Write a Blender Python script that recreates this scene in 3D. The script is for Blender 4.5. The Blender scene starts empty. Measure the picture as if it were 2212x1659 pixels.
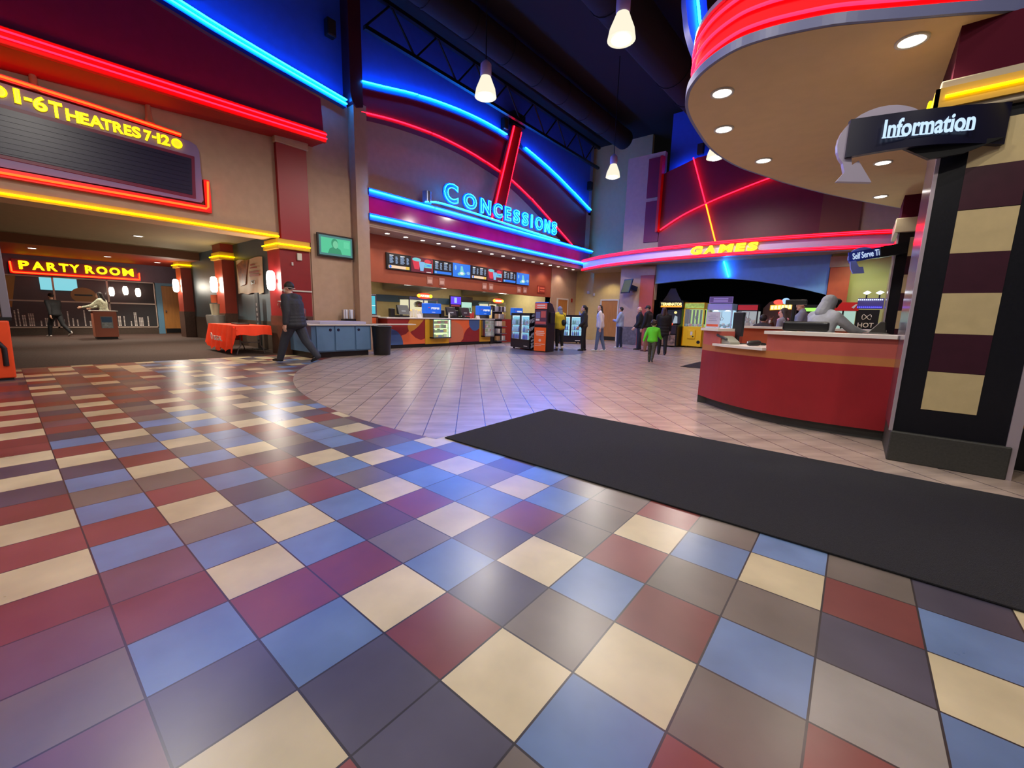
import bpy, math, random
from mathutils import Vector, Matrix
random.seed(11)
S = bpy.context.scene
C = S.collection
PI = math.pi
R = math.radians
T = 0.3048                      # one floor tile

# ---------------------------------------------------------------- camera
cam = bpy.data.cameras.new('camera')
cam.sensor_width = 36.0
cam.lens = 899.38 / 2212 * 36.0
cam.clip_start = 0.05
cam.clip_end = 200
camo = bpy.data.objects.new('camera', cam)
C.objects.link(camo)
CM = [[0.7723015, -0.1215242, 0.6235241, 0], [0.6347586, 0.1087853, -0.7650145, 0], [0.0251375, 0.9866092, 0.1611536, 1.1475712], [0, 0, 0, 1]]
camo.matrix_world = Matrix(CM)
S.camera = camo

# ---------------------------------------------------------------- world, exposure
W = bpy.data.worlds.new('world')
S.world = W
W.use_nodes = True
W.node_tree.nodes['Background'].inputs[0].default_value = (0.6, 0.56, 0.62, 1)
W.node_tree.nodes['Background'].inputs[1].default_value = 0.11
S.view_settings.view_transform = 'Standard'
S.view_settings.look = 'None'
S.view_settings.gamma = 1.0
S.view_settings.use_curve_mapping = False
S.view_settings.exposure = 0.0

# ---------------------------------------------------------------- large lights
def lamp_light(name, kind, loc, power, color=(1, 1, 1), size=0.2, rot=None, angle=150, blend=0.7):
    l = bpy.data.lights.new(name, kind)
    l.energy = power
    l.color = color
    if kind == 'SPOT':
        l.spot_size = R(angle)
        l.spot_blend = blend
        l.shadow_soft_size = size
    elif kind == 'POINT':
        l.shadow_soft_size = size
    elif kind == 'AREA':
        l.shape = 'RECTANGLE'
        l.size, l.size_y = size
    o = bpy.data.objects.new(name, l)
    C.objects.link(o)
    o.location = loc
    if rot:
        o.rotation_euler = rot
    return o

HB = 330
WARM = (1.0, 0.92, 0.82)
HIGHBAY = [(-3.75, 7.35), (-6.95, 7.35), (-7.05, 13.8), (-3.85, 13.95)]
for x, y in HIGHBAY + [(-3.75, 0.9), (-6.95, 0.9), (-0.5, 0.9), (-0.5, -4.0), (-3.75, -5.5), (2.6, 0.9)]:
    lamp_light('highbay_light', 'SPOT', (x, y, 5.72), HB * (1.0 if y > 5 else 0.76), WARM, 0.16, None, 174, 0.4)

# ---------------------------------------------------------------- materials
def lin(c):
    return tuple(((x / 255) / 12.92 if x / 255 <= 0.04045 else ((x / 255 + 0.055) / 1.055) ** 2.4) for x in c)

MATS = {}
def M(name, rgb, rough=0.55, metal=0.0, noise=0.0, scale=6.0, emit=0.0, ecol=None, spec=0.5, bump=0.0, bscale=60.0, alpha=1.0, trans=0.0, stretch=None):
    if name in MATS:
        return MATS[name]
    m = bpy.data.materials.new(name)
    m.use_nodes = True
    nt = m.node_tree
    b = nt.nodes['Principled BSDF']
    col = lin(rgb) + (1,)
    b.inputs['Base Color'].default_value = col
    b.inputs['Roughness'].default_value = rough
    b.inputs['Metallic'].default_value = metal
    b.inputs['Specular IOR Level'].default_value = spec
    if trans:
        b.inputs['Transmission Weight'].default_value = trans
        b.inputs['IOR'].default_value = 1.2
    if alpha < 1:
        b.inputs['Alpha'].default_value = alpha
    if emit:
        b.inputs['Emission Color'].default_value = (ecol if ecol else lin(rgb)) + (1,)
        b.inputs['Emission Strength'].default_value = emit
    if noise or bump:
        tc = nt.nodes.new('ShaderNodeTexCoord')
        src = tc.outputs['Object']
        if stretch:
            mp = nt.nodes.new('ShaderNodeMapping')
            mp.inputs['Scale'].default_value = stretch
            nt.links.new(src, mp.inputs[0])
            src = mp.outputs[0]
    if noise:
        n = nt.nodes.new('ShaderNodeTexNoise')
        n.inputs['Scale'].default_value = scale
        n.inputs['Detail'].default_value = 5
        nt.links.new(src, n.inputs['Vector'])
        rp = nt.nodes.new('ShaderNodeMapRange')
        rp.inputs['From Min'].default_value = 0.3
        rp.inputs['From Max'].default_value = 0.7
        rp.inputs['To Min'].default_value = 1 - noise
        rp.inputs['To Max'].default_value = 1 + noise
        nt.links.new(n.outputs['Fac'], rp.inputs['Value'])
        mx = nt.nodes.new('ShaderNodeMix')
        mx.data_type = 'RGBA'
        mx.blend_type = 'MULTIPLY'
        mx.inputs['Factor'].default_value = 1
        mx.inputs['A'].default_value = col
        nt.links.new(rp.outputs['Result'], mx.inputs['B'])
        nt.links.new(mx.outputs['Result'], b.inputs['Base Color'])
    if bump:
        n2 = nt.nodes.new('ShaderNodeTexNoise')
        n2.inputs['Scale'].default_value = bscale
        nt.links.new(src, n2.inputs['Vector'])
        bp = nt.nodes.new('ShaderNodeBump')
        bp.inputs['Strength'].default_value = bump
        bp.inputs['Distance'].default_value = 0.01
        nt.links.new(n2.outputs['Fac'], bp.inputs['Height'])
        nt.links.new(bp.outputs['Normal'], b.inputs['Normal'])
    MATS[name] = m
    return m

def glow(name, col, strength):
    if name in MATS:
        return MATS[name]
    m = bpy.data.materials.new(name)
    m.use_nodes = True
    b = m.node_tree.nodes['Principled BSDF']
    b.inputs['Base Color'].default_value = (0.02, 0.02, 0.02, 1)
    b.inputs['Emission Color'].default_value = tuple(col) + (1,)
    b.inputs['Emission Strength'].default_value = strength
    b.inputs['Specular IOR Level'].default_value = 0.12
    MATS[name] = m
    return m

NB = glow('neon_blue', (0.003, 0.22, 1.0), 62)
NR = glow('neon_red', (1.0, 0.004, 0.016), 12)
NO = glow('neon_orange', (1.0, 0.03, 0.004), 9)
NY = glow('neon_yellow', (1.0, 0.72, 0.0), 4.5)
WHT = glow('lamp_white', (1.0, 0.93, 0.80), 22)
DLT = glow('downlight_glow', (1.0, 0.92, 0.80), 9)
BEIGE = M('beige_wall', (176, 148, 124), 0.7, noise=0.05, bump=0.05)
TAN = M('tan_soffit', (214, 182, 138), 0.75, noise=0.03)
BLUEP = M('blue_wall', (44, 84, 190), 0.6, noise=0.05)
MAROON = M('maroon_paint', (112, 14, 44), 0.45, noise=0.06)
DMAROON = M('dark_maroon_paint', (60, 10, 30), 0.5)
REDP = M('red_paint', (196, 14, 22), 0.4)
CRED = M('column_red', (134, 20, 26), 0.5, noise=0.05)
BLKC = M('ceiling_black', (9, 9, 15), 0.9)
BLK = M('black_plastic', (16, 16, 18), 0.4)
BLKM = M('black_metal', (20, 20, 23), 0.35, 0.3)
WHITE = M('white_laminate', (222, 216, 206), 0.35)
WPAINT = M('white_paint', (205, 200, 192), 0.5)
CREAM = M('cream_tile', (206, 186, 138), 0.3, noise=0.06, scale=10)
GRAN = M('black_tile', (22, 22, 28), 0.25, noise=0.3, scale=120)
PLUM = M('plum_tile', (62, 26, 40), 0.3, noise=0.1, scale=12)
PLINTH = M('plinth_stone', (56, 56, 52), 0.55, noise=0.2, scale=60)
CHROME = M('brushed_metal', (170, 170, 178), 0.25, 1.0)
TRIMV = M('corner_trim', (196, 182, 190), 0.3, 0.4)
GLASS = M('glass', (235, 245, 245), 0.05, alpha=0.16)
DGLASS = M('dark_glass', (20, 20, 26), 0.06)
YPAINT = M('yellow_cap', (205, 160, 40), 0.5)
BCHAN = M('blue_channel', (14, 96, 214), 0.4)
WOOD = M('wood_door', (176, 116, 54), 0.5, noise=0.12, scale=3, stretch=(6, 6, 0.7))
# ---------------------------------------------------------------- mesh builder
class MB:
    def __init__(s):
        s.v = []; s.f = []; s.mi = []; s.sm = []
    def add(s, vs, fs, m=0, smooth=False):
        k = len(s.v)
        s.v += [tuple(p) for p in vs]
        for f in fs:
            s.f.append(tuple(i + k for i in f)); s.mi.append(m); s.sm.append(smooth)
        return s
    def box(s, x0, x1, y0, y1, z0, z1, m=0):
        x0, x1 = min(x0, x1), max(x0, x1); y0, y1 = min(y0, y1), max(y0, y1); z0, z1 = min(z0, z1), max(z0, z1)
        v = [(x0, y0, z0), (x1, y0, z0), (x1, y1, z0), (x0, y1, z0), (x0, y0, z1), (x1, y0, z1), (x1, y1, z1), (x0, y1, z1)]
        return s.add(v, [(0, 3, 2, 1), (4, 5, 6, 7), (0, 1, 5, 4), (1, 2, 6, 5), (2, 3, 7, 6), (3, 0, 4, 7)], m)
    def fbox(s, fr, u0, u1, v0, v1, w0, w1, m=0):
        """box in a frame fr=(origin, right, up, normal)"""
        o, r, u, n = fr
        v = [o + r * a + u * b + n * c for c in (w0, w1) for (a, b) in ((u0, v0), (u1, v0), (u1, v1), (u0, v1))]
        return s.add(v, [(0, 3, 2, 1), (4, 5, 6, 7), (0, 1, 5, 4), (1, 2, 6, 5), (2, 3, 7, 6), (3, 0, 4, 7)], m)
    def prism(s, pts, vec, m=0):
        """closed polygon of 3d points swept along vec"""
        n = len(pts); vec = Vector(vec)
        a = [Vector(p) for p in pts]; b = [p + vec for p in a]
        nrm = Vector((0, 0, 0))
        for i in range(n):
            nrm += a[i].cross(a[(i + 1) % n])
        fl = nrm.dot(vec) > 0
        fs = [tuple(range(n - 1, -1, -1)), tuple(range(n, 2 * n))] + [(i, (i + 1) % n, n + (i + 1) % n, n + i) for i in range(n)]
        if not fl:
            fs = [tuple(reversed(f)) for f in fs]
        return s.add(a + b, fs, m)
    def quad(s, a, b, c, d, m=0):
        return s.add([a, b, c, d], [(0, 1, 2, 3)], m)
    def strip(s, A, B, m=0, smooth=False):
        n = len(A)
        return s.add(list(A) + list(B), [(i, i + 1, n + i + 1, n + i) for i in range(n - 1)], m, smooth)
    def band(s, P, z0, z1, off, m=0):
        """wall band: plan polyline P, between z0 and z1 (numbers or lists), thickened by off (plan vector list or vector)"""
        n = len(P)
        Z0 = z0 if isinstance(z0, (list, tuple)) else [z0] * n
        Z1 = z1 if isinstance(z1, (list, tuple)) else [z1] * n
        O = off if isinstance(off, list) else [off] * n
        a = [Vector((p[0], p[1], z)) for p, z in zip(P, Z0)]; b = [Vector((p[0], p[1], z)) for p, z in zip(P, Z1)]
        a2 = [p + Vector((o[0], o[1], 0)) for p, o in zip(a, O)]; b2 = [p + Vector((o[0], o[1], 0)) for p, o in zip(b, O)]
        s.strip(a, b, m); s.strip(b, b2, m); s.strip(b2, a2, m); s.strip(a2, a, m)
        s.quad(a[0], b[0], b2[0], a2[0], m); s.quad(a[-1], a2[-1], b2[-1], b[-1], m)
        return s
    def cyl(s, p0, p1, r0, r1=None, n=14, m=0, smooth=True):
        p0, p1 = Vector(p0), Vector(p1); r1 = r0 if r1 is None else r1
        d = (p1 - p0).normalized()
        a = d.orthogonal().normalized(); b = d.cross(a)
        A = [p0 + (a * math.cos(t) + b * math.sin(t)) * r0 for t in [2 * PI * i / n for i in range(n)]]
        B = [p1 + (a * math.cos(t) + b * math.sin(t)) * r1 for t in [2 * PI * i / n for i in range(n)]]
        s.add(A + B, [(i, (i + 1) % n, n + (i + 1) % n, n + i) for i in range(n)], m, smooth)
        s.add(A, [tuple(range(n - 1, -1, -1))], m); s.add(B, [tuple(range(n))], m)
        return s
    def tube(s, pts, r, n=8, m=0, closed=False):
        P = [Vector(p) for p in pts]
        k = len(P); rings = []
        prev = None
        for i in range(k):
            if closed:
                d = (P[(i + 1) % k] - P[i - 1]).normalized()
            else:
                d = (P[min(i + 1, k - 1)] - P[max(i - 1, 0)]).normalized()
            a = d.orthogonal().normalized() if prev is None else (prev - d * prev.dot(d)).normalized()
            prev = a; b = d.cross(a)
            rings.append([P[i] + (a * math.cos(t) + b * math.sin(t)) * r for t in [2 * PI * j / n for j in range(n)]])
        vs = [p for g in rings for p in g]; fs = []
        for i in range(k if closed else k - 1):
            i2 = (i + 1) % k
            for j in range(n):
                fs.append((i * n + j, i * n + (j + 1) % n, i2 * n + (j + 1) % n, i2 * n + j))
        s.add(vs, fs, m, True)
        if not closed:
            s.add(rings[0], [tuple(range(n - 1, -1, -1))], m); s.add(rings[-1], [tuple(range(n))], m)
        return s
    def lathe(s, prof, c, n=20, m=0, axis=(0, 0, 1)):
        c = Vector(c); ax = Vector(axis).normalized(); a = ax.orthogonal().normalized(); b = ax.cross(a)
        k = len(prof); vs = []
        for r, h in prof:
            vs += [c + ax * h + (a * math.cos(2 * PI * j / n) + b * math.sin(2 * PI * j / n)) * max(r, 1e-4) for j in range(n)]
        fs = [(i * n + j, i * n + (j + 1) % n, (i + 1) * n + (j + 1) % n, (i + 1) * n + j) for i in range(k - 1) for j in range(n)]
        s.add(vs, fs, m, True)
        s.add(vs[:n], [tuple(range(n - 1, -1, -1))], m); s.add(vs[-n:], [tuple(range(n))], m)
        return s
    def ell(s, c, r, m=0, n=14, k=8, rot=None):
        c = Vector(c); vs = []
        for i in range(k + 1):
            ph = PI * i / k
            for j in range(n):
                p = Vector((math.sin(ph) * math.cos(2 * PI * j / n) * r[0], math.sin(ph) * math.sin(2 * PI * j / n) * r[1], math.cos(ph) * r[2]))
                if rot: p = rot @ p
                vs.append(c + p)
        fs = [(i * n + j, (i + 1) * n + j, (i + 1) * n + (j + 1) % n, i * n + (j + 1) % n) for i in range(k) for j in range(n)]
        return s.add(vs, fs, m, True)
    def cap(s, p0, r0, p1, r1, m=0, n=12, k=4):
        p0, p1 = Vector(p0), Vector(p1); d = p1 - p0; L = d.length; d = d / L if L > 1e-6 else Vector((0, 0, 1))
        prof = []
        for i in range(k + 1):
            t = PI / 2 * i / k
            prof.append((r0 * math.sin(t), -r0 * math.cos(t)))
        for i in range(k + 1):
            t = PI / 2 * i / k
            prof.append((r1 * math.cos(t), L + r1 * math.sin(t)))
        return s.lathe(prof, p0, n, m, d)
    def build(s, name, mats, parent=None, bevel=0.0):
        me = bpy.data.meshes.new(name)
        me.from_pydata(s.v, [], s.f)
        mats = mats if isinstance(mats, (list, tuple)) else [mats]
        for x in mats: me.materials.append(x)
        me.polygons.foreach_set('material_index', s.mi)
        me.polygons.foreach_set('use_smooth', s.sm)
        me.update()
        o = bpy.data.objects.new(name, me)
        C.objects.link(o)
        if parent: adopt(o, parent)
        if bevel:
            b = o.modifiers.new('bevel', 'BEVEL'); b.width = bevel; b.segments = 2; b.limit_method = 'ANGLE'
        return o

WM = {}
def world(o):
    return WM.get(o.name, Matrix.Identity(4))
def adopt(o, parent):
    """parent o (built in world coordinates) under parent"""
    o.parent = parent
    o.matrix_parent_inverse = world(parent).inverted()
def tag(o, label, cat, group=None):
    o['label'] = label; o['category'] = cat
    if group: o['group'] = group
    return o
def thing(name, label, cat, loc=(0, 0, 0), group=None, rz=0.0):
    o = bpy.data.objects.new(name, None)
    C.objects.link(o)
    o.location = loc; o.rotation_euler = (0, 0, rz); o.empty_display_size = 0.1
    WM[o.name] = Matrix.Translation(loc) @ Matrix.Rotation(rz, 4, 'Z')
    return tag(o, label, cat, group)
def struct(o):
    o['kind'] = 'structure'; return o
KIDS = {}
def copy_tree(o, dloc, label=None, parent=None):
    c = o.copy(); C.objects.link(c)
    if parent: c.parent = parent
    else:
        c.location = Vector(o.location) + Vector(dloc)
        if label: c['label'] = label
        WM[c.name] = Matrix.Translation(dloc) @ world(o)
    for ch in list(o.children):
        copy_tree(ch, None, None, c)
    return c
def frame(origin, right, up=(0, 0, 1)):
    r = Vector(right).normalized(); u = Vector(up).normalized(); n = r.cross(u).normalized()
    return (Vector(origin), r, u, n)

TXT = {}
def text_mesh(s, extrude, outline, offset):
    key = (s, extrude, outline, offset)
    if key in TXT: return TXT[key]
    cu = bpy.data.curves.new('t', 'FONT'); cu.body = s; cu.size = 1.0
    cu.resolution_u = 4
    cu.offset = offset
    if outline:
        cu.fill_mode = 'NONE'; cu.bevel_depth = outline; cu.bevel_resolution = 1; cu.extrude = 0
    else:
        cu.extrude = extrude
    o = bpy.data.objects.new('t', cu); C.objects.link(o)
    dg = bpy.context.evaluated_depsgraph_get()
    me = bpy.data.meshes.new_from_object(o.evaluated_get(dg))
    vs = [v.co.copy() for v in me.vertices]; fs = [tuple(p.vertices) for p in me.polygons]
    bpy.data.objects.remove(o); bpy.data.curves.remove(cu); bpy.data.meshes.remove(me)
    TXT[key] = (vs, fs)
    return TXT[key]
def put_text(mb, s, fr, u0, u1, v0, v1, w=0.0, depth=0.01, outline=0, offset=0.0, m=0, pad=0.0, slant=0.0):
    vs, fs = text_mesh(s, 0.05, outline, offset)
    if not vs: return mb
    x0 = min(v.x for v in vs); x1 = max(v.x for v in vs); y0 = min(v.y for v in vs); y1 = max(v.y for v in vs)
    zz = max(abs(v.z) for v in vs) or 1
    o, r, u, n = fr
    out = []
    for v in vs:
        a = (v.x - x0) / max(x1 - x0, 1e-6); b = (v.y - y0) / max(y1 - y0, 1e-6)
        out.append(o + r * (u0 + (u1 - u0) * a + slant * b) + u * (v0 + (v1 - v0) * b) + n * (w + (v.z / zz) * depth))
    return mb.add(out, fs, m, bool(outline))
def remesh(mb, name, voxel, mat, parent=None, it=5):
    me = bpy.data.meshes.new('tmp'); me.from_pydata(mb.v, [], mb.f); me.update()
    o = bpy.data.objects.new('tmp', me); C.objects.link(o)
    r = o.modifiers.new('r', 'REMESH'); r.mode = 'VOXEL'; r.voxel_size = voxel
    sm = o.modifiers.new('s', 'SMOOTH'); sm.factor = 0.5; sm.iterations = it
    dg = bpy.context.evaluated_depsgraph_get()
    m2 = bpy.data.meshes.new_from_object(o.evaluated_get(dg))
    bpy.data.objects.remove(o); bpy.data.meshes.remove(me)
    m2.name = name
    m2.materials.clear(); m2.materials.append(mat)
    m2.polygons.foreach_set('use_smooth', [True] * len(m2.polygons))
    o2 = bpy.data.objects.new(name, m2); C.objects.link(o2)
    if parent: adopt(o2, parent)
    return o2
def spline(P, k=6):
    """Catmull-Rom through tuples"""
    P = [Vector(p) for p in P]; out = []
    for i in range(len(P) - 1):
        a = P[max(i - 1, 0)]; b = P[i]; c = P[i + 1]; d = P[min(i + 2, len(P) - 1)]
        for j in range(k):
            t = j / k
            out.append(0.5 * ((2 * b) + (c - a) * t + (2 * a - 5 * b + 4 * c - d) * t * t + (3 * b - a - 3 * c + d) * t ** 3))
    out.append(P[-1])
    return out
# ---------------------------------------------------------------- floor
TILES = [[5, 1, 0, 5, 2, 0, 4, 4, 4, 1, 4, 2, 5, 5, 3, 5, 2, 4, 2, 4, 3, 3, 2, 2, 3, 5, 3, 4, 4, 5, 3, 4, 5, 5, 3, 4, 3, 4, 3, 3, 4, 5, 0, 5, 3, 0, 5, 4, 3, 0],
    [3, 4, 3, 5, 4, 5, 0, 2, 5, 1, 5, 5, 1, 4, 4, 4, 4, 3, 5, 4, 5, 5, 4, 4, 3, 5, 4, 3, 3, 4, 3, 5, 2, 5, 1, 3, 4, 3, 5, 2, 5, 2, 4, 2, 0, 1, 3, 2, 5, 5],
    [5, 0, 0, 5, 0, 1, 5, 4, 4, 2, 5, 5, 4, 4, 5, 1, 3, 5, 3, 5, 5, 4, 5, 2, 2, 2, 2, 5, 4, 1, 5, 4, 5, 1, 5, 5, 3, 4, 5, 3, 4, 1, 0, 4, 1, 4, 2, 3, 3, 2],
    [3, 2, 5, 4, 4, 4, 0, 4, 5, 5, 5, 2, 4, 3, 2, 4, 4, 2, 4, 1, 3, 1, 3, 4, 2, 4, 3, 5, 5, 3, 3, 4, 5, 4, 1, 3, 2, 4, 5, 4, 3, 1, 2, 5, 0, 0, 3, 2, 5, 1],
    [1, 0, 2, 2, 4, 4, 4, 3, 2, 5, 5, 5, 3, 1, 4, 3, 3, 5, 3, 5, 5, 3, 5, 4, 3, 2, 1, 4, 1, 3, 2, 5, 4, 3, 5, 4, 5, 1, 2, 1, 5, 4, 1, 2, 1, 4, 4, 4, 3, 0],
    [0, 0, 2, 0, 3, 4, 0, 3, 2, 5, 3, 5, 1, 4, 3, 3, 3, 2, 4, 1, 4, 3, 4, 2, 4, 3, 5, 3, 5, 3, 5, 3, 4, 5, 4, 5, 5, 4, 2, 3, 4, 4, 4, 1, 1, 3, 5, 0, 0, 2],
    [4, 4, 2, 1, 4, 5, 3, 5, 4, 3, 3, 2, 4, 5, 3, 3, 3, 2, 5, 4, 5, 2, 4, 2, 5, 3, 5, 2, 2, 3, 3, 1, 4, 3, 3, 4, 3, 2, 2, 4, 3, 1, 0, 0, 1, 3, 3, 4, 4, 0],
    [2, 2, 1, 0, 3, 5, 2, 2, 1, 3, 2, 4, 2, 5, 1, 4, 4, 3, 4, 2, 2, 2, 3, 3, 2, 1, 5, 1, 5, 1, 3, 5, 4, 5, 3, 4, 5, 4, 3, 4, 4, 2, 3, 4, 0, 2, 3, 0, 3, 0],
    [4, 0, 0, 0, 3, 0, 0, 5, 1, 5, 3, 4, 2, 3, 4, 4, 5, 5, 3, 5, 5, 3, 4, 4, 2, 1, 5, 4, 4, 4, 4, 3, 5, 2, 4, 3, 3, 3, 2, 2, 2, 4, 0, 0, 4, 1, 0, 2, 5, 0],
    [4, 0, 2, 5, 5, 3, 1, 5, 5, 1, 3, 2, 5, 5, 3, 1, 3, 4, 5, 4, 4, 4, 3, 1, 5, 1, 5, 4, 2, 4, 4, 4, 5, 5, 1, 4, 5, 5, 3, 5, 4, 2, 1, 3, 4, 0, 5, 2, 2, 5],
    [1, 5, 4, 0, 0, 2, 0, 1, 5, 0, 3, 3, 3, 4, 5, 3, 1, 3, 3, 3, 3, 4, 4, 3, 1, 5, 5, 4, 4, 5, 4, 4, 3, 5, 2, 5, 3, 3, 3, 3, 3, 2, 1, 0, 3, 4, 0, 4, 1, 5],
    [3, 4, 0, 4, 5, 0, 5, 0, 4, 5, 1, 3, 5, 1, 3, 4, 5, 5, 1, 1, 3, 5, 4, 5, 3, 1, 2, 3, 5, 3, 3, 1, 5, 3, 3, 1, 1, 2, 4, 2, 2, 4, 5, 4, 1, 3, 1, 4, 3, 0],
    [5, 0, 0, 0, 0, 0, 0, 3, 3, 4, 3, 2, 1, 2, 0, 2, 5, 4, 2, 3, 1, 4, 2, 3, 4, 4, 5, 1, 5, 5, 1, 1, 1, 5, 4, 4, 2, 1, 4, 3, 5, 2, 5, 1, 3, 0, 5, 3, 1, 1],
    [4, 1, 2, 4, 3, 0, 0, 1, 3, 5, 0, 5, 0, 3, 5, 2, 2, 4, 4, 4, 5, 4, 4, 1, 3, 5, 2, 5, 1, 5, 3, 5, 3, 3, 5, 2, 3, 5, 2, 5, 5, 3, 4, 0, 2, 5, 3, 2, 0, 3],
    [0, 1, 0, 0, 4, 0, 3, 5, 0, 4, 2, 4, 4, 2, 4, 5, 0, 4, 2, 5, 4, 1, 4, 5, 5, 4, 4, 2, 2, 4, 3, 3, 5, 4, 3, 5, 4, 5, 3, 4, 4, 4, 5, 4, 0, 2, 4, 5, 0, 2],
    [2, 5, 4, 3, 5, 3, 2, 4, 4, 3, 3, 3, 3, 0, 4, 5, 3, 1, 5, 0, 5, 2, 5, 1, 2, 0, 3, 4, 2, 3, 0, 5, 1, 4, 1, 5, 5, 2, 5, 1, 5, 4, 0, 5, 4, 3, 0, 4, 3, 4],
    [3, 5, 1, 5, 2, 1, 0, 5, 3, 0, 3, 0, 4, 4, 5, 1, 1, 0, 5, 4, 3, 5, 1, 0, 4, 2, 5, 0, 2, 5, 1, 2, 0, 5, 0, 1, 5, 0, 1, 0, 2, 1, 3, 3, 3, 5, 3, 5, 0, 5],
    [4, 1, 0, 4, 1, 4, 0, 3, 1, 4, 4, 3, 5, 5, 0, 4, 1, 5, 3, 0, 5, 0, 5, 1, 1, 0, 1, 1, 1, 4, 0, 4, 1, 1, 1, 2, 5, 2, 5, 5, 4, 0, 4, 4, 2, 1, 1, 4, 4, 0],
    [0, 3, 2, 2, 0, 0, 0, 0, 2, 2, 0, 2, 5, 3, 3, 2, 0, 2, 2, 5, 3, 5, 3, 5, 0, 2, 3, 5, 4, 0, 1, 5, 0, 2, 0, 4, 0, 1, 2, 1, 6, 1, 3, 5, 1, 5, 1, 3, 2, 4],
    [2, 3, 3, 0, 0, 5, 4, 2, 2, 4, 2, 4, 5, 3, 0, 2, 3, 2, 0, 2, 0, 1, 0, 1, 2, 1, 1, 0, 3, 2, 3, 2, 1, 3, 5, 1, 4, 5, 0, 5, 2, 3, 5, 2, 0, 0, 0, 5, 5, 5],
    [0, 3, 0, 2, 3, 2, 2, 5, 0, 2, 2, 0, 4, 2, 3, 2, 4, 2, 4, 5, 3, 5, 1, 5, 1, 0, 5, 1, 3, 1, 4, 1, 0, 1, 2, 0, 2, 0, 1, 2, 4, 4, 0, 4, 4, 0, 5, 2, 0, 5],
    [0, 2, 2, 0, 0, 2, 0, 3, 2, 2, 2, 5, 4, 3, 3, 0, 2, 0, 2, 0, 2, 0, 2, 0, 5, 1, 2, 0, 5, 2, 0, 5, 1, 0, 2, 1, 4, 4, 5, 5, 2, 5, 5, 4, 4, 4, 5, 2, 5, 0],
    [0, 0, 5, 3, 3, 2, 0, 4, 0, 2, 4, 0, 2, 0, 3, 3, 2, 5, 4, 2, 3, 2, 4, 1, 2, 0, 4, 1, 5, 1, 2, 1, 3, 2, 1, 4, 0, 2, 4, 4, 1, 3, 0, 3, 5, 3, 0, 3, 0, 4],
    [0, 2, 5, 0, 2, 0, 0, 4, 5, 4, 2, 2, 4, 3, 2, 0, 2, 0, 2, 0, 2, 0, 2, 2, 0, 4, 0, 4, 2, 0, 2, 0, 2, 3, 5, 3, 4, 1, 5, 3, 4, 3, 0, 2, 0, 5, 0, 1, 3, 4],
    [0, 4, 3, 4, 4, 3, 2, 5, 0, 2, 0, 2, 2, 0, 0, 2, 0, 2, 0, 0, 3, 3, 0, 5, 0, 0, 3, 0, 0, 2, 5, 3, 5, 1, 4, 1, 1, 5, 5, 5, 1, 5, 5, 0, 1, 5, 0, 1, 0, 4],
    [3, 4, 2, 0, 3, 5, 5, 2, 3, 0, 0, 0, 0, 0, 2, 0, 5, 2, 5, 3, 0, 0, 4, 3, 0, 0, 3, 2, 2, 5, 3, 3, 1, 0, 0, 4, 4, 0, 2, 5, 3, 2, 1, 0, 0, 3, 4, 5, 4, 5],
    [2, 2, 0, 3, 5, 0, 4, 3, 2, 2, 0, 2, 5, 3, 5, 0, 3, 5, 0, 2, 5, 4, 4, 1, 3, 3, 0, 5, 4, 4, 5, 2, 2, 1, 0, 0, 3, 3, 4, 4, 5, 0, 3, 4, 4, 4, 5, 4, 3, 5],
    [2, 2, 3, 4, 2, 0, 2, 5, 3, 5, 5, 0, 3, 0, 5, 0, 2, 2, 2, 3, 1, 4, 1, 2, 0, 3, 5, 4, 5, 0, 4, 0, 0, 3, 4, 1, 5, 0, 0, 1, 0, 0, 4, 3, 1, 0, 1, 2, 0, 0],
    [4, 0, 0, 3, 5, 0, 2, 0, 2, 3, 2, 4, 2, 0, 2, 0, 3, 2, 4, 3, 4, 5, 4, 0, 2, 3, 5, 2, 4, 0, 5, 3, 2, 0, 4, 2, 3, 2, 5, 3, 3, 5, 4, 2, 0, 4, 3, 4, 0, 5]]
TI0, TJ0 = -37, -20
TCOL = [(200, 187, 150), (102, 128, 168), (124, 64, 62), (106, 76, 84), (78, 75, 90), (114, 105, 97), (150, 146, 138)]   # cream, blue, maroon, plum, slate, grey, pale grey
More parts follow.
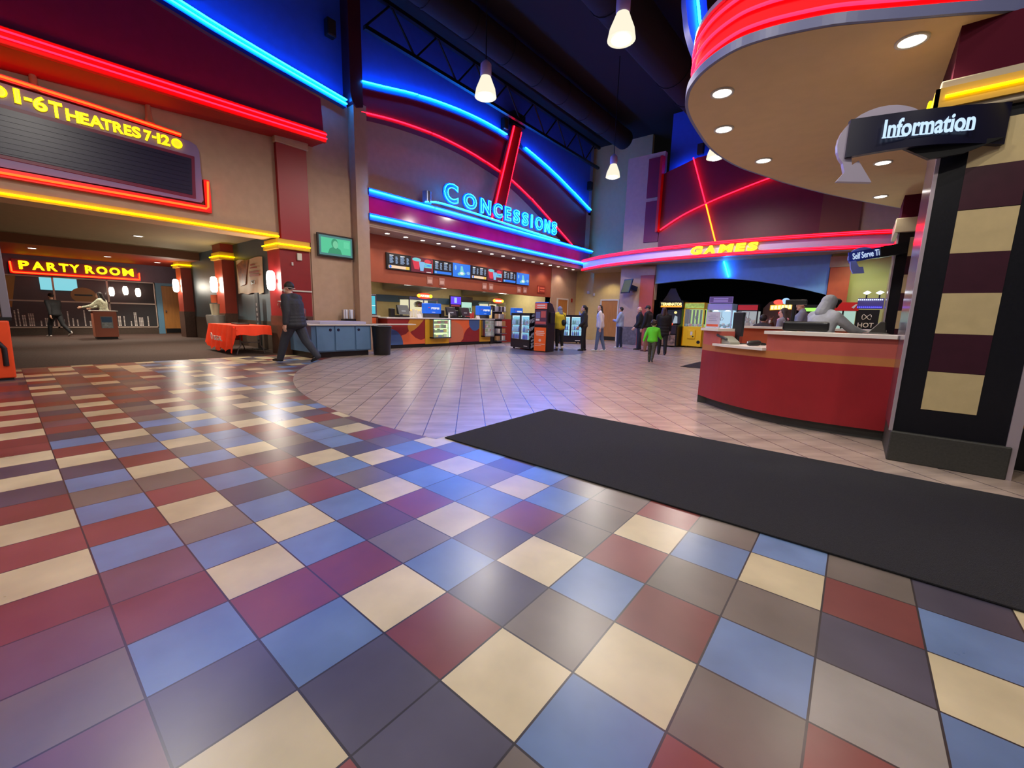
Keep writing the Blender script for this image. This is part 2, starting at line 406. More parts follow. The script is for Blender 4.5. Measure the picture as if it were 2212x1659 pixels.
def tile_material():
    m = bpy.data.materials.new('mosaic_tile'); m.use_nodes = True
    nt = m.node_tree; b = nt.nodes['Principled BSDF']; L = nt.links.new
    at = nt.nodes.new('ShaderNodeAttribute'); at.attribute_name = 'tint'
    tc = nt.nodes.new('ShaderNodeTexCoord')
    n1 = nt.nodes.new('ShaderNodeTexNoise'); n1.inputs['Scale'].default_value = 3.2; n1.inputs['Detail'].default_value = 4
    L(tc.outputs['Object'], n1.inputs['Vector'])
    r1 = nt.nodes.new('ShaderNodeMapRange'); r1.inputs['From Min'].default_value = .3; r1.inputs['From Max'].default_value = .7
    r1.inputs['To Min'].default_value = .84; r1.inputs['To Max'].default_value = 1.16
    L(n1.outputs['Fac'], r1.inputs['Value'])
    mx = nt.nodes.new('ShaderNodeMix'); mx.data_type = 'RGBA'; mx.blend_type = 'MULTIPLY'; mx.inputs['Factor'].default_value = 1
    L(at.outputs['Color'], mx.inputs['A']); L(r1.outputs['Result'], mx.inputs['B'])
    sep = nt.nodes.new('ShaderNodeSeparateXYZ'); L(tc.outputs['Object'], sep.inputs[0])
    def edge(out, off):
        a = nt.nodes.new('ShaderNodeMath'); a.operation = 'MULTIPLY_ADD'; a.inputs[1].default_value = 1 / T; a.inputs[2].default_value = off
        L(out, a.inputs[0])
        p = nt.nodes.new('ShaderNodeMath'); p.operation = 'PINGPONG'; p.inputs[1].default_value = 0.5
        L(a.outputs[0], p.inputs[0]); return p.outputs[0]
    mn = nt.nodes.new('ShaderNodeMath'); mn.operation = 'MINIMUM'
    L(edge(sep.outputs[0], 2.910024 + 40), mn.inputs[0]); L(edge(sep.outputs[1], -3.505031 + 40), mn.inputs[1])
    lt = nt.nodes.new('ShaderNodeMath'); lt.operation = 'LESS_THAN'; lt.inputs[1].default_value = 0.011
    L(mn.outputs[0], lt.inputs[0])
    m2 = nt.nodes.new('ShaderNodeMix'); m2.data_type = 'RGBA'
    L(lt.outputs[0], m2.inputs['Factor']); L(mx.outputs['Result'], m2.inputs['A']); m2.inputs['B'].default_value = lin((46, 42, 48)) + (1,)
    L(m2.outputs['Result'], b.inputs['Base Color'])
    r2 = nt.nodes.new('ShaderNodeMapRange'); r2.inputs['To Min'].default_value = .24; r2.inputs['To Max'].default_value = .36
    L(n1.outputs['Fac'], r2.inputs['Value']); L(r2.outputs['Result'], b.inputs['Roughness'])
    b.inputs['Specular IOR Level'].default_value = 0.6
    return m
def plank_material():
    m = bpy.data.materials.new('diagonal_tile'); m.use_nodes = True
    nt = m.node_tree; b = nt.nodes['Principled BSDF']; L = nt.links.new
    tc = nt.nodes.new('ShaderNodeTexCoord')
    mp = nt.nodes.new('ShaderNodeMapping'); mp.inputs['Rotation'].default_value = (0, 0, R(45))
    L(tc.outputs['Object'], mp.inputs[0])
    sep = nt.nodes.new('ShaderNodeSeparateXYZ'); L(mp.outputs[0], sep.inputs[0])
    def edge(out, off, w):
        a = nt.nodes.new('ShaderNodeMath'); a.operation = 'MULTIPLY_ADD'; a.inputs[1].default_value = 1 / T; a.inputs[2].default_value = off + 80
        L(out, a.inputs[0])
        p = nt.nodes.new('ShaderNodeMath'); p.operation = 'PINGPONG'; p.inputs[1].default_value = 0.5
        L(a.outputs[0], p.inputs[0])
        l = nt.nodes.new('ShaderNodeMath'); l.operation = 'LESS_THAN'; l.inputs[1].default_value = w
        L(p.outputs[0], l.inputs[0]); return l.outputs[0]
    e1 = edge(sep.outputs[1], 0.46, 0.016); e2 = edge(sep.outputs[0], 0.2, 0.010)
    nz = nt.nodes.new('ShaderNodeTexNoise'); nz.inputs['Scale'].default_value = 2.2; nz.inputs['Detail'].default_value = 6
    mp2 = nt.nodes.new('ShaderNodeMapping'); mp2.inputs['Scale'].default_value = (3, 0.9, 1)
    L(mp.outputs[0], mp2.inputs[0]); L(mp2.outputs[0], nz.inputs['Vector'])
    cr = nt.nodes.new('ShaderNodeValToRGB')
    cr.color_ramp.elements[0].position = .3; cr.color_ramp.elements[0].color = lin((150, 134, 124)) + (1,)
    cr.color_ramp.elements[1].position = .72; cr.color_ramp.elements[1].color = lin((190, 170, 154)) + (1,)
    L(nz.outputs['Fac'], cr.inputs[0])
    a = nt.nodes.new('ShaderNodeMix'); a.data_type = 'RGBA'
    f2 = nt.nodes.new('ShaderNodeMath'); f2.operation = 'MULTIPLY'; f2.inputs[1].default_value = .22; L(e2, f2.inputs[0])
    mxx = nt.nodes.new('ShaderNodeMath'); mxx.operation = 'MAXIMUM'; L(e1, mxx.inputs[0]); L(f2.outputs[0], mxx.inputs[1])
    L(mxx.outputs[0], a.inputs['Factor']); L(cr.outputs[0], a.inputs['A']); a.inputs['B'].default_value = lin((78, 68, 76)) + (1,)
    L(a.outputs['Result'], b.inputs['Base Color'])
    b.inputs['Roughness'].default_value = .27; b.inputs['Specular IOR Level'].default_value = 0.6
    return m
CARPET = M('corridor_carpet', (70, 52, 44), 0.95, noise=0.45, scale=30, bump=0.4, bscale=300)
REFLECT = M('painted_reflection', (92, 86, 96), 0.35, noise=0.1)
def build_floor():
    mb = MB(); cols = []
    NJ = len(TILES); NI = len(TILES[0])
    extra = (1, 4, 5, 2, 5, 3, 4, 3, 0)
    for j in range(-30, 32):
        for i in range(-37, 26):
            jj, ii = j - TJ0, i - TI0
            ch = TILES[jj][ii] if 0 <= jj < NJ and 0 <= ii < NI else extra[(i * 7 + j * 13 + (i * j) % 5) % 9]
            x0 = (i - 2.910024) * T; y1 = (3.505031 - j) * T
            x1, y0 = x0 + T, y1 - T
            x0 = max(x0, -11.55)
            if x1 <= x0: continue
            mb.add([(x0, y0, 0), (x1, y0, 0), (x1, y1, 0), (x0, y1, 0)], [(0, 1, 2, 3)], 0)
            k = random.Random(i * 971 + j * 37).uniform(.86, 1.12)
            cols += [tuple(c * k for c in lin(TCOL[ch])) + (1,)] * 4
    # round field of diagonal tiles and what lies beyond it
    cx, cy, r = -4.05, 10.34, 7.97
    P = [(cx + r * math.cos(t), cy + r * math.sin(t), 0.0015) for t in [R(a) for a in range(146, 279, 2)]]
    P += [(-2.9, 2.46, .0015), (-2.9, 2.6, .0015), (9, 2.6, .0015), (9, 27, .0015), (-12.2, 27, .0015), (-12.2, 14.8, .0015)]
    mb.add(P, [tuple(range(len(P)))], 1); cols += [(1, 1, 1, 1)] * len(P)
    Q = [(-8.6 + 1.85 * math.cos(R(a)), 11.5 + 1.75 * math.sin(R(a)), .003) for a in range(0, 360, 8)]  # dark reflection around cooler and kiosk, painted on the floor as a disc
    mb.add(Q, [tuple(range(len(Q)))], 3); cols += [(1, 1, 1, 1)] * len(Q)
    for x0, x1, y0, y1, mi in ((-24.5, -11.5, -6, 7, 2), (-17, -11.6, 6.9, 20.2, 4)):
        mb.add([(x0, y0, .002), (x1, y0, .002), (x1, y1, .002), (x0, y1, .002)], [(0, 1, 2, 3)], mi); cols += [(1, 1, 1, 1)] * 4
    o = mb.build('floor', [tile_material(), plank_material(), CARPET, REFLECT, M('kitchen_floor', (120, 96, 84), .5)])
    at = o.data.color_attributes.new('tint', 'FLOAT_COLOR', 'CORNER')
    at.data.foreach_set('color', [c for q in cols for c in q])
    struct(o)
build_floor()

MATM = M('mat_fibre', (27, 27, 30), 0.95, noise=0.35, scale=140, bump=0.8, bscale=260)
mb = MB().box(-2.86, 3.4, 2.53, 4.27, 0.002, 0.012)
tag(mb.build('floor_mat', [MATM], bevel=0.003), 'long black entrance mat across the tiled floor in front of the checked pillar', 'mat')
mb = MB().box(-3.3, -0.6, 10.7, 12.4, 0.002, 0.012)
tag(mb.build('floor_mat', [MATM]), 'small dark mat showing as a black wedge behind the red counter', 'mat')

# ---------------------------------------------------------------- ceiling, ducts, trusses
struct(MB().box(-26, 12, -12, 28, 9.6, 9.75).build('ceiling', [BLKC]))
def truss(x, y0, y1, zb, zt, label):
    t = thing('roof_truss', label, 'truss', (x, y0, zb))
    mb = MB()
    for z in (zb, zt):
        mb.box(x - .06, x + .06, y0, y1, z - .05, z + .05)
    mb.build('chord', [BLKM], t)
    mb = MB(); y = y0; up = True
    while y < y1 - .5:
        mb.cyl((x, y, zb if up else zt), (x, y + .8, zt if up else zb), .03, n=6); y += .8; up = not up
    mb.build('web', [BLKM], t)
truss(-10.6, 6.7, 19.2, 8.3, 9.2, 'black open web roof truss running above the blue concession arch')
def duct(pts, r, label):
    mb = MB().tube(pts, r, 20)
    for i in range(len(pts) - 1):
        a, b = Vector(pts[i]), Vector(pts[i + 1]); d = (b - a).normalized()
        for k in range(1, int((b - a).length / 1.5)):
            p = a + d * (k * 1.5); mb.cyl(p - d * .03, p + d * .03, r * 1.04, n=20)
    tag(mb.build('air_duct', [M('duct_black', (3, 3, 6), 0.95)]), label, 'duct')
duct([(-5.6, 4.0, 8.8), (-5.4, 12.5, 8.8), (-5.2, 17.4, 8.8)], .55, 'round black air duct under the dark ceiling, close to the red round canopy')
duct([(-9.2, 6.0, 9.0), (-9.0, 18.5, 9.0)], .4, 'slimmer black air duct hanging close to the open web truss')
# ---------------------------------------------------------------- theatre wall on the left
XL = -11.4
mouldA = [(-6, 8.6), (-3, 8.2), (0, 7.72), (1.5, 7.45), (2.95, 7.19), (3.5, 7.09), (4.12, 7.0), (4.79, 6.91), (5.53, 6.82), (6.5, 6.70)]
def wall_poly(mb, x, pts, th, m=0):
    mb.prism([(x, y, z) for y, z in pts], (th, 0, 0), m)
mb = MB()
wall_poly(mb, XL, [(-6, 2.95), (4.65, 2.95), (4.65, 0), (6.98, 0), (6.98, 6.65)] + list(reversed(mouldA))[0:], -0.25, 0)
wall_poly(mb, XL - .02, mouldA + [(6.98, 6.65), (6.98, 9.6), (-6, 9.6)], -0.22, 1)
struct(mb.build('wall_left', [BEIGE, BLUEP]))
# corner pilaster between the two walls
mb = MB().box(-11.55, -11.1, 6.62, 7.0, 0, 6.7, 0)
mb.box(XL, XL + .03, 5.42, 6.62, 0, 4.78, 0)
struct(mb.build('trim_1', [BEIGE]))
mb = MB()
mb.prism([(-11.55, 6.52, 9.6), (-11.55, 6.88, 9.6), (-11.55, 6.88, 6.62), (-11.55, 6.70, 6.55), (-11.55, 6.56, 6.66), (-11.55, 6.52, 6.85)], (0.5, 0, 0))
struct(mb.build('trim_2', [DMAROON]))
# blue double neon along the moulding
t = thing('neon_light', 'twin blue neon tubes on a curved blue moulding high above the theatres sign', 'neon light', (XL, 3, 7.2))
P = spline([(XL, y, z) for y, z in mouldA], 4)
lo = [Vector((p.x, p.y, p.z - .17)) for p in P]
mb = MB(); mb.band([(p.x, p.y) for p in P], [p.z - .17 for p in P], [p.z + .03 for p in P], (0.16, 0))
mb.build('moulding', [BCHAN], t)
for dz in (-.10, 0.0):
    MB().tube([(p.x + .20, p.y, p.z + dz + .0) for p in P], .017).build('neon_tube', [NB], t)
# maroon canopy with twin red neon
t = thing('neon_canopy', 'maroon canopy with a red neon lower edge above the theatres sign', 'canopy', (XL, 2, 5.3))
xf = -10.9
bot = [(-5, 4.86), (0.48, 5.16), (5.67, 5.33)]
top = [(5.62, 6.32), (4.35, 6.47), (3.33, 6.6), (2.43, 6.78), (1.2, 7.0), (0, 7.22), (-2.5, 7.75), (-5, 8.3)]
mb = MB(); wall_poly(mb, xf, bot + top, -.2)
mb.build('fascia', [M('canopy_maroon_blue_lit', (140, 30, 104), .45, noise=.06)], t)  # purple cast of the blue neon is put into the maroon colour
mb = MB()
A = [Vector((xf - .02, y, z)) for y, z in bot]; B = [Vector((XL, y, z)) for y, z in ((-5, 4.55), (0.46, 4.94), (5.6, 5.31))]
mb.strip(B, A); mb.strip([p + Vector((0, 0, .06)) for p in A], [p + Vector((0, 0, .06)) for p in B]); 
mb.build('soffit', [M('canopy_soffit', (150, 8, 12), .5)], t)
mb = MB(); mb.band([(xf, y) for y, z in bot], [z - .03 for y, z in bot], [z + .22 for y, z in bot], (.1, 0)); mb.build('light_channel', [REDP], t)
for dz in (.05, .15):
    MB().tube([(xf + .135, y, z + dz) for y, z in bot], .016).build('neon_tube', [NR], t)
# red pilaster under the canopy
t = thing('pilaster', 'flat red pilaster with a beige capital reaching the red neon canopy', 'pilaster', (XL, 5, 3))
MB().box(XL, XL + .12, 4.66, 5.38, 2.9, 5.13).build('shaft', [M('pilaster_red', (146, 8, 28), .45)], t)
MB().box(XL, XL + .17, 4.62, 5.42, 5.12, 5.30).build('capital', [BEIGE], t, bevel=.015)

# ---- theatres sign
t = thing('theatre_sign', 'hanging marquee sign reading 1-6 THEATRES 7-12 above the dark board', 'sign', (-11.3, 1.5, 3.5))
xs = -11.3
yl, yr = -2.1, 3.07
mb = MB()
outl = [(yl, 3.36), (3.06, 3.40)] + [(3.1, 3.46), (3.1, 4.45), (3.06, 4.55), (2.95, 4.6)] + [(2.4, 4.63), (1.5, 4.67), (0.5, 4.70), (yl, 4.72)]
wall_poly(mb, xs - .14, outl, .14)
mb.build('sign_cabinet', [M('sign_lilac', (132, 112, 158), .45)], t)
mb = MB(); wall_poly(mb, xs, [(yl + .1, 3.57), (2.96, 3.46), (3.0, 4.31), (yl + .1, 4.42)], .02); mb.build('board_frame', [M('board_frame', (110, 20, 60), .4)], t)
mb = MB(); wall_poly(mb, xs + .02, [(yl + .15, 3.62), (2.9, 3.52), (2.94, 4.25), (yl + .15, 4.36)], .012)
for k in range(8):
    z = 3.6 + k * .085
    mb.box(xs + .03, xs + .04, 0.2, 2.88, z, z + .008)
mb.build('letter_board', [M('board_black', (20, 16, 54), .35)], t)
LT = M('letter_yellow', (214, 190, 20), .4, emit=0.8, ecol=(1, .75, .02))
fr = frame((xs + .03, 0, 0), (0, 1, 0))
for s, a, b, z0, z1 in (('1', .56, .625, 4.44, 4.66), ('-', .67, .755, 4.525, 4.565), ('6', .765, .925, 4.41, 4.64), ('T', .95, 1.105, 4.37, 4.62), ('H', 1.145, 1.305, 4.375, 4.565), ('E', 1.32, 1.43, 4.38, 4.565), ('A', 1.435, 1.62, 4.38, 4.575), ('T', 1.60, 1.735, 4.385, 4.565), ('R', 1.755, 1.895, 4.385, 4.565), ('E', 1.91, 2.01, 4.385, 4.565), ('S', 2.025, 2.145, 4.385, 4.575), ('7', 2.20, 2.31, 4.375, 4.565), ('-', 2.325, 2.38, 4.465, 4.495), ('1', 2.40, 2.44, 4.385, 4.57), ('2', 2.46, 2.595, 4.385, 4.57)):
    mb = MB(); put_text(mb, s, fr, a, b, z0, z1, 0, .012, 0, .02, 0)
    put_text(mb, s, fr, a - .004, b + .004, z0 - .004, z1 + .004, .016, .005, .014, .02, 1)
    mb.build('letter', [LT, NY], t)
for yc, zc in ((.40, 4.555), (2.715, 4.475)):
    mb = MB().cyl((xs, yc, zc), (xs + .03, yc, zc), .082, n=24)
    mb.tube([(xs + .035, yc + .082 * math.cos(R(a)), zc + .082 * math.sin(R(a))) for a in range(0, 360, 15)], .009, m=1, closed=True)
    mb.build('dot', [LT, NY], t)
RCH = M('sign_red_channel', (210, 24, 16), .4)
P = [(xs + .03, y, z) for y, z in ((yl, 4.83), (0.44, 4.79), (1.5, 4.75), (2.80, 4.67))]
MB().band([(p[0] - .16, p[1]) for p in P], [p[2] - .045 for p in P], [p[2] + .045 for p in P], (.14, 0)).build('light_channel', [RCH], t)
MB().tube(P, .02).build('neon_tube', [NO], t)
P = [(xs + .03, yl, 3.27), (xs + .03, 3.13, 3.29), (xs + .03, 3.17, 3.33), (xs + .03, 3.2, 3.86)]
mb = MB(); mb.box(xs - .14, xs + .0, yl, 3.24, 3.22, 3.36); mb.box(xs - .14, xs, 3.13, 3.24, 3.36, 3.9); mb.build('light_channel', [RCH], t)
MB().tube(P, .02).build('neon_tube', [NO], t)
for y, zt in ((.81, 5.06), (2.32, 5.22)):
    MB().lathe([(.10, 0), (.055, .12), (.045, .3), (.045, zt - 4.72)], (xs - .06, y, 4.74), 12).build('hanger', [M('hanger_tan', (176, 120, 90), .5)], t)

# ---- header of the corridor with the yellow neon
t = thing('neon_light', 'long yellow neon tube along the lower edge of the theatre corridor opening', 'neon light', (XL, 2, 2.95))
mb = MB().box(XL, XL + .06, -6, 4.62, 2.90, 3.04); mb.build('light_channel', [YPAINT], t)
MB().tube([(XL + .09, -6, 2.97), (XL + .09, 4.62, 2.945)], .018).build('neon_tube', [NY], t)
struct(MB().box(XL - .75, XL - .2, -6, 5.0, 2.93, 3.3).build('trim_3', [TAN]))
struct(MB().box(-19.2, -11.9, -6, 5.6, 3.15, 3.3).build('ceiling_corridor', [M('corridor_ceiling', (168, 150, 110), .75, noise=.04)]))
struct(MB().box(-19.3, -19.1, -6, 5.6, 2.88, 3.3).build('trim_4', [M('bulkhead_brown', (110, 62, 26), .6)]))
struct(MB().box(-23.7, -19.3, -6, 5.8, 2.88, 2.95).build('ceiling_lobby', [M('bulkhead_orange', (150, 44, 18), .6, noise=.05)]))
TEAL = M('teal_wall', (88, 104, 112), .45, noise=.04)
WAIN = M('wainscot', (74, 60, 50), .5, noise=.15, scale=20)
mb = MB().box(-20.6, -11.5, 4.95, 5.1, 0, 3.3, 0).box(-20.6, -11.5, 4.93, 4.95, 0, .82, 1)
mb.box(-23.7, -20.5, 5.5, 5.6, 0, 3.3, 0)
struct(mb.build('wall_corridor', [TEAL, WAIN]))
struct(MB().box(-24.5, -11.5, -6.2, -6, 0, 3.4).build('wall_far_side', [TEAL]))
# corridor downlights
def downlight(x, y, z, r, label, power=0, cat='ceiling light', grp=None, ring=True, col=(1, .9, .75)):
    t = thing('downlight', label, cat, (x, y, z), grp)
    MB().lathe([(r * 1.25, 0), (r * 1.25, -.012), (r, -.012), (r, 0)], (x, y, z), 20).build('trim_ring', [WPAINT], t)
    MB().cyl((x, y, z - .004), (x, y, z - .009), r * .98, n=20).build('lens', [DLT], t)
    if power:
        lamp_light('downlight_lamp', 'SPOT', (x, y, z - .04), power, col, .06, None, 110, .5)
    return t
downlight(-13.3, 3.25, 3.15, .1, 'recessed light in the tan corridor ceiling, closer to the yellow neon edge', 380)
downlight(-16.3, 2.8, 3.15, .1, 'recessed light in the tan corridor ceiling, next to the brown bulkhead', 380)
downlight(-21.0, 2.7, 2.88, .09, 'recessed light in the orange ceiling above the Party Room sign', 260)
downlight(-21.6, 4.2, 2.88, .09, 'recessed light in the orange ceiling above the wooden door', 260)
downlight(-20.4, .9, 2.88, .09, 'recessed light in the orange ceiling above the first letters of Party Room', 260)

# ---- columns with yellow neon caps and sconces
def column(x0, x1, y0, y1, ztop, label, near):
    t = thing('column', label, 'column', ((x0 + x1) / 2, (y0 + y1) / 2, 0))
    MB().box(x0, x1, y0, y1, 0, 1.0).build('base', [M('column_base', (84, 58, 46), .4, noise=.2, scale=15)], t)
    MB().box(x0 + .015, x1 - .015, y0 + .015, y1, 1.0, 2.66).build('shaft', [M('column_orange', (150, 48, 24), .45, noise=.05) if not near else CRED], t)
    mb = MB().box(x0 - .05, x1 + .06, y0 - .06, y1, 2.66, 2.74, 0).box(x0 - .03, x1 + .04, y0 - .04, y1, 2.74, 2.90, 0)
    mb.build('cap', [YPAINT], t, bevel=.012)
    MB().tube([(x0, y0 - .09, 2.76), (x1 + .06, y0 - .09, 2.76), (x1 + .09, y0 - .06, 2.76), (x1 + .09, y1 - .02, 2.76)], .018).build('neon_tube', [NY], t)
    if ztop > 2.9: MB().box(x0, x1, y0, y1, 2.9, ztop).build('upper_shaft', [M('column_orange', (150, 48, 24), .45)], t)
    if near:
        mb = MB().box(x1, x1 + .02, y0, y1, 1.63, 1.665); mb.build('band', [WPAINT], t)
        MB().box(x1 - .01, x1 + .04, 5.02, 5.14, 2.42, 2.6).build('alarm_strobe', [WPAINT], t, bevel=.015)
        MB().box(x1 - .01, x1 + .02, 4.88, 4.92, 2.28, 2.36).build('sensor', [WPAINT], t)
    return t
column(-12.1, -11.32, 4.6, 5.36, 2.9, 'square red column with a glowing yellow cap where the corridor meets the lobby', True)
column(-16.35, -15.6, 4.6, 4.97, 3.15, 'orange half column with yellow cap, behind the hanging banner and the red table', False)
column(-21.0, -20.3, 4.6, 5.5, 2.88, 'dark orange column with yellow cap beside the wooden door', False)
def sconce(x, y, z, label):
    t = thing('wall_sconce', label, 'wall lamp', (x, y, z))
    MB().lathe([(.05, -.24), (.085, -.2), (.10, -.08), (.10, .08), (.085, .2), (.05, .24)], (x, y, z), 16).build('shade', [WHT], t)
    MB().box(x - .03, x + .03, y + .05, y + .11, z - .05, z + .05).build('bracket', [CHROME], t)
    lamp_light('sconce_lamp', 'POINT', (x, y - .16, z), 32, (1, .9, .72), .08)
sconce(-11.62, 4.48, 1.88, 'glowing white wall lamp on the red column in front of the walking man')
sconce(-16.05, 4.48, 1.9, 'glowing white wall lamp on the half column behind the banner')
sconce(-20.55, 4.48, 1.98, 'glowing white wall lamp on the column beside the wooden door')

# ---- party room front
xp = -23.5
PURP = M('party_wall', (104, 84, 100), .6, noise=.05)
mb = MB()
mb.box(xp - .2, xp, -6, 5.5, 2.17, 2.9, 0).box(xp - .2, xp, -6, 0.02, 0, 2.17, 0).box(xp - .2, xp, .02, 4.38, 0, .27, 1)
mb.box(xp - .2, xp, 4.38, 4.6, 0, 2.17, 2).box(xp - .2, xp, 4.6, 5.4, 2.06, 2.17, 2).box(xp - .2, xp, 5.36, 5.5, 0, 2.17, 2)
struct(mb.build('wall_end', [PURP, WAIN, M('door_surround_blue', (96, 140, 168), .5)]))
t = tag(MB().box(xp - .12, xp - .07, 4.62, 5.35, .01, 2.05).build('door_1', [WOOD]), 'plain wooden door in the blue surround beside the Party Room window', 'door'); struct(t)
MB().box(xp - .072, xp - .065, 4.64, 5.33, .02, .22).build('kick_plate', [BLK], t)
MB().cyl((xp - .07, 4.70, .98), (xp + .02, 4.70, .98), .03).build('door_handle', [CHROME], t)
w = MB()
w.box(xp - .06, xp, 0.0, 4.4, .26, .31).box(xp - .06, xp, 0, 4.4, 2.13, 2.18).box(xp - .06, xp, 0, .05, .26, 2.18).box(xp - .06, xp, 4.35, 4.4, .26, 2.18)
w.box(xp - .06, xp, 1.4, 1.45, .26, 2.18).box(xp - .06, xp, 2.88, 2.93, .26, 2.18).box(xp - .06, xp, 0, 4.4, 1.235, 1.285)
wo = struct(w.build('window_1', [M('window_frame', (200, 180, 165), .4)]))
MB().box(xp - .035, xp - .03, .03, 4.37, .28, 2.15).build('window_glass', [M('party_glass', (225, 235, 240), .03, alpha=.03, spec=.15)], wo)
# white paper skyline stuck inside the glass: stacks of little windows
rr = random.Random(5)
mb = MB(); y = .12
while y < 4.15:
    wd = rr.choice((.06, .09, .12, .16)); hgt = rr.uniform(.18, .62); z = .34
    while z < .34 + hgt:
        k = max(1, int(wd / .05))
        for q in range(k):
            mb.box(xp - .028, xp - .024, y + q * .05, y + q * .05 + .036, z, z + .032)
        z += .052
    y += wd + rr.choice((.03, .05, .12))
mb.build('skyline_decal', [M('decal_white', (250, 240, 230), .6)], wo)
mb = MB().ell((xp - .026, 2.2, 1.52), (.003, .36, .30), 0, 24, 12).box(xp - .0235, xp - .021, 1.95, 2.45, 1.5, 1.56, 1)
mb.build('oval_decal', [M('decal_gold', (150, 116, 70), .5), BLK], wo)
# dark party room behind
mb = MB().box(-27, -26.9, -6, 6, 0, 2.9, 0).box(-27, xp - .2, -6, -5.9, 0, 2.9, 0).box(-27, xp - .2, 5.9, 6, 0, 2.9, 0).box(-27, xp - .2, -6, 6, 2.85, 2.9, 1).box(-27, xp - .2, -6, 6, 0, .02, 0)
struct(mb.build('wall_party_room', [M('party_dark', (46, 22, 26), .7), BLKC]))
mb = MB().box(-26.88, -26.8, 1.25, 2.35, 1.75, 2.35)
tag(mb.build('projection_screen', [glow('screen_cyan', (.25, .75, .85), .9)]), 'pale cyan screen glowing inside the dark party room', 'screen')
mb = MB().prism([(-24.2, .12, 2.15), (-24.2, .55, 2.15), (-24.2, .35, 1.0), (-24.2, .15, 1.15)], (-.04, 0, 0))
tag(mb.build('curtain', [M('curtain_gold', (190, 130, 50), .8)]), 'gold curtain gathered at the end of the party room window', 'curtain')
for yy, zz, lb in ((3.41, 1.79, 'white glow built as a sconce reflection in the party window, closest to the oval decal'), (3.89, 1.86, 'white glow built as a sconce reflection in the party window, between two others'), (4.33, 1.8, 'white glow built as a sconce reflection in the party window, closest to the wooden door')):
    q = thing('sconce_reflection', lb, 'reflection', (-26.6, yy, zz))  # glowing shapes added to stand for sconces mirrored in the glass
    MB().lathe([(.06, -.2), (.10, -.1), (.10, .1), (.06, .2)], (-26.6, yy, zz), 12).build('shade', [glow('sconce_reflection_glow', (1, .9, .72), 5)], q)
    MB().cyl((-26.6, yy, zz + .2), (-26.6, yy, 2.86), .01).build('stem', [BLKM], q)
lamp_light('party_room_fill', 'AREA', (-25.2, 2.2, 2.7), 45, (1, .6, .5), (2, 3))  # unseen fill light, added to bring out the maroon back wall
# sign
t = thing('party_sign', 'yellow PARTY ROOM letters over a red neon tray above the party room window', 'sign', (xp, 2.2, 2.45))
MB().box(xp, xp + .05, .5, 3.86, 2.30, 2.72).build('sign_panel', [M('party_panel', (140, 54, 66), .5)], t)
fr = frame((xp + .06, 0, 0), (0, 1, 0))
a = .66
for s, a, b in (('P', .66, .88), ('A', .95, 1.22), ('R', 1.29, 1.52), ('T', 1.58, 1.80), ('Y', 1.83, 2.07), ('R', 2.22, 2.45), ('O', 2.51, 2.79), ('O', 2.86, 3.14), ('M', 3.22, 3.52)):
    mb = MB(); a2 = .66 + (a - .66) * 1.075; b2 = .66 + (b - .66) * 1.075
    put_text(mb, s, fr, a2, b2, 2.375, 2.66, 0, .012, 0, .045, 0)
    put_text(mb, s, fr, a2 - .006, b2 + .006, 2.37, 2.665, .015, .006, .018, .0, 1)
    mb.build('letter', [LT, NY], t)
mb = MB().box(xp, xp + .06, .42, 3.95, 2.2, 2.31).box(xp, xp + .06, .42, .50, 2.31, 2.6).box(xp, xp + .06, 3.87, 3.95, 2.31, 2.5); mb.build('light_channel', [RCH], t)
MB().tube([(xp + .09, .46, 2.62), (xp + .09, .47, 2.28), (xp + .09, .5, 2.25), (xp + .09, 3.88, 2.25), (xp + .09, 3.91, 2.28), (xp + .09, 3.92, 2.52)], .02).build('neon_tube', [NO], t)

# ---- podium in the corridor
t = thing('ticket_podium', 'salmon coloured ticket podium with a framed picture, standing on the corridor carpet', 'podium', (-20.3, 2.3, 0), None, 0)
mb = MB().box(-20.55, -20.0, 2.03, 2.62, .08, .95); mb.build('body', [M('podium_salmon', (186, 110, 84), .5)], t, bevel=.008)
MB().box(-20.5, -20.03, 2.06, 2.59, 0, .08).build('kick', [BLK], t)
MB().box(-20.6, -19.96, 1.99, 2.66, .95, .98).build('top', [WHITE], t)
mb = MB().box(-20.0, -19.985, 2.2, 2.5, .38, .78, 0).box(-19.985, -19.98, 2.22, 2.48, .58, .76, 1).box(-19.985, -19.98, 2.22, 2.48, .4, .58, 2)
mb.build('picture', [M('pic_frame', (150, 160, 165), .4), M('pic_blue', (70, 110, 150), .5), M('pic_grey', (170, 190, 195), .5, noise=.3, scale=20)], t)

# ---- banner
t = thing('wall_banner', 'cream banner with brown food picture hanging on the teal corridor wall', 'banner', (-14.3, 4.93, 2.1))
mb = MB(); n = 12
yw = lambda i, k: 4.915 - .012 * math.sin(i * 1.1 + k)
A = [(-15.32 + 2.08 * i / n, yw(i, 0), 2.63 + .02 * math.sin(i * .8)) for i in range(n + 1)]; B = [(-15.28 + 2.0 * i / n, yw(i, 1), 1.62 + .02 * math.sin(i * 1.1)) for i in range(n + 1)]
mb.strip(B, A, 0); mb.strip([(x, y + .01, z) for x, y, z in A], [(x, y + .01, z) for x, y, z in B], 0)
mb.build('sheet', [M('banner_cream', (226, 200, 160), .6)], t)
mb = MB(); mb.prism([(-15.2, 4.895, 2.5), (-14.75, 4.895, 2.6), (-14.2, 4.895, 2.6), (-14.45, 4.895, 2.2), (-14.6, 4.895, 1.9), (-15.0, 4.895, 1.85)], (0, -.004, 0)); mb.build('food_picture', [M('banner_brown', (140, 74, 34), .5, noise=.6, scale=7)], t)
mb = MB()
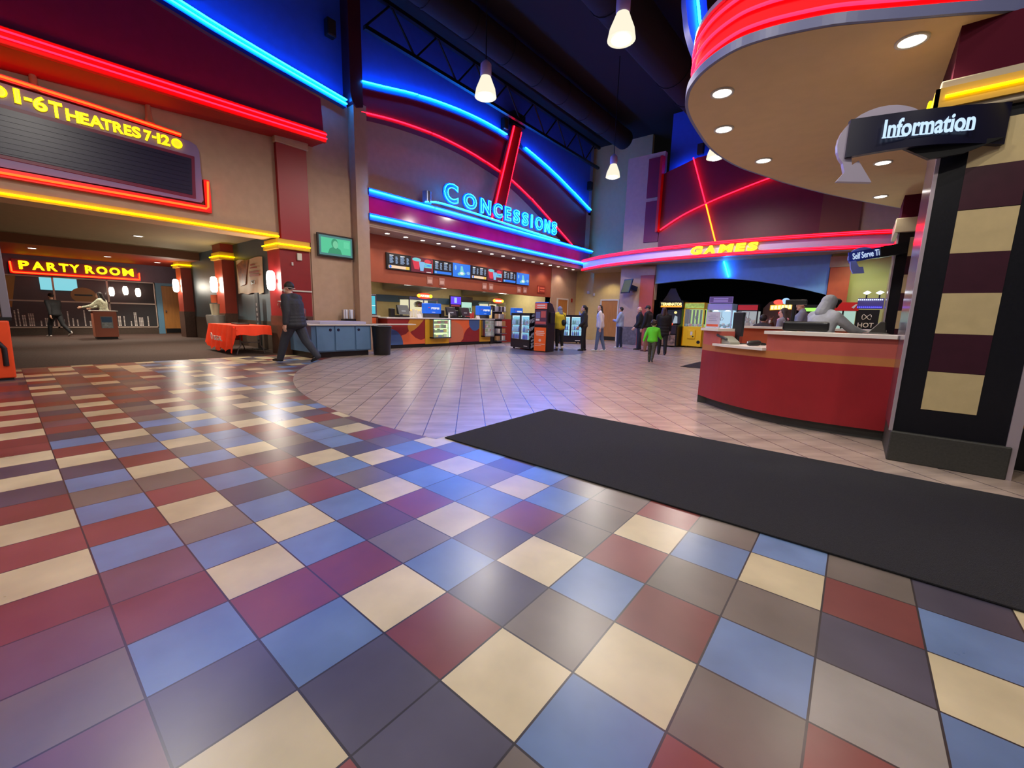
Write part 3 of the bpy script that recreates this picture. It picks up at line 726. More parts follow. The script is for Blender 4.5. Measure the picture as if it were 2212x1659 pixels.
for z0, z1, a, b in ((2.42, 2.46, -14.1, -13.75), (2.34, 2.37, -14.15, -13.6), (2.20, 2.26, -14.2, -13.5), (2.11, 2.17, -14.2, -13.5)):
    MB().box(a, b, 4.89, 4.895, z0, z1).build('text_line', [M('banner_red', (170, 70, 50), .5)], t)
mb = MB(); put_text(mb, '$21', frame((-14.15, 4.892, 0), (1, 0, 0)), 0, .3, 1.87, 2.0, 0, .004); mb.build('price', [BLK], t)

# ---- red table with cloth
t = thing('folding_table', 'folding table with grey bent legs under a red cloth beside the red column', 'table', (-12.85, 4.1, 0))
MB().box(-13.85, -11.9, 3.72, 4.46, .70, .73).build('tabletop', [WPAINT], t)
for x in (-12.15, -13.6):
    P = [(x, 3.85, .7), (x, 3.85, .3), (x + .02, 3.83, .0)]
    MB().tube([(x, 3.86, .70), (x, 3.86, .22), (x, 3.80, .14), (x, 3.76, 0)], .014).build('leg', [M('leg_grey', (120, 110, 110), .4, .5)], t)
    MB().tube([(x, 4.32, .70), (x, 4.32, .22), (x, 4.38, .14), (x, 4.42, 0)], .014).build('leg', [M('leg_grey', (120, 110, 110), .4, .5)], t)
    MB().tube([(x, 3.86, .3), (x, 4.32, .3)], .011).build('brace', [M('leg_grey', (120, 110, 110), .4, .5)], t)
CLO = M('cloth_red', (246, 60, 14), .65, noise=.08, scale=5)
t = thing('tablecloth', 'bright red tablecloth with white REGAL lettering draped over the folding table', 'tablecloth', (-12.85, 4.1, .73))
mb = MB(); n = 26
x0, x1, y0, y1 = -13.93, -11.86, 3.68, 4.5
mb.quad((x0, y0, .737), (x1, y0, .737), (x1, y1, .737), (x0, y1, .737))
def hem(i): return .10 + .05 * math.sin(i * .9) + (.10 if i < 2 else 0)
A = [(x0 + (x1 - x0) * i / n, y0, .737) for i in range(n + 1)]
rows_ = []
for k in range(7):
    f = k / 6
    rows_.append([(x0 + (x1 - x0) * i / n - (.10 * f if i == 0 else 0), y0 - .03 * f * (1.2 + math.sin(i * 1.3)) - .06 * f, .737 + (hem(i) - .737) * f) for i in range(n + 1)])
for k in range(6): mb.strip(rows_[k + 1], rows_[k], 0, True)
m = 10
A = [(x1, y0 + (y1 - y0) * i / m, .737) for i in range(m + 1)]; B = [(x1 + .03 + .01 * math.sin(i * 1.4), y0 + (y1 - y0) * i / m, .50 + .015 * math.sin(i)) for i in range(m + 1)]
mb.strip(B, A, 0, True)
A = [(x0, y1 - (y1 - y0) * i / m, .737) for i in range(m + 1)]; B = [(x0 - .05 - .02 * math.sin(i * 1.4), y1 - (y1 - y0) * i / m, .22 + .03 * math.sin(i)) for i in range(m + 1)]
mb.strip(B, A, 0, True)
mb.prism([(x1 + .02, y0 - .06, .70), (x1 + .02, y0 + .04, .62), (x1 - .02, y0 - .10, .16)], (-.12, 0, 0), 0)
mb.build('cloth', [CLO], t)
yt = y0 - .055
fr = frame((-13.05, yt - .045, 0), (1, 0, -.0), (0, -.09, .99))
mb = MB(); put_text(mb, 'REGAL', fr, 0, .62, .33, .46, .01, .004, 0, .03); mb.build('lettering', [M('print_white', (245, 225, 215), .6)], t)
mb = MB()
o_, r_, u_, n_ = fr
mb.tube([o_ + r_ * (-.14 + .06 * math.cos(R(a))) + u_ * (.43 + .09 * math.sin(R(a))) + n_ * .012 for a in range(0, 360, 24)], .008, closed=True)
mb.fbox(fr, -.17, -.155, .36, .50, .008, .014).fbox(fr, -.155, -.115, .44, .455, .008, .014).fbox(fr, -.155, -.115, .485, .50, .008, .014).fbox(fr, -.125, -.11, .45, .5, .008, .014)
mb.build('crest', [M('print_white', (245, 225, 215), .6)], t)
tag(MB().box(-13.2, -12.75, 4.0, 4.3, .738, .775).build('tray', [BLK], bevel=.01), 'black tray lying on the red tablecloth', 'tray')
# things behind the table
t = thing('merchandise_stand', 'narrow dark standee with faint vertical lettering behind the red table', 'stand', (-13.4, 4.75, 0))
MB().box(-13.52, -13.28, 4.74, 4.78, .02, 1.62).build('panel', [M('standee_dark', (52, 58, 62), .5)], t)
mb = MB()
for k in range(6): mb.box(-13.44, -13.36, 4.735, 4.74, .55 + k * .14, .63 + k * .14)
mb.build('lettering', [M('standee_grey', (120, 125, 125), .5)], t)
MB().box(-13.6, -13.2, 4.6, 4.9, 0, .02).build('foot', [BLK], t)
t = thing('tumbler_display', 'souvenir tumbler on a grey pot display behind the red tablecloth', 'display', (-15.5, 4.3, 0))
MB().lathe([(.20, 0), (.22, .5), (.26, .92), (.24, .95)], (-15.5, 4.3, 0), 18).build('pot', [M('pot_grey', (104, 98, 92), .4)], t)
MB().lathe([(.10, 0), (.13, .3), (.13, .34)], (-15.5, 4.3, .95), 16).build('tumbler', [M('tumbler', (190, 178, 150), .4)], t)
MB().box(-15.75, -15.25, 4.28, 4.32, 1.32, 1.56).build('price_card', [M('card_orange', (200, 84, 40), .5)], t)
# far left promotional stand
t = thing('game_standee', 'promotional stand with grey posts and orange red base at the carpet edge', 'standee', (-10, -.5, 0))
OR = M('standee_orange', (236, 74, 22), .5, noise=.08, scale=3)
MB().prism([(-9.8, -1.4, .03), (-9.8, .075, .03), (-9.8, .09, .89), (-9.8, -1.3, .89)], (-.5, 0, 0)).build('base', [OR], t, bevel=.02)
MB().box(-10.3, -9.82, -1.4, .05, 0, .03).build('foot', [BLK], t)
mb = MB()
mb.tube([(-9.79, -.005, .22), (-9.79, .0, .48), (-9.79, -.04, .56), (-9.79, -.15, .58), (-9.79, -.25, .54), (-9.79, -.29, .22)], .03)
mb.build('lettering', [M('standee_black', (22, 14, 18), .5)], t)
mb = MB().box(-10.0, -9.84, .03, .125, .93, 2.0).box(-10.0, -9.84, -1.3, -1.18, .93, 2.0).box(-10.0, -9.84, -1.3, .125, 1.9, 2.0); mb.build('frame', [M('standee_grey_post', (122, 116, 128), .45)], t, bevel=.01)
MB().box(-10.2, -9.82, -1.3, .12, .89, .94).build('ledge', [BLK], t)

# ---- wall television on the left wall
def television(name, fr, w, h, label, screen, pict):
    o, r, u, n = fr
    t = thing(name, label, 'television', tuple(o))
    MB().fbox(fr, -w / 2, w / 2, -h / 2, h / 2, 0, .05).build('bezel', [BLK], t, bevel=.008)
    mb = MB().fbox(fr, -w / 2 + .045, w / 2 - .045, -h / 2 + .045, h / 2 - .045, .05, .054); mb.build('screen', [screen], t)
    mb = MB(); pict(mb, fr); 
    if mb.v: mb.build('picture', pict.mats, t)
    MB().fbox(fr, -.12, .12, -.1, .1, -.45 if abs(r.x) > .1 else -.09, 0).build('mount', [BLKM], t)
    return t
def pict_man(mb, fr):
    o, r, u, n = fr
    mb.fbox(fr, -.42, .42, -.2, .2, .054, .055, 0)
    def disc(cu, cv, a, b, m, w):
        P = [o + r * (cu + a * math.cos(R(q))) + u * (cv + b * math.sin(R(q))) + n * w for q in range(0, 360, 15)]
        mb.prism(P, n * .001, m)
    mb.prism([o + r * a + u * b + n * .0552 for a, b in ((-.24, -.2), (.16, -.2), (.12, -.08), (.03, -.03), (-.1, -.03), (-.19, -.08))], n * .001, 1)
    disc(-.04, .07, .095, .125, 1, .0562); disc(-.02, .04, .075, .10, 2, .0574); mb.fbox(fr, .22, .38, -.02, .15, .0552, .056, 3)
pict_man.mats = [glow('tv_green', (.10, .62, .34), .9), glow('tv_green_dark', (.05, .36, .19), .8), glow('tv_green_light', (.22, .72, .42), .8), glow('tv_green_mid', (.14, .7, .4), .9)]
television('television', frame((-11.31, 6.06, 2.90), (0, 1, 0)), 1.03, .60, 'flat television showing a green tinted man, on the beige wall above the blue cabinet', glow('tv_blueish', (.10, .30, .30), .7), pict_man)
# ---------------------------------------------------------------- concession wall
XC = -11.15
blueA = spline([(6.86, 7.25, 0), (7.5, 7.38, 0), (8.7, 7.63, 0), (10.3, 7.83, 0), (11.8, 7.90, 0), (13.3, 7.84, 0), (14.0, 7.76, 0), (15.5, 7.5, 0), (16.9, 7.18, 0), (19.45, 6.5, 0)], 3)
redA = spline([(6.86, 6.50, 0), (7.9, 6.66, 0), (9.0, 6.75, 0), (9.9, 6.77, 0), (11.26, 6.69, 0), (12.9, 6.46, 0), (13.5, 6.32, 0), (14.6, 5.97, 0), (15.76, 5.52, 0), (17.98, 4.6, 0)], 3)
bA = [(p.x, p.y) for p in blueA]; rA = [(p.x, p.y) for p in redA]
mb = MB()
wall_poly(mb, XC - .34, [(6.86, 3.6), (19.75, 3.6), (19.75, 6.4)] + list(reversed(bA)), -.3, 0)
wall_poly(mb, XC - .06, bA + [(19.75, 6.4), (19.75, 9.6), (6.86, 9.6)], -.3, 1)
wall_poly(mb, XC - .05, [(19.25, 4.5), (19.75, 4.5), (19.75, 6.5), (19.25, 6.55)], -.1, 0)
wall_poly(mb, XC - .05, [(19.5, 6.3), (19.75, 6.3), (19.75, 9.6), (19.5, 9.6)], -.1, 2)
struct(mb.build('wall_concession', [BEIGE, BLUEP, M('pale_blue_trim', (120, 130, 170), .6)]))
t = thing('neon_arch', 'maroon arch band between a blue and a red neon tube above the concession sign', 'neon arch', (XC, 13, 6))
mb = MB(); wall_poly(mb, XC, [(y, z - .05) for y, z in rA] + [(19.22, 4.55)] + [(19.22, 6.56)] + list(reversed(bA))[1:], -.32); mb.build('band', [MAROON], t)
mb = MB(); mb.band([(XC - .02, y) for y, z in bA], [z - .13 for y, z in bA], [z + .02 for y, z in bA], (.10, 0)); mb.build('light_channel', [BCHAN], t)
def split_runs(P, x, r, mat, t, cuts):
    """tube runs along (y,z) points with small gaps"""
    runs = [[]]
    for i, (y, z) in enumerate(P):
        runs[-1].append((x, y, z))
        if i in cuts: runs.append([(x, y + .05, z)])
    for q in runs:
        if len(q) > 1: MB().tube(q, r).build('neon_tube', [mat], t)
split_runs([q for q in bA if q[0] < 13.22], XC + .13, .018, NB, t, (6, 13))
split_runs([q for q in bA if q[0] > 13.85], XC + .13, .018, NB, t, (7,))
split_runs([(y, z + .02) for y, z in rA], XC + .035, .018, NR, t, (7, 13, 21))
# slanting slash
t = thing('neon_slash', 'slanting red blade lit by neon crossing the concession arch', 'neon light', (XC, 12.7, 6))
for a, b, nm, mm in ((0, 1, 'blade', M('slash_red', (180, 10, 20), .4)),):
    mb = MB(); mb.prism([(XC + .02, 11.98, 4.62), (XC + .02, 12.62, 4.62), (XC + .02, 13.72, 8.35), (XC + .02, 13.18, 8.3)], (.12, 0, 0)); mb.build('blade', [mm], t)
MB().tube([(XC + .17, 12.06, 4.72), (XC + .17, 13.22, 8.27)], .022).build('neon_tube', [NR], t)
MB().tube([(XC + .08, 12.70, 4.72), (XC + .08, 13.78, 8.25)], .018).build('neon_tube', [NR], t)
MB().box(XC - .05, XC + .2, 13.15, 13.85, 8.35, 8.8).build('bracket', [BLKM], t)
def wall_speaker(p, rz, label):
    t = thing('wall_speaker', label, 'speaker', p, None, rz)
    o = Vector(p)
    mb = MB().box(-.12, .12, -.1, .1, -.2, .2)
    M4 = Matrix.Translation(o) @ Matrix.Rotation(rz, 4, 'Z')
    mb.v = [tuple(M4 @ Vector(v)) for v in mb.v]
    mb.build('cabinet', [BLK], t, bevel=.03)
    mb = MB().box(-.10, .10, .1, .108, -.17, .17); mb.v = [tuple(M4 @ Vector(v)) for v in mb.v]
    mb.build('grille', [M('grille', (26, 26, 30), .7)], t)
wall_speaker((XL + .12, 6.15, 8.25), -PI / 2, 'small black wall speaker above the twin blue neon moulding')
wall_speaker((XC + .08, 12.75, 8.2), -PI / 2, 'small black wall speaker above the blue arch beside the red slash')
wall_speaker((XC + .08, 19.3, 7.6), -PI / 2, 'small black wall speaker at the far end of the blue concession wall')

# fascia
t = thing('concession_fascia', 'purple glossy fascia edged by two bright blue neon lines over the concession stand', 'fascia', (-11.3, 13, 4))
y0, y1 = 6.98, 19.85
MB().box(-12.0, -11.2, y0, y1, 3.62, 4.60).build('body', [BEIGE], t)
MB().box(-11.21, -11.18, y0, y1 - .1, 3.92, 4.44).build('panel', [M('fascia_purple', (176, 26, 96), .12, noise=.25, scale=1.2)], t)
for za, zb in ((4.42, 4.60), (3.74, 3.93)):
    mb = MB(); mb.box(-11.2, -11.04, y0, y1, za, zb); mb.build('light_channel', [BCHAN], t)
for z, ya in ((4.53, y0), (3.85, y0)):
    for a, b in ((y0, 9.3), (9.36, 13.6), (13.66, y1 - .05)):
        MB().tube([(-11.0, a, z), (-11.0, b, z)], .019).build('neon_tube', [NB], t)
MB().box(-12.1, -11.2, y0, y1, 3.58, 3.63).build('soffit', [M('fascia_soffit', (168, 140, 130), .6)], t)
for k in range(18):
    y = 7.25 + k * .69
    tt = thing('downlight', 'small round downlight in the row under the blue neon fascia', 'ceiling light', (-11.62, y, 3.58), 'downlights under the concession fascia')
    MB().lathe([(.09, 0), (.09, -.01), (.07, -.01), (.07, 0)], (-11.62, y, 3.58), 14).build('trim_ring', [WPAINT], tt)
    MB().cyl((-11.62, y, 3.576), (-11.62, y, 3.57), .068, n=14).build('lens', [DLT], tt)
    if k % 2 == 0: lamp_light('downlight_lamp', 'SPOT', (-11.62, y, 3.54), 44, (1, .84, .66), .05, None, 120, .6)

# CONCESSIONS letters
t = thing('concessions_sign', 'blue neon CONCESSIONS lettering standing above the fascia with an underline tube', 'sign', (-10.95, 12.5, 4.6))
fr = frame((-10.9, 0, 0), (0, 1, 0))
let = [('C', 9.62, 10.226, 4.79, 5.4), ('O', 10.498, 11.113, 4.78, 5.2700000000000005), ('N', 11.339, 11.855, 4.7700000000000005, 5.26), ('C', 12.036, 12.489, 4.7700000000000005, 5.26), ('E', 12.679, 13.014, 4.7700000000000005, 5.26), ('S', 13.177, 13.557, 4.7700000000000005, 5.26), ('S', 13.738, 14.118, 4.7700000000000005, 5.2700000000000005), ('I', 14.317, 14.407, 4.7700000000000005, 5.2700000000000005), ('O', 14.625, 15.14, 4.76, 5.2700000000000005), ('N', 15.294, 15.683, 4.76, 5.2700000000000005), ('S', 15.846, 16.217, 4.75, 5.29)]
LFACE = M('letter_blue_face', (10, 60, 200), .4)
for s, a, b, z0, z1 in let:
    mb = MB(); put_text(mb, s, fr, a - .03, b + .03, z0 - .03, z1 + .03, -.03, .02, 0, .045, 0)
    put_text(mb, s, fr, a, b, z0, z1, .03, .01, .013, .03, 1)
    mb.build('letter', [LFACE, NB], t)
P = spline([(-10.88, 8.85, 4.60), (-10.88, 9.15, 4.66), (-10.88, 9.6, 4.70), (-10.88, 11.2, 4.69), (-10.88, 13, 4.64), (-10.88, 16.5, 4.58)], 4)
MB().tube(P, .016).build('neon_tube', [NB], t)
MB().band([(-10.98, p.y) for p in P], [p.z - .03 for p in P], [p.z + .03 for p in P], (.06, 0)).build('rail', [M('rail_silver', (120, 126, 150), .3, .6)], t)
MB().cyl((-11.0, 9.0, 4.60), (-11.0, 9.0, 4.95), .14, n=20).build('end_post', [M('rail_silver', (120, 126, 150), .3, .6)], t)

# menu wall
BRICK = M('menu_wall', (150, 74, 50), .6, noise=.05)
mb = MB().box(-12.3, -12.08, 6.98, 17.7, 2.12, 3.6); struct(mb.build('wall_menu', [BRICK]))
BCOL = [glow('scr_black', (.004, .005, .012), .6), glow('scr_text', (.35, .5, .75), .9), glow('scr_white', (.9, .9, .9), 1.0), glow('scr_peach', (.95, .66, .45), 1.0), glow('scr_blue', (.02, .2, .85), 1.0), glow('scr_red', (.8, .04, .08), .9), glow('scr_maroon', (.16, .01, .03), .9), glow('scr_sky', (.25, .55, .9), .9), glow('scr_teal', (.2, .7, .75), .9), glow('scr_amber', (.95, .6, .1), .9)]
yb0, yb1 = 8.16, 15.82
wd = (yb1 - yb0) / 8
def menu(k, y, kind, label):
    t = thing('menu_screen', label, 'menu board', (-12.05, y + wd / 2, 2.8))
    fr = frame((-12.05, y, 2.56), (0, 1, 0))
    MB().fbox(fr, 0, wd, 0, .52, -.03, .03).build('bezel', [BLK], t, bevel=.004)
    mb = MB()
    B = lambda a, b, c, d, m, w=.0335: mb.fbox(fr, a * wd, b * wd, c * .52, d * .52, w, w + .001, m)
    def disc(cu, cv, a, b, m, w=.036):
        o, r, u, n = fr
        mb.prism([o + r * (cu * wd + a * math.cos(R(q))) + u * (cv * .52 + b * math.sin(R(q))) + n * w for q in range(0, 360, 24)], n * .001, m)
    if kind in (0, 2):
        B(.02, .98, .02, .98, 0, .031)
        for c, wdt in ((.12, .16), (.36, .1), (.56, .18), (.82, .1)):
            if wdt > .12: B(c, c + wdt, .84, .89, 2)
            for q in range(7):
                B(c, c + wdt * (.75 + .25 * ((q * 7 + k) % 3) / 2), .78 - q * .065, .815 - q * .065, 1)
        B(.08, .94, .08, .26, 3 if kind == 0 else 4)
        disc(.15, .17, .045, .045, 4 if kind == 0 else 7)
        if kind == 0: B(.78, .94, .08, .26, 9, .035)
    elif kind == 1:
        B(.02, .98, .02, .98, 6, .031)
        o, r, u, n = fr
        mb.prism([o + r * (a * wd) + u * (b * .52) + n * .034 for a, b in ((.06, .78), (.46, .78), (.36, .2), (.16, .2))], n * .001, 5)
        mb.prism([o + r * (a * wd) + u * (b * .52) + n * .036 for a, b in ((.36, .72), (.62, .72), (.56, .12), (.42, .12))], n * .001, 7)
        disc(.26, .82, .19, .06, 8); disc(.76, .78, .15, .07, 5)
        B(.60, .95, .36, .66, 8, .037)
        put_text(mb, 'COMBO', fr, .62 * wd, .93 * wd, .44 * .52, .58 * .52, .039, .001, 0, .03, 4)
        B(.96, .99, .05, .95, 5); B(.7, .92, .06, .1, 2)
    else:
        B(.02, .98, .02, .98, 4, .031)
        o, r, u, n = fr
        mb.prism([o + r * (a * wd) + u * (b * .52) + n * .034 for a, b in ((.44, .82), (.54, .82), (.60, .45), (.72, .3), (.6, .16), (.3, .14), (.26, .26), (.42, .42))], n * .001, 8)
        disc(.86, .36, .10, .06, 7); disc(.16, .66, .05, .09, 7); disc(.5, .3, .1, .05, 2, .037)
    mb.build('screen', BCOL, t)
kinds = ['black menu screen with peach banner', 'dark red menu screen of combo cups', 'black menu screen with blue banner', 'bright blue menu screen with drink splash']
for k in range(8):
    lab = kinds[k % 4] + (', in the near half of the row' if k < 4 else ', in the far half of the row')
    menu(k, yb0 + k * wd, k % 4, lab)
for i, (y, n_) in enumerate(((9.85, 'first'), (10.42, 'first'), (12.72, 'second'), (13.12, 'second'), (15.0, 'third'), (15.45, 'third'))):
    side = 'nearer the television' if i % 2 == 0 else 'farther from the television'
    mb = MB().box(-12.075, -12.06, y, y + .26, 2.2, 2.46, 0).box(-12.06, -12.057, y + .04, y + .22, 2.25, 2.36, 1)
    tag(mb.build('notice_sheet', [M('notice', (170, 120, 108), .6), M('notice_print', (205, 170, 160), .6)]), 'pale notice sheet below the menu screens, ' + n_ + ' pair, the one ' + side, 'notice')
t = thing('wall_lettering', 'red lettered pick-up notice at the end of the brown menu wall', 'sign', (-12.06, 16.9, 2.4))
mb = MB().box(-12.075, -12.06, 16.55, 17.2, 2.28, 2.62, 0); mb.build('plate', [M('plate_red', (140, 50, 40), .5)], t)
mb = MB()
for z in (2.36, 2.48): mb.box(-12.06, -12.055, 16.75, 17.12, z, z + .07)
mb.box(-12.06, -12.055, 16.58, 16.68, 2.32, 2.58); mb.build('lettering', [M('plate_text', (216, 110, 86), .5)], t)

# kitchen behind
KW = M('kitchen_wall', (176, 162, 118), .6, noise=.05)
mb = MB()
mb.box(-15.8, -15.6, 6.9, 20.2, 0, 3.6, 0).box(-15.6, -11.5, 6.85, 6.98, 0, 3.6, 0).box(-15.6, -12.1, 17.7, 17.8, 0, 3.6, 0)
mb.box(-15.59, -15.57, 6.98, 17.7, 1.62, 1.9, 1)
struct(mb.build('wall_kitchen', [KW, M('kitchen_stripe', (52, 82, 112), .5)]))
struct(MB().box(-15.6, -12.1, 6.98, 17.7, 2.62, 2.7).build('ceiling_kitchen', [M('kitchen_ceiling', (206, 190, 140), .7)]))
for y in (8.4, 10.6, 12.8, 15.0, 16.8):
    lamp_light('kitchen_light', 'AREA', (-13.6, y, 2.58), 42, (1, .92, .72), (1.1, .5))
for i, y in enumerate((9.6, 11.9, 14.6)):
    tag(MB().box(-13.9, -12.9, y - .3, y + .3, 2.595, 2.625).build('ceiling_panel_light', [glow('panel_glow', (1, .92, .72), 2.2)]), 'flat ceiling light panel inside the concession kitchen, ' + ('nearest the television', 'in the middle of the kitchen', 'toward the far kitchen end')[i], 'ceiling light')
def popcorn_machine(y, w, label):
    t = thing('popcorn_machine', label, 'popcorn machine', (-14.3, y, 0))
    MB().box(-14.7, -13.95, y - w / 2, y + w / 2, 0, .9).build('cabinet', [CHROME], t)
    MB().box(-14.7, -14.0, y - w / 2, y + w / 2, .9, 1.0).build('tray', [CHROME], t)
    MB().box(-14.66, -14.05, y - w / 2 + .04, y + w / 2 - .04, 1.0, 1.32).build('popcorn', [M('popcorn', (236, 216, 150), .8, noise=.5, scale=60, bump=.8, bscale=90, emit=.12)], t, bevel=.06)
    mb = MB()
    for yy in (y - w / 2, y - w * .02, y + w / 2 - .04): mb.box(-14.02, -13.98, yy, yy + .04, 1.0, 1.72)
    mb.box(-14.7, -13.96, y - w / 2, y + w / 2, 1.70, 1.8); mb.build('frame', [CHROME], t)
    mb = MB().lathe([(.16, 0), (.2, .12), (.16, .2), (.05, .24)], (-14.35, y, 1.42), 14); mb.build('kettle', [CHROME], t)
    MB().box(-14.66, -14.6, y - w / 2 + .05, y + w / 2 - .05, 1.3, 1.7).build('lit_back', [glow('pop_glow', (1, .92, .6), .8)], t)
    # sign
    fr = frame((-13.95, y, 1.87), (0, 1, 0))
    o, r, u, n = fr
    mb = MB()
    mb.prism([o + r * (.40 * math.cos(R(q))) + u * (.115 * math.sin(R(q))) for q in range(0, 360, 12)], n * .03, 0)
    for q in (-.31, .31): mb.prism([o + r * (q + .085 * math.cos(R(a))) + u * (.07 * math.sin(R(a))) + n * .031 for a in range(0, 360, 20)], n * .004, 1)
    put_text(mb, 'POPCORN', fr, -.22, .22, -.05, .05, .034, .004, 0, .03, 2)
    mb.build('sign', [glow('pop_red', (1, .05, .01), 1.4), glow('pop_yellow', (1, .62, .03), 2.2), glow('pop_white', (1, .85, .5), 2.5)], t)
popcorn_machine(11.25, 1.5, 'stainless popcorn machine under the red and yellow POPCORN oval nearer the blue cabinet')
popcorn_machine(15.85, 1.3, 'stainless popcorn machine under the POPCORN oval behind the drinks cooler')
t = thing('monitor', 'kitchen monitor showing a purple blue picture above the order tills', 'monitor', (-14.1, 13.15, 1.7))
MB().box(-14.15, -14.1, 12.8, 13.5, 1.48, 1.98).build('bezel', [BLK], t)
mb = MB().box(-14.1, -14.095, 12.84, 13.46, 1.6, 1.94, 0).box(-14.095, -14.09, 13.05, 13.2, 1.66, 1.9, 1).box(-14.1, -14.095, 12.86, 13.4, 1.51, 1.57, 2); mb.build('screen', [glow('mon_blue', (.12, .04, .9), 1.1), glow('mon_cyan', (.4, .6, .95), 1.0), glow('mon_red', (.5, .05, .1), .6)], t)
MB().box(-14.2, -14.15, 13.1, 13.2, 0.9, 1.7).build('stand', [BLKM], t)
t = thing('glass_fridge', 'upright fridge with a lit greenish glass door behind the order tills', 'fridge', (-15.1, 14.6, 0))
MB().box(-15.5, -14.9, 14.2, 15.0, 0, 2.0).build('body', [BLK], t, bevel=.01)
MB().box(-14.9, -14.88, 14.26, 14.94, .3, 1.75).build('door', [glow('fridge_glow', (.5, .85, .7), .9)], t)
mb = MB()
for z in (.6, .95, 1.3):
    mb.box(-14.88, -14.86, 14.28, 14.92, z, z + .03)
    for q in range(6): mb.box(-14.88, -14.87, 14.32 + q * .1, 14.38 + q * .1, z + .03, z + .2)
mb.build('shelf', [M('fridge_dark', (60, 90, 80), .5)], t)
MB().box(-15.45, -14.88, 14.2, 15.0, 1.8, 2.0).build('header', [BLK], t)
for y, lb in ((7.9, 'steel back counter along the kitchen wall near the glass warmer'), (13.6, 'steel back counter along the kitchen wall behind the tills')):
    tag(MB().box(-15.55, -14.95, y - .8, y + (1.2 if y < 10 else .5), 0, .92).build('back_counter', [CHROME], bevel=.01), lb, 'counter')

# kitchen clutter
def cup_stack(x, y, z, n_, rgb, label, grp=None):
    mb = MB(); prof = [(.035, 0)]
    for k in range(n_): prof += [(.048, .1 + k * .014), (.045, .106 + k * .014)]
    mb.lathe(prof, (x, y, z), 14)
    tag(mb.build('cup_stack', [M('cup_%d' % rgb[0], rgb, .4)]), label, 'cups', grp)
for k in range(5): cup_stack(-12.25, 9.25 + k * .13, 1.01, 9 + (k * 5) % 7, (226, 222, 214), 'stack of white paper cups between the first till and the blue dispenser', 'white cup stacks behind the counter edge')
for k in range(4): cup_stack(-12.3, 12.05 + k * .13, 1.01, 8 + (k * 3) % 6, (190, 60, 60), 'stack of red paper cups just before the second blue dispenser', 'red cup stacks behind the counter edge')
tag(MB().prism([(-15.5, 10.3, 2.6), (-14.2, 10.3, 2.6), (-14.0, 10.3, 2.25), (-15.5, 10.3, 2.1)], (0, 2.2, 0)).build('extractor_hood', [CHROME]), 'steel extractor hood above the nearer popcorn machine', 'hood')
tag(MB().prism([(-15.5, 14.9, 2.6), (-14.3, 14.9, 2.6), (-14.1, 14.9, 2.25), (-15.5, 14.9, 2.1)], (0, 2.0, 0)).build('extractor_hood', [CHROME]), 'steel extractor hood above the farther popcorn machine', 'hood')
t = thing('wall_shelf', 'steel kitchen shelf carrying boxes along the back wall near the glass warmer', 'shelf', (-15.4, 8.4, 1.4))
MB().box(-15.6, -15.25, 7.5, 9.6, 1.36, 1.39).build('board', [CHROME], t)
for y in (7.6, 9.5): MB().box(-15.6, -15.3, y, y + .03, 1.2, 1.36).build('bracket', [CHROME], t)
for k, (y, w_, h_, rgb, nm) in enumerate(((7.55, .4, .22, (170, 130, 84), 'tan'), (8.05, .3, .3, (205, 200, 190), 'white'), (8.5, .36, .18, (120, 80, 60), 'brown'), (9.0, .3, .26, (90, 110, 130), 'grey blue'))):
    tag(MB().box(-15.55, -15.3, y, y + w_, 1.39, 1.39 + h_).build('storage_box', [M('box_' + str(rgb[0]), rgb, .6)]), nm + ' storage box on the kitchen wall shelf', 'box')
# front counter
t = thing('concession_counter', 'long concession counter painted with overlapping coloured circles under a pale top', 'counter', (-11.9, 10.4, 0))
xf = -11.6
MB().box(-12.2, xf - .02, 7.86, 12.9, .0, .12).build('kick', [BLK], t)
MB().box(-12.25, xf, 7.86, 12.9, .12, .97).build('body', [M('counter_body', (150, 40, 30), .45)], t)
MB().box(-12.35, xf + .06, 7.8, 12.95, .97, 1.01).build('worktop', [WHITE], t, bevel=.006)
MUR = [M('mural_maroon', (142, 32, 30), .45, noise=.06), M('mural_blue', (62, 92, 144), .45), M('mural_gold', (194, 132, 40), .45), M('mural_orange', (226, 104, 54), .45), M('mural_salmon', (206, 116, 80), .45), M('mural_yellow', (220, 164, 30), .45)]
fr = frame((xf, 0, 0), (0, 1, 0))
def flat(mb, pts, m, w):
    o, r, u, n = fr
    mb.prism([o + r * a + u * b + n * w for a, b in pts], n * .003, m)
def arc(cu, cv, rad, a0, a1, k=14): return [(cu + rad * math.cos(R(a0 + (a1 - a0) * i / k)), cv + rad * math.sin(R(a0 + (a1 - a0) * i / k))) for i in range(k + 1)]
mb = MB()
flat(mb, [(7.87, .12), (9.36, .12), (9.36, .97), (7.87, .97)], 0, .001)
flat(mb, [(8.37, .12), (9.36, .12), (9.36, .30), (9.18, .25), (8.95, .33), (8.78, .47), (8.70, .58), (8.55, .46), (8.38, .42)], 3, .005)
flat(mb, [(7.87, .12)] + arc(7.92, .12, .52, 0, 95) + [(7.87, .64)], 1, .009)
flat(mb, [(8.69, .52), (8.63, .7), (8.66, .85), (8.74, .97), (9.34, .97), (9.1, .74), (8.9, .6)], 2, .009)
mb.build('mural', MUR, t)
mb = MB()
flat(mb, [(10.46, .12), (12.08, .12), (12.08, .97), (10.46, .97)], 3, .001)
flat(mb, [(10.46, .12), (11.1, .12), (11.22, .35), (11.2, .6), (11.05, .78), (10.75, .9), (10.46, .88)], 4, .005)
flat(mb, [(11.05, .12)] + list(reversed(arc(11.72, .2, .52, 10, 175))) + [(12.08, .25), (12.08, .12)], 0, .009)
flat(mb, [(12.08, .97), (11.5, .97)] + list(reversed(arc(11.82, .86, .32, -40, -190))) + [], 1, .013)
mb.build('mural', MUR, t)
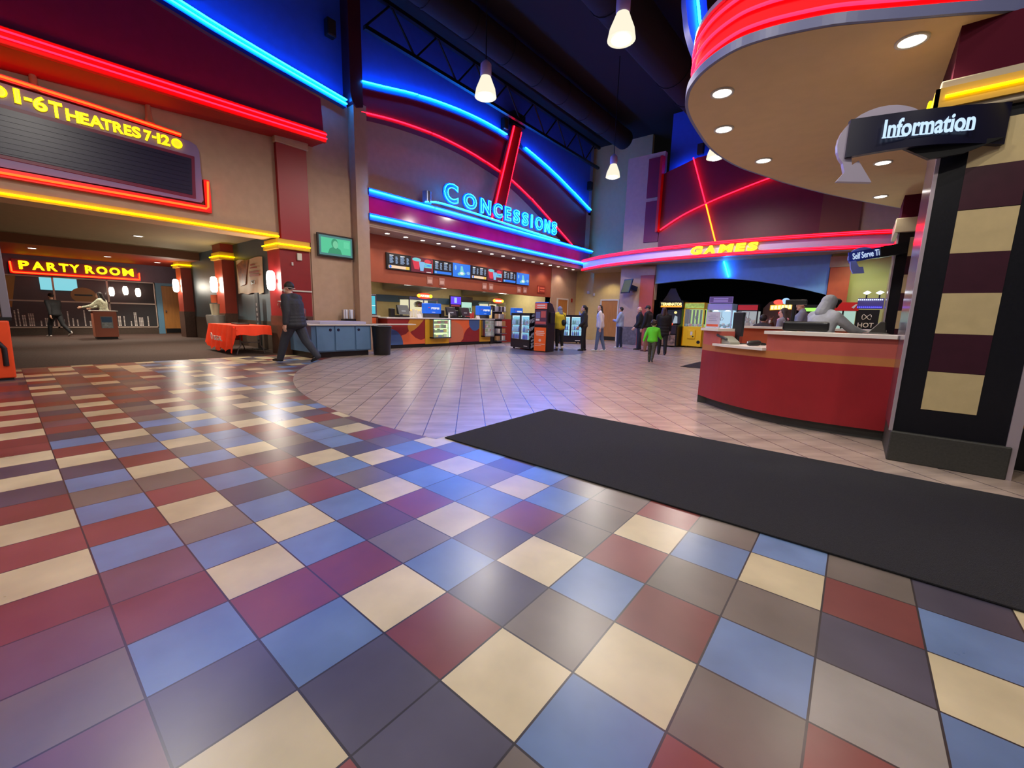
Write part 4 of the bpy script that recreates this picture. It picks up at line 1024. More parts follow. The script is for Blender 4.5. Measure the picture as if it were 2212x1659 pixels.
mb = MB(); flat(mb, [(9.36, .1), (10.46, .1), (10.46, .97), (9.36, .97)], 5, .015); flat(mb, [(12.08, .1), (12.72, .1), (12.72, .97), (12.08, .97)], 5, .015)
mb.build('yellow_panel', MUR, t)
MB().box(-12.2, xf + .02, 12.72, 12.92, .0, .97).build('end_panel', [BLK], t)
def candy_case(y0, y1, label, warm):
    t = thing('candy_case', label, 'display case', (xf, (y0 + y1) / 2, .65))
    MB().box(xf + .02, xf + .05, y0, y1, .33, .97).build('lit_back', [glow('case_glow_' + str(warm), (.62, .95, .36) if warm else (.5, .5, .42), 1.7 if warm else .4)], t)
    mb = MB().box(xf + .02, xf + .22, y0 - .03, y1 + .03, .30, .34).box(xf + .02, xf + .22, y0 - .03, y1 + .03, .95, .985)
    mb.box(xf + .02, xf + .22, y0 - .03, y0, .3, .97).box(xf + .02, xf + .22, y1, y1 + .03, .3, .97); mb.build('frame', [CHROME], t)
    mb = MB()
    for z in (.5, .66, .81): mb.box(xf + .05, xf + .19, y0, y1, z, z + .012)
    mb.build('shelf', [CHROME], t)
    MB().box(xf + .20, xf + .205, y0, y1, .34, .95).build('glass', [GLASS], t)
    if warm: MB().box(xf + .18, xf + .2, y1 - .05, y1 - .02, .34, .95).build('light_strip', [glow('strip_green', (.6, 1, .7), 3)], t)
    cols = [M('candy_yellow', (230, 200, 60), .5), M('candy_green', (110, 170, 60), .5), M('candy_brown', (90, 50, 36), .5), M('candy_blue', (60, 100, 170), .5), M('candy_white', (225, 225, 210), .5), M('candy_red', (190, 50, 40), .5)]
    rr = random.Random(int(y0 * 10))
    for si, z in enumerate((.342, .513, .673, .823)):
        y = y0 + .02; q = 0
        while y < y1 - .12:
            w_ = rr.choice((.08, .11, .15)); h_ = rr.uniform(.07, .12)
            ci = rr.choice((0, 0, 1, 1, 3, 4, 2, 5))
            if not warm and rr.random() < .6: ci = 4
            nm = ('yellow', 'green', 'brown', 'blue', 'white', 'red')[ci]
            b = MB().box(xf + .07, xf + .12, y, y + w_ - .01, z, z + h_).build('candy_box', [cols[ci]])
            tag(b, nm + ' candy box on a shelf of the ' + ('lit yellow display case' if warm else 'dimmer display case by the counter end'), 'candy', ('lit' if warm else 'dim') + ' case ' + nm + ' candy boxes')
            y += w_ + .01; q += 1
candy_case(9.58, 10.36, 'glass candy display case glowing green on the yellow counter panel', 1)
candy_case(12.2, 12.72, 'dimmer glass candy case at the end of the concession counter', 0)
# low unit and glass warmer at the near end
t = thing('drawer_unit', 'orange drawer unit under the glass warmer at the near end of the concession stand', 'cabinet', (-12.3, 7.4, 0))
MB().box(-12.6, -12.0, 7.02, 7.78, 0, 1.02).build('body', [M('unit_brown', (110, 60, 44), .5)], t)
MB().box(-12.0, -11.985, 7.1, 7.7, .8, .98).build('drawer', [M('drawer_orange', (230, 96, 44), .45)], t)
MB().box(-12.0, -11.985, 7.1, 7.7, .62, .76).build('drawer', [M('drawer_dark', (92, 16, 14), .5)], t)
MB().box(-12.65, -11.97, 7.0, 7.85, 1.02, 1.05).build('worktop', [WHITE], t)
t = thing('glass_warmer', 'small glass warmer cabinet glowing cyan at the near end of the concession stand', 'display case', (-12.2, 7.42, 1.05))
MB().box(-12.5, -12.05, 7.08, 7.78, 1.05, 1.72).build('frame', [CHROME], t, bevel=.01)
mb = MB().box(-12.05, -12.04, 7.12, 7.72, 1.1, 1.67, 0).box(-12.04, -12.035, 7.15, 7.4, 1.52, 1.6, 1).box(-12.04, -12.035, 7.12, 7.72, 1.36, 1.375, 1); mb.build('door', [glow('warmer_cyan', (.08, .55, .68), .95), glow('warmer_white', (.8, .95, 1), 1.5)], t)
MB().box(-12.4, -12.2, 7.3, 7.55, 1.72, 1.84).build('card', [M('card_grey', (180, 150, 140), .5)], t)
# tills
def till(y, label, rz=0):
    t = thing('cash_register', label, 'till', (-12.0, y, 1.01))
    mb = MB().box(-12.2, -11.85, y - .2, y + .2, 1.01, 1.08); mb.build('base', [BLK], t, bevel=.01)
    mb = MB(); mb.prism([(-12.0, y - .22, 1.12), (-11.86, y - .22, 1.10), (-11.98, y - .22, 1.42), (-12.05, y - .22, 1.42)], (0, .44, 0)); mb.build('screen_back', [M('till_grey', (38, 40, 44), .35)], t, bevel=.008)
    MB().cyl((-12.05, y, 1.08), (-12.02, y, 1.25), .05).build('neck', [BLK], t)
    mb = MB(); fr2 = frame((-11.89, y - .05, 1.2), (0, 1, 0), (-.35, 0, 1)); mb.fbox(fr2, -.05, .12, 0, .04, .0, .004); mb.build('badge', [M('badge_grey', (150, 160, 165), .4)], t)
    MB().box(-12.15, -12.0, y - .45, y - .28, 1.01, 1.3).build('printer', [BLK], t, bevel=.02)
till(8.72, 'dark till on the maroon painted end of the concession counter')
till(10.9, 'dark till between the two blue drink boxes on the counter')
till(11.62, 'second dark till pressed beside another between the blue drink boxes')
BLUEB = M('sign_box_blue', (20, 88, 214), .4, emit=.35, ecol=(.02, .18, .85))
def drink_box(x, y, w, h, z, label):
    t = thing('drink_dispenser', label, 'drink dispenser', (x, y, 1.0))
    mb = MB().box(x - .22, x, y, y + w, z, z + h); mb.build('sign_box', [BLUEB], t, bevel=.02)
    fr = frame((x + .001, y, z), (0, 1, 0))
    mb = MB(); put_text(mb, 'PEPSI', fr, .36 * w, .86 * w, .42 * h, .62 * h, .004, .003, 0, .05); mb.fbox(fr, .40 * w, .6 * w, .12 * h, .15 * h, .002, .005)
    mb.build('lettering', [glow('print_glow', (.95, .95, 1), .9)], t)
    o, r, u, n = fr
    mb = MB()
    for (r0, a0, a1, m) in ((.12, 200, 340, 1), (.12, 20, 160, 0), (.12, -20, 20, 2), (.12, 160, 200, 2)):
        mb.prism([o + r * (.22 * w + r0 * h * math.cos(R(a0 + (a1 - a0) * i / 8))) + u * (.52 * h + r0 * h * math.sin(R(a0 + (a1 - a0) * i / 8))) + n * .003 for i in range(9)], n * .002, m)
    mb.build('round_badge', [glow('badge_red', (.8, .03, .06), .8), glow('badge_blue', (.0, .1, .6), .8), glow('badge_white', (.95, .95, 1), .9)], t)
    mb = MB().box(x - .2, x - .05, y + .05, y + w - .05, 1.01, z); mb.build('nozzle_panel', [M('nozzle_grey', (90, 88, 92), .35, .4)], t)
drink_box(-12.0, 9.72, .74, .37, 1.16, 'blue PEPSI drink dispenser above the lit candy case')
drink_box(-12.0, 12.48, .72, .37, 1.16, 'blue PEPSI drink dispenser near the dimmer candy case')
drink_box(-12.3, 15.1, .66, .34, 1.18, 'blue PEPSI drink dispenser partly hidden behind the drinks cooler')
tag(MB().box(-12.5, -11.9, 13.6, 16.6, 0, 1.0).build('rear_counter', [M('counter_body', (150, 40, 30), .45)]), 'plain rear section of the concession counter behind the drinks cooler', 'counter')
for i, (y, lb) in enumerate(((9.1, 'white folded card standing near the first till'), (12.0, 'white folded card near the second blue drink box'))):
    mb = MB(); mb.prism([(-11.75, y, 1.01), (-11.65, y, 1.01), (-11.70, y, 1.13)], (0, .18, 0)); tag(mb.build('table_card', [WHITE]), lb, 'card')
MB_ = MB().lathe([(.035, 0), (.035, .14), (.015, .19), (.012, .22)], (-11.75, 10.62, 1.01), 14)
tag(MB_.build('sanitizer_bottle', [M('bottle_white', (220, 225, 225), .3)]), 'small white pump bottle beside the blue dispenser over the candy case', 'bottle')

# candy rack between counter and cooler
t = thing('candy_rack', 'tall wire rack of bagged snacks between the counter and the drinks cooler', 'rack', (-11.3, 12.95, 0))
mb = MB().box(-11.75, -11.7, 12.98, 13.58, 0, 1.5); mb.build('back', [M('rack_back', (60, 54, 58), .5)], t)
mb = MB()
for z in (.1, .4, .7, 1.0, 1.3): mb.box(-11.72, -11.42, 12.98, 13.58, z, z + .02)
mb.build('shelf', [M('rack_wire', (150, 150, 160), .3, .7)], t)
rr = random.Random(3)
for si, z in enumerate((.12, .42, .72, 1.02, 1.32)):
    for q in range(5):
        ci = rr.randrange(4); y = 13.0 + q * .115
        b = MB().box(-11.62, -11.48, y, y + .1, z, z + .2).build('snack_bag', [(M('bag_grey', (150, 145, 150), .4), M('bag_tan', (170, 130, 90), .4), M('bag_dark', (60, 50, 56), .4), M('bag_white', (215, 210, 205), .4))[ci]], bevel=.02)
        nm = ('grey', 'tan', 'dark', 'white')[ci]
        tag(b, nm + ' snack bag on the wire rack beside the drinks cooler', 'snack', nm + ' snack bags on the wire rack')
# ---------------------------------------------------------------- blue condiment cabinet and bin
CAB = M('cabinet_blue', (78, 112, 148), .4, noise=.04)
CABD = M('cabinet_blue_door', (90, 126, 164), .4, noise=.04)
t = thing('condiment_cabinet', 'blue condiment cabinet with three doors and a white top along the beige wall', 'cabinet', (-10.6, 5.6, 0))
MB().box(-11.35, -10.22, 4.78, 6.3, .0, .14).build('kick', [BLK], t)
MB().box(-11.38, -10.15, 4.74, 6.35, .14, .80).build('body', [CAB], t, bevel=.006)
MB().box(-11.39, -10.09, 4.66, 6.4, .80, .83).build('worktop', [WHITE], t, bevel=.006)
MB().box(-11.2, -10.12, 4.95, 6.2, .83, .90).build('tray_rim', [M('rim_lilac', (176, 176, 205), .4)], t, bevel=.01)
fr = frame((-10.148, 0, 0), (0, 1, 0))
for a, b, kn in ((4.86, 5.30, 5.21), (5.34, 5.86, 5.42), (5.90, 6.31, 5.98)):
    d = MB().fbox(fr, a, b, .17, .78, 0, .018).build('door', [CABD], t, bevel=.004)
    MB().cyl((-10.13, kn, .69), (-10.12, kn, .69), .035, n=18).build('finger_pull', [M('pull_navy', (16, 18, 52), .4)], d)
def rack_of_cups(x, y, label):
    t = thing('lid_dispenser', label, 'dispenser', (x, y, .90))
    MB().box(x - .12, x + .12, y - .16, y + .16, .90, .95).build('base', [BLKM], t)
    mb = MB()
    for dy in (-.13, 0, .13):
        for dx in (-.09, .09): mb.cyl((x + dx, y + dy, .95), (x + dx, y + dy, 1.20), .008, n=6)
    mb.build('wire', [CHROME], t)
    for dy in (-.08, .08):
        s = MB(); s.lathe([(.055, 0)] + [(.055 + (.004 if k % 2 else 0), k * .016) for k in range(1, 17)], (x, y + dy, .955), 14); s.build('lid_stack', [M('lid_white', (222, 226, 235), .4)], t)
rack_of_cups(-11.15, 4.92, 'rack of stacked white lids at the end of the blue cabinet behind the walking man')
rack_of_cups(-11.15, 6.28, 'rack of stacked white lids on the blue cabinet below the television')
t = thing('trash_bin', 'black rubbish bin standing beside the blue cabinet', 'bin', (-9.95, 6.55, 0))
MB().lathe([(.21, 0), (.22, .02), (.26, .74), (.27, .78)], (-10.05, 6.62, 0), 24).build('bin', [BLK], t)
MB().lathe([(.27, .76), (.28, .79), (.23, .80), (.22, .74), (.18, .6)], (-10.05, 6.62, 0), 24).build('rim', [BLKM], t)
tag(MB().box(-11.4, -11.1, 6.42, 8.6, .78, .81).build('shelf_ledge', [WHITE]), 'narrow white ledge running behind the black rubbish bin', 'ledge')

# ---------------------------------------------------------------- drinks coolers, kiosk
def local(o, ang):
    return Matrix.Translation(o) @ Matrix.Rotation(ang, 4, 'Z')
def xf_mb(mb, M4):
    mb.v = [tuple(M4 @ Vector(v)) for v in mb.v]; return mb
CHILL = [glow('chill_cyan', (.16, .55, .72), 1.25), glow('chill_white', (.75, .95, 1), 1.6)]
def cooler(o, ang, w, label, d=.75, lettering=True):
    """front face along local x (0..w) at local y=0, looking toward local -y"""
    M4 = local(o, ang)
    t = thing('drinks_cooler', label, 'cooler', o)
    def part(mb, name, mats, bevel=0, parent=t): return xf_mb(mb, M4).build(name, mats, parent, bevel)
    mb = MB().box(0, w, 0.06, d, .06, 1.26).box(0, w, 0, .06, .06, .36).box(0, w, 0, .06, 1.17, 1.26).box(0, .05, 0, .06, .3, 1.2).box(w - .05, w, 0, .06, .3, 1.2).box(w / 2 - .04, w / 2 + .04, 0, .06, .3, 1.2)
    part(mb, 'body', [M('cooler_black', (14, 14, 24), .35)])
    mb = MB()
    for k in range(4): mb.cyl((.08 + (w - .16) * (k % 2), .1 + .5 * (k // 2), 0), (.08 + (w - .16) * (k % 2), .1 + .5 * (k // 2), .07), .035)
    part(mb, 'caster', [BLK])
    mb = MB()
    for k in range(5): mb.box(.1, w - .1, -.006, .0, .12 + k * .035, .135 + k * .035)
    part(mb, 'vent_grille', [M('vent_dark', (30, 30, 40), .5)])
    mb = MB().box(.05, w - .05, .055, .06, .36, 1.17); part(mb, 'lit_interior', [CHILL[0]])
    mb = MB()
    for z in (.60, .85): mb.box(.05, w - .05, .0, .055, z, z + .014)
    part(mb, 'shelf', [CHROME])
    mb = MB()
    for x in (.055, w / 2 - .06, w / 2 + .045, w - .07): mb.box(x, x + .015, .045, .056, .37, 1.16)
    mb.box(.06, w - .06, .045, .056, 1.14, 1.165)
    part(mb, 'light_strip', [CHILL[1]])
    mb = MB().box(.05, w / 2 - .04, .002, .004, .36, 1.17).box(w / 2 + .04, w - .05, .002, .004, .36, 1.17); part(mb, 'glass_door', [GLASS])
    bc = [M('bottle_blue', (30, 80, 190), .2), M('bottle_clear', (150, 200, 225), .15), M('bottle_navy', (24, 36, 90), .2), M('bottle_green', (40, 130, 110), .2)]
    rr = random.Random(int(w * 100))
    for si, z in enumerate((.365, .615, .865)):
        n = int((w - .14) / .085)
        for q in range(n):
            x = .09 + q * .085
            if abs(x - w / 2) < .07: continue
            ci = rr.choice(((0, 0, 2), (1, 1, 0), (1, 3, 1))[si])
            b = MB().lathe([(.03, 0), (.032, .02), (.032, .12), (.012, .17), (.012, .2)], (x, .03, z), 10)
            part(b, 'drink_bottle', [bc[ci]], 0, None)
            LASTB.append((('blue', 'clear', 'navy', 'green')[ci], ('bottom', 'middle', 'top')[si]))
    # striped end panel
    if lettering:
        mb = MB()
        for k in range(6):
            z0 = .08 + k * .21
            mb.prism([(w + .001, .06, z0), (w + .001, d - .04, z0 + .32), (w + .001, d - .04, z0 + .40 if z0 + .40 < 1.25 else 1.25), (w + .001, .06, z0 + .07)], (.003, 0, 0))
        part(mb, 'stripe', [M('stripe_white', (170, 172, 200), .4)])
        frl = frame((w + .004, .1, .0), (0, 1, .42), (0, -.42, 1))
        mb = MB()
        for k in range(4): put_text(mb, 'PEPSI', frl, .05, .5, .14 + k * .25, .25 + k * .25, .001, .002, 0, .03)
        part(mb, 'lettering', [M('stripe_white', (170, 172, 200), .4)])
    part(MB().box(w - .35, w - .12, -.008, -.004, .13, .15), 'badge', [WHITE])
    return t
LASTB = []
def cooler_with_bottles(o, ang, w, label, where, **k):
    LASTB.clear()
    before = set(bpy.data.objects.keys())
    cooler(o, ang, w, label, **k)
    new = [x for x in bpy.data.objects if x.name not in before and x.name.startswith('drink_bottle')]
    for ob, (c, s) in zip(sorted(new, key=lambda q: q.name), LASTB):
        tag(ob, c + ' drink bottle on the ' + s + ' shelf of the ' + where, 'bottle', c + ' bottles on the ' + s + ' shelf, ' + where)
a1 = math.atan2(11.24 - 11.66, -8.45 + 9.62)
cooler_with_bottles((-9.62, 11.66, 0), a1, 1.24, 'low black two door drinks cooler with a lit blue interior beside the ticket kiosk', 'cooler beside the ticket kiosk')
a2 = math.atan2(16.75 - 15.75, -9.1 + 10.0)
cooler_with_bottles((-10.15, 15.55, 0), math.atan2(.80, .72), 1.15, 'low black drinks cooler with striped end behind the queueing women', 'cooler behind the queueing women')
# self service kiosk
t = thing('ticket_kiosk', 'tall slim self service kiosk with an orange lower panel beside the drinks cooler', 'kiosk', (-8.0, 11.3, 0))
M4 = local((-8.25, 11.2, 0), R(4))
def kp(mb, name, mats, bevel=0): return xf_mb(mb, M4).build(name, mats, t, bevel)
mb = MB(); mb.prism([(0, .01, 0), (0, .5, 0), (0, .5, 1.3), (0, .3, 1.56), (0, .1, 1.62), (0, .01, 1.60)], (.5, 0, 0)); kp(mb, 'body', [M('kiosk_dark', (30, 20, 26), .4)], .01)
mb = MB().box(.02, .46, 0, .01, .03, .80); kp(mb, 'lower_panel', [M('kiosk_orange', (216, 80, 26), .45, emit=.12, ecol=(.9, .2, .03))])
for z, a, b in ((.66, .09, .39), (.60, .06, .42), (.54, .1, .38), (.25, .05, .43), (.20, .05, .3)):
    kp(MB().box(a, b, -.004, 0, z, z + .03 if z > .3 else z + .018), 'text_line', [M('kiosk_print', (236, 190, 170), .5)])
mb = MB().ell((.24, -.002, .38), (.05, .003, .05), 0, 16, 6); kp(mb, 'crest', [M('kiosk_print', (236, 190, 170), .5)])
mb = MB().box(.03, .46, 0, .01, .88, 1.36, 0)
mb.box(.06, .22, -.003, 0, 1.1, 1.3, 1).box(.25, .43, -.003, 0, 1.12, 1.33, 2).box(.06, .2, -.003, 0, 1.02, 1.08, 3).box(.05, .44, -.003, 0, .92, .99, 2)
kp(mb, 'screen', [glow('ks_dark', (.10, .03, .07), .6), glow('ks_blue', (.12, .12, .3), .7), glow('ks_red', (.42, .07, .08), .7), glow('ks_white', (.6, .5, .6), .7)])
mb = MB().box(.02, .47, 0, .01, 1.40, 1.58, 0).box(.1, .4, -.003, 0, 1.49, 1.53, 1).box(.1, .4, -.003, 0, 1.43, 1.46, 1); kp(mb, 'header_panel', [M('kiosk_pink', (206, 96, 84), .4, emit=.25), WHITE])
mb = MB().box(.5, .56, .12, .36, .95, 1.3); kp(mb, 'card_reader', [BLK], .01)
# ---------------------------------------------------------------- far corner and games wall
YG = 18.0
GREY = M('grey_stone', (96, 90, 92), .5, noise=.3, scale=9)
LBL = M('pale_blue_trim', (120, 130, 170), .6)
YELW = M('alcove_wall', (196, 170, 112), .65, noise=.04)
mb = MB()
mb.box(-12.4, -12.05, 17.7, 20.3, 0, 3.6, 0)                      # wall with the first door
mb.box(-12.3, -8.35, 20.1, 20.3, 0, 9.6, 1)                        # alcove back wall
mb.box(-8.5, -8.3, YG + .25, 20.1, 0, 7.95, 0)                           # alcove side
struct(mb.build('wall_back', [BEIGE, YELW]))
mb = MB()
mb.box(-8.5, -6.9, YG, YG + .25, 2.0, 7.95, 0).box(-8.5, -7.55, YG, YG + .25, 0, 2.0, 0).box(-8.48, -7.5, YG - .03, YG, 0, .8, 2)
mb.box(-7.55, -6.92, YG - .06, YG, 4.4, 6.05, 1).box(-7.55, -6.92, YG - .06, YG, 6.2, 7.75, 1)
mb.box(-.95, .75, YG, YG + .25, 0, 4.0, 3).box(-.35, 4, YG - .02, YG + .25, 3.9, 8, 0)
arch = [(-6.91, 2.67), (-6.2, 2.73), (-5.4, 2.79), (-4.7, 2.81), (-4.0, 2.78), (-3.2, 2.68), (-2.3, 2.50), (-1.5, 2.30), (-.93, 2.13)]
mb.prism([(x, YG, z) for x, z in arch] + [(-.93, YG, 4.0), (-6.91, YG, 4.0)], (0, .25, 0), 4)
struct(mb.build('wall_games', [BEIGE, MAROON, GREY, M('green_wall', (190, 190, 120), .6), M('blue_grey_wall', (112, 162, 222), .55, noise=.05)]))
def leaf(x0, x1, y, ztop, label, rgb, zb=0, zcap=None):
    t = thing('pilaster', label, 'pilaster', ((x0 + x1) / 2, y, 0))
    MB().box(x0, x1, y - .12, y + .1, zb, ztop).build('shaft', [M('pil_' + label[:6], rgb, .5, noise=.05)], t)
    MB().box(x0 - .03, x1 + .03, y - .15, y + .1, ztop, ztop + .35).build('capital', [BEIGE], t)
leaf(-7.52, -6.92, YG, 3.02, 'salmon pilaster between the hung television and the dark games opening', (170, 76, 60))
leaf(-.93, -.38, YG, 3.02, 'glossy orange pilaster between the games opening and the pale green wall', (190, 84, 52))
# maroon neon wall above
t = thing('games_neon', 'maroon panel with crossing red neon lines above the GAMES sign', 'panel', (-4, YG, 5.5))
MB().prism([(-6.9, YG - .05, 3.9), (-.9, YG - .05, 3.9), (-.9, YG - .05, 7.6), (-5.6, YG - .05, 7.42), (-6.9, YG - .05, 7.05)], (0, .05, 0)).build('panel', [MAROON], t)
MB().box(-1.4, -.35, YG - .08, YG - .05, 3.9, 8.0).build('side_panel', [M('side_brown', (120, 62, 44), .6)], t)
MB().box(-6.98, -6.88, YG - .30, YG, 4.75, 7.7).build('red_lit_return', [REDP], t)  # red neon light on the pilaster's side face, painted as a strip
P = spline([(-6.82, YG - .16, 4.83), (-6.0, YG - .16, 5.28), (-5.1, YG - .16, 5.62), (-4.1, YG - .16, 5.92), (-2.9, YG - .16, 6.22), (-1.6, YG - .16, 6.45)], 4)
for a, b in ((0, 8), (8, 13), (13, len(P))):
    MB().tube(P[a:b + 1] if b < len(P) else P[a:], .02).build('neon_tube', [NR], t)
MB().tube([(-5.72, YG - .18, 7.4), (-5.12, YG - .18, 5.66)], .02).build('neon_tube', [NR], t)
MB().tube([(-5.09, YG - .18, 5.6), (-4.6, YG - .18, 4.12)], .026).build('neon_tube', [glow('neon_amber', (1.0, .10, .004), 9)], t)
MB().tube([(-4.26, YG - .08, 3.42), (-4.04, YG - .08, 2.83)], .024).build('neon_tube', [NB], t)
mb = MB().box(-6.88, 2, YG + .5, YG + .6, 7.0, 9.5); struct(mb.build('wall_games_upper', [BLUEP]))
lamp_light('hidden_blue_lamp', 'AREA', (-5.2, YG + .15, 7.3), 28, (.05, .2, 1), (2.6, .1), (R(65), 0, 0))
wall_speaker((-5.55, YG + .1, 7.75), PI, 'small black wall speaker above the crossing red neon of the games wall')
# curved fascia
plan = spline([(-11.0, 18.9, 0), (-10.3, 18.42, 0), (-8.9, 17.7, 0), (-6.6, 17.05, 0), (-4.2, 16.8, 0), (-2.2, 16.85, 0), (-.4, 17.1, 0), (.55, 17.35, 0)], 4)
pl = [(p.x, p.y) for p in plan]
t = thing('games_fascia', 'curved lilac fascia with red neon edges carrying the GAMES letters', 'fascia', (-4, 17, 3.7))
MB().band(pl, 3.46, 3.98, (.0, .35)).build('body', [M('fascia_lilac', (205, 196, 240), .45)], t)
for za, zb in ((3.86, 3.99), (3.45, 3.57)):
    MB().band([(x, y - .02) for x, y in pl], za, zb, (0, -.10)).build('light_channel', [REDP], t)
    for q in (.35, .75):
        z = za + (zb - za) * q
        MB().tube([(x, y - .14, z) for x, y in pl], .014).build('neon_tube', [NR], t)
MB().strip([(x, y + .3, 3.46) for x, y in pl], [(x, YG + 2.1 if x < -8.4 else YG, 3.46) for x, y in pl]).build('soffit', [BEIGE], t)
def along(px0, a): pass
for s, xa, xb in (('G', -5.18, -4.78), ('A', -4.70, -4.30), ('M', -4.20, -3.76), ('E', -3.66, -3.37), ('S', -3.29, -2.98)):
    ym = 16.80 + .02 - .10
    fr = frame((xa, ym, 0), (1, .0, 0))
    mb = MB(); put_text(mb, s, fr, 0, xb - xa, 3.575, 3.865, -.02, .02, 0, .04, 0, 0, .05)
    put_text(mb, s, fr, -.005, xb - xa + .005, 3.57, 3.87, .01, .008, .025, .04, 1, 0, .05)
    mb.build('letter', [LT, glow('neon_gold', (1.0, .62, .02), 3.0)], t)
# doors
def door_unit(n, fr, label, rgb):
    t = struct(tag(MB().fbox(fr, 0, .9, .0, 2.05, .005, .045).build('door_%d' % n, [WOOD]), label, 'door'))
    MB().fbox(fr, .02, .88, .02, .22, .045, .05).build('kick_plate', [BLK], t)
    mb = MB().fbox(fr, -.07, 0, 0, 2.05, 0, .06).fbox(fr, .9, .97, 0, 2.05, 0, .06).fbox(fr, -.07, .97, 2.05, 2.12, 0, .06); mb.build('door_frame', [WPAINT], t)
    mb = MB().fbox(fr, .06, .1, .95, 1.05, .045, .09); mb.build('door_handle', [CHROME], t)
door_unit(2, frame((-12.05, 18.3, 0), (0, 1, 0)), 'wooden door in a white frame behind the person in the yellow vest', 0)
door_unit(3, frame((-10.45, 20.1, 0), (1, 0, 0)), 'wooden door with a dark kick plate behind the woman in white', 0)
tag(MB().box(-12.05, -12.02, 19.6, 19.75, 1.95, 2.15).build('fire_alarm', [M('alarm_red', (150, 30, 24), .4)], bevel=.01), 'small red alarm box beside the white framed door', 'alarm')
tag(MB().box(-11.35, -11.2, 20.06, 20.1, 2.42, 2.56).build('wall_sensor', [WPAINT], bevel=.01), 'white square wall box above the women in the queue', 'wall box')
tag(MB().box(-10.98, -10.87, 20.04, 20.1, 2.3, 2.46).build('alarm_strobe', [WPAINT], bevel=.02), 'white wall alarm just above the corner of the door behind the woman in white', 'wall box')
lamp_light('alcove_lamp', 'SPOT', (-9.9, 19.4, 3.35), 70, (1, .86, .5), .06, None, 120, .6)
tv = television('television', frame((-7.95, 17.55, 2.55), (.75, -.45, 0), (.15, .2, 1)), .62, .62, 'tilted square television hanging on the beige wall beside the salmon pilaster', glow('tv_olive', (.16, .18, .06), .5), lambda mb, fr: None)

# ---------------------------------------------------------------- arcade room
mb = MB().box(-8.4, 3, 25, 25.1, 0, 5, 0).box(-8.5, -8.4, 18.3, 25, 0, 5, 0).box(3, 3.1, 18.3, 25, 0, 5, 0).box(-8.4, 3, 18.3, 25, 3.6, 3.7, 0)
struct(mb.build('wall_arcade', [M('arcade_black', (8, 8, 11), .9)]))
lamp_light('arcade_light', 'AREA', (-4, 19.8, 3.4), 20, (.6, .7, 1), (4, 1))
# gun game
t = thing('arcade_cabinet', 'dark shooting arcade machine with a glowing yellow TERMINATOR marquee', 'arcade machine', (-6.2, 18.9, 0))
ACB = M('arcade_cab', (18, 18, 24), .4)
mb = MB()
for x in (-6.72, -5.98): mb.prism([(x, 18.35, 0), (x, 19.6, 0), (x, 19.6, 2.0), (x, 18.75, 2.0), (x, 18.75, 1.0), (x, 18.35, .9)], (.06, 0, 0))
mb.box(-6.7, -5.95, 19.2, 19.6, 0, 2.0); mb.build('cabinet', [ACB], t)
MB().prism([(-6.66, 18.95, 1.0), (-5.98, 18.95, 1.0), (-5.98, 19.15, 1.6), (-6.66, 19.15, 1.6)], (0, .03, 0)).build('screen', [glow('arc_scr', (.02, .02, .035), 1.0)], t)
MB().cyl((-6.25, 18.93, 1.48), (-6.25, 18.96, 1.48), .06, n=14).build('screen_picture', [glow('arc_moon', (.9, .75, .3), 1.2)], t)
mb = MB().box(-6.85, -5.85, 18.6, 18.72, 1.68, 1.95, 0); fr = frame((-6.85, 18.6, 1.68), (1, 0, 0)); put_text(mb, 'TERMINATOR', fr, .05, .95, .09, .21, .006, .006, 0, .02, 1); mb.fbox(fr, .05, .95, .02, .08, .0, .006, 2)
mb.build('marquee', [BLK, glow('marq_yellow', (1, .75, .25), 2.4), glow('marq_amber', (1, .35, .03), 1.4)], t)
MB().prism([(-6.75, 18.65, 1.97), (-5.95, 18.65, 1.97), (-6.1, 18.65, 2.2), (-6.25, 18.65, 2.5), (-6.45, 18.65, 2.5), (-6.6, 18.65, 2.2)], (0, .05, 0)).build('topper', [M('arc_topper', (30, 24, 30), .4)], t)
mb = MB().box(-6.7, -5.95, 18.3, 18.75, .55, .95); mb.build('control_deck', [M('arc_deck', (40, 30, 32), .4)], t, bevel=.02)
for x in (-6.5, -6.15):
    mb = MB().cyl((x, 18.35, .98), (x + .03, 18.05, 1.05), .025).cyl((x, 18.3, .98), (x, 18.34, .85), .02); mb.build('toy_gun', [glow('gun_red', (1, .09, .03), 1.2)], t)
mb = MB().box(-6.68, -5.96, 18.29, 18.3, .05, .52); mb.build('front_art', [M('arc_art', (120, 96, 78), .5, noise=.9, scale=9)], t)
MB().prism([(-6.2, 18.5, 1.0), (-6.0, 18.5, 1.02), (-6.02, 18.5, 1.3), (-6.12, 18.5, 1.34)], (0, .02, 0)).build('side_picture', [glow('arc_pic', (.5, .6, .7), .7)], t)
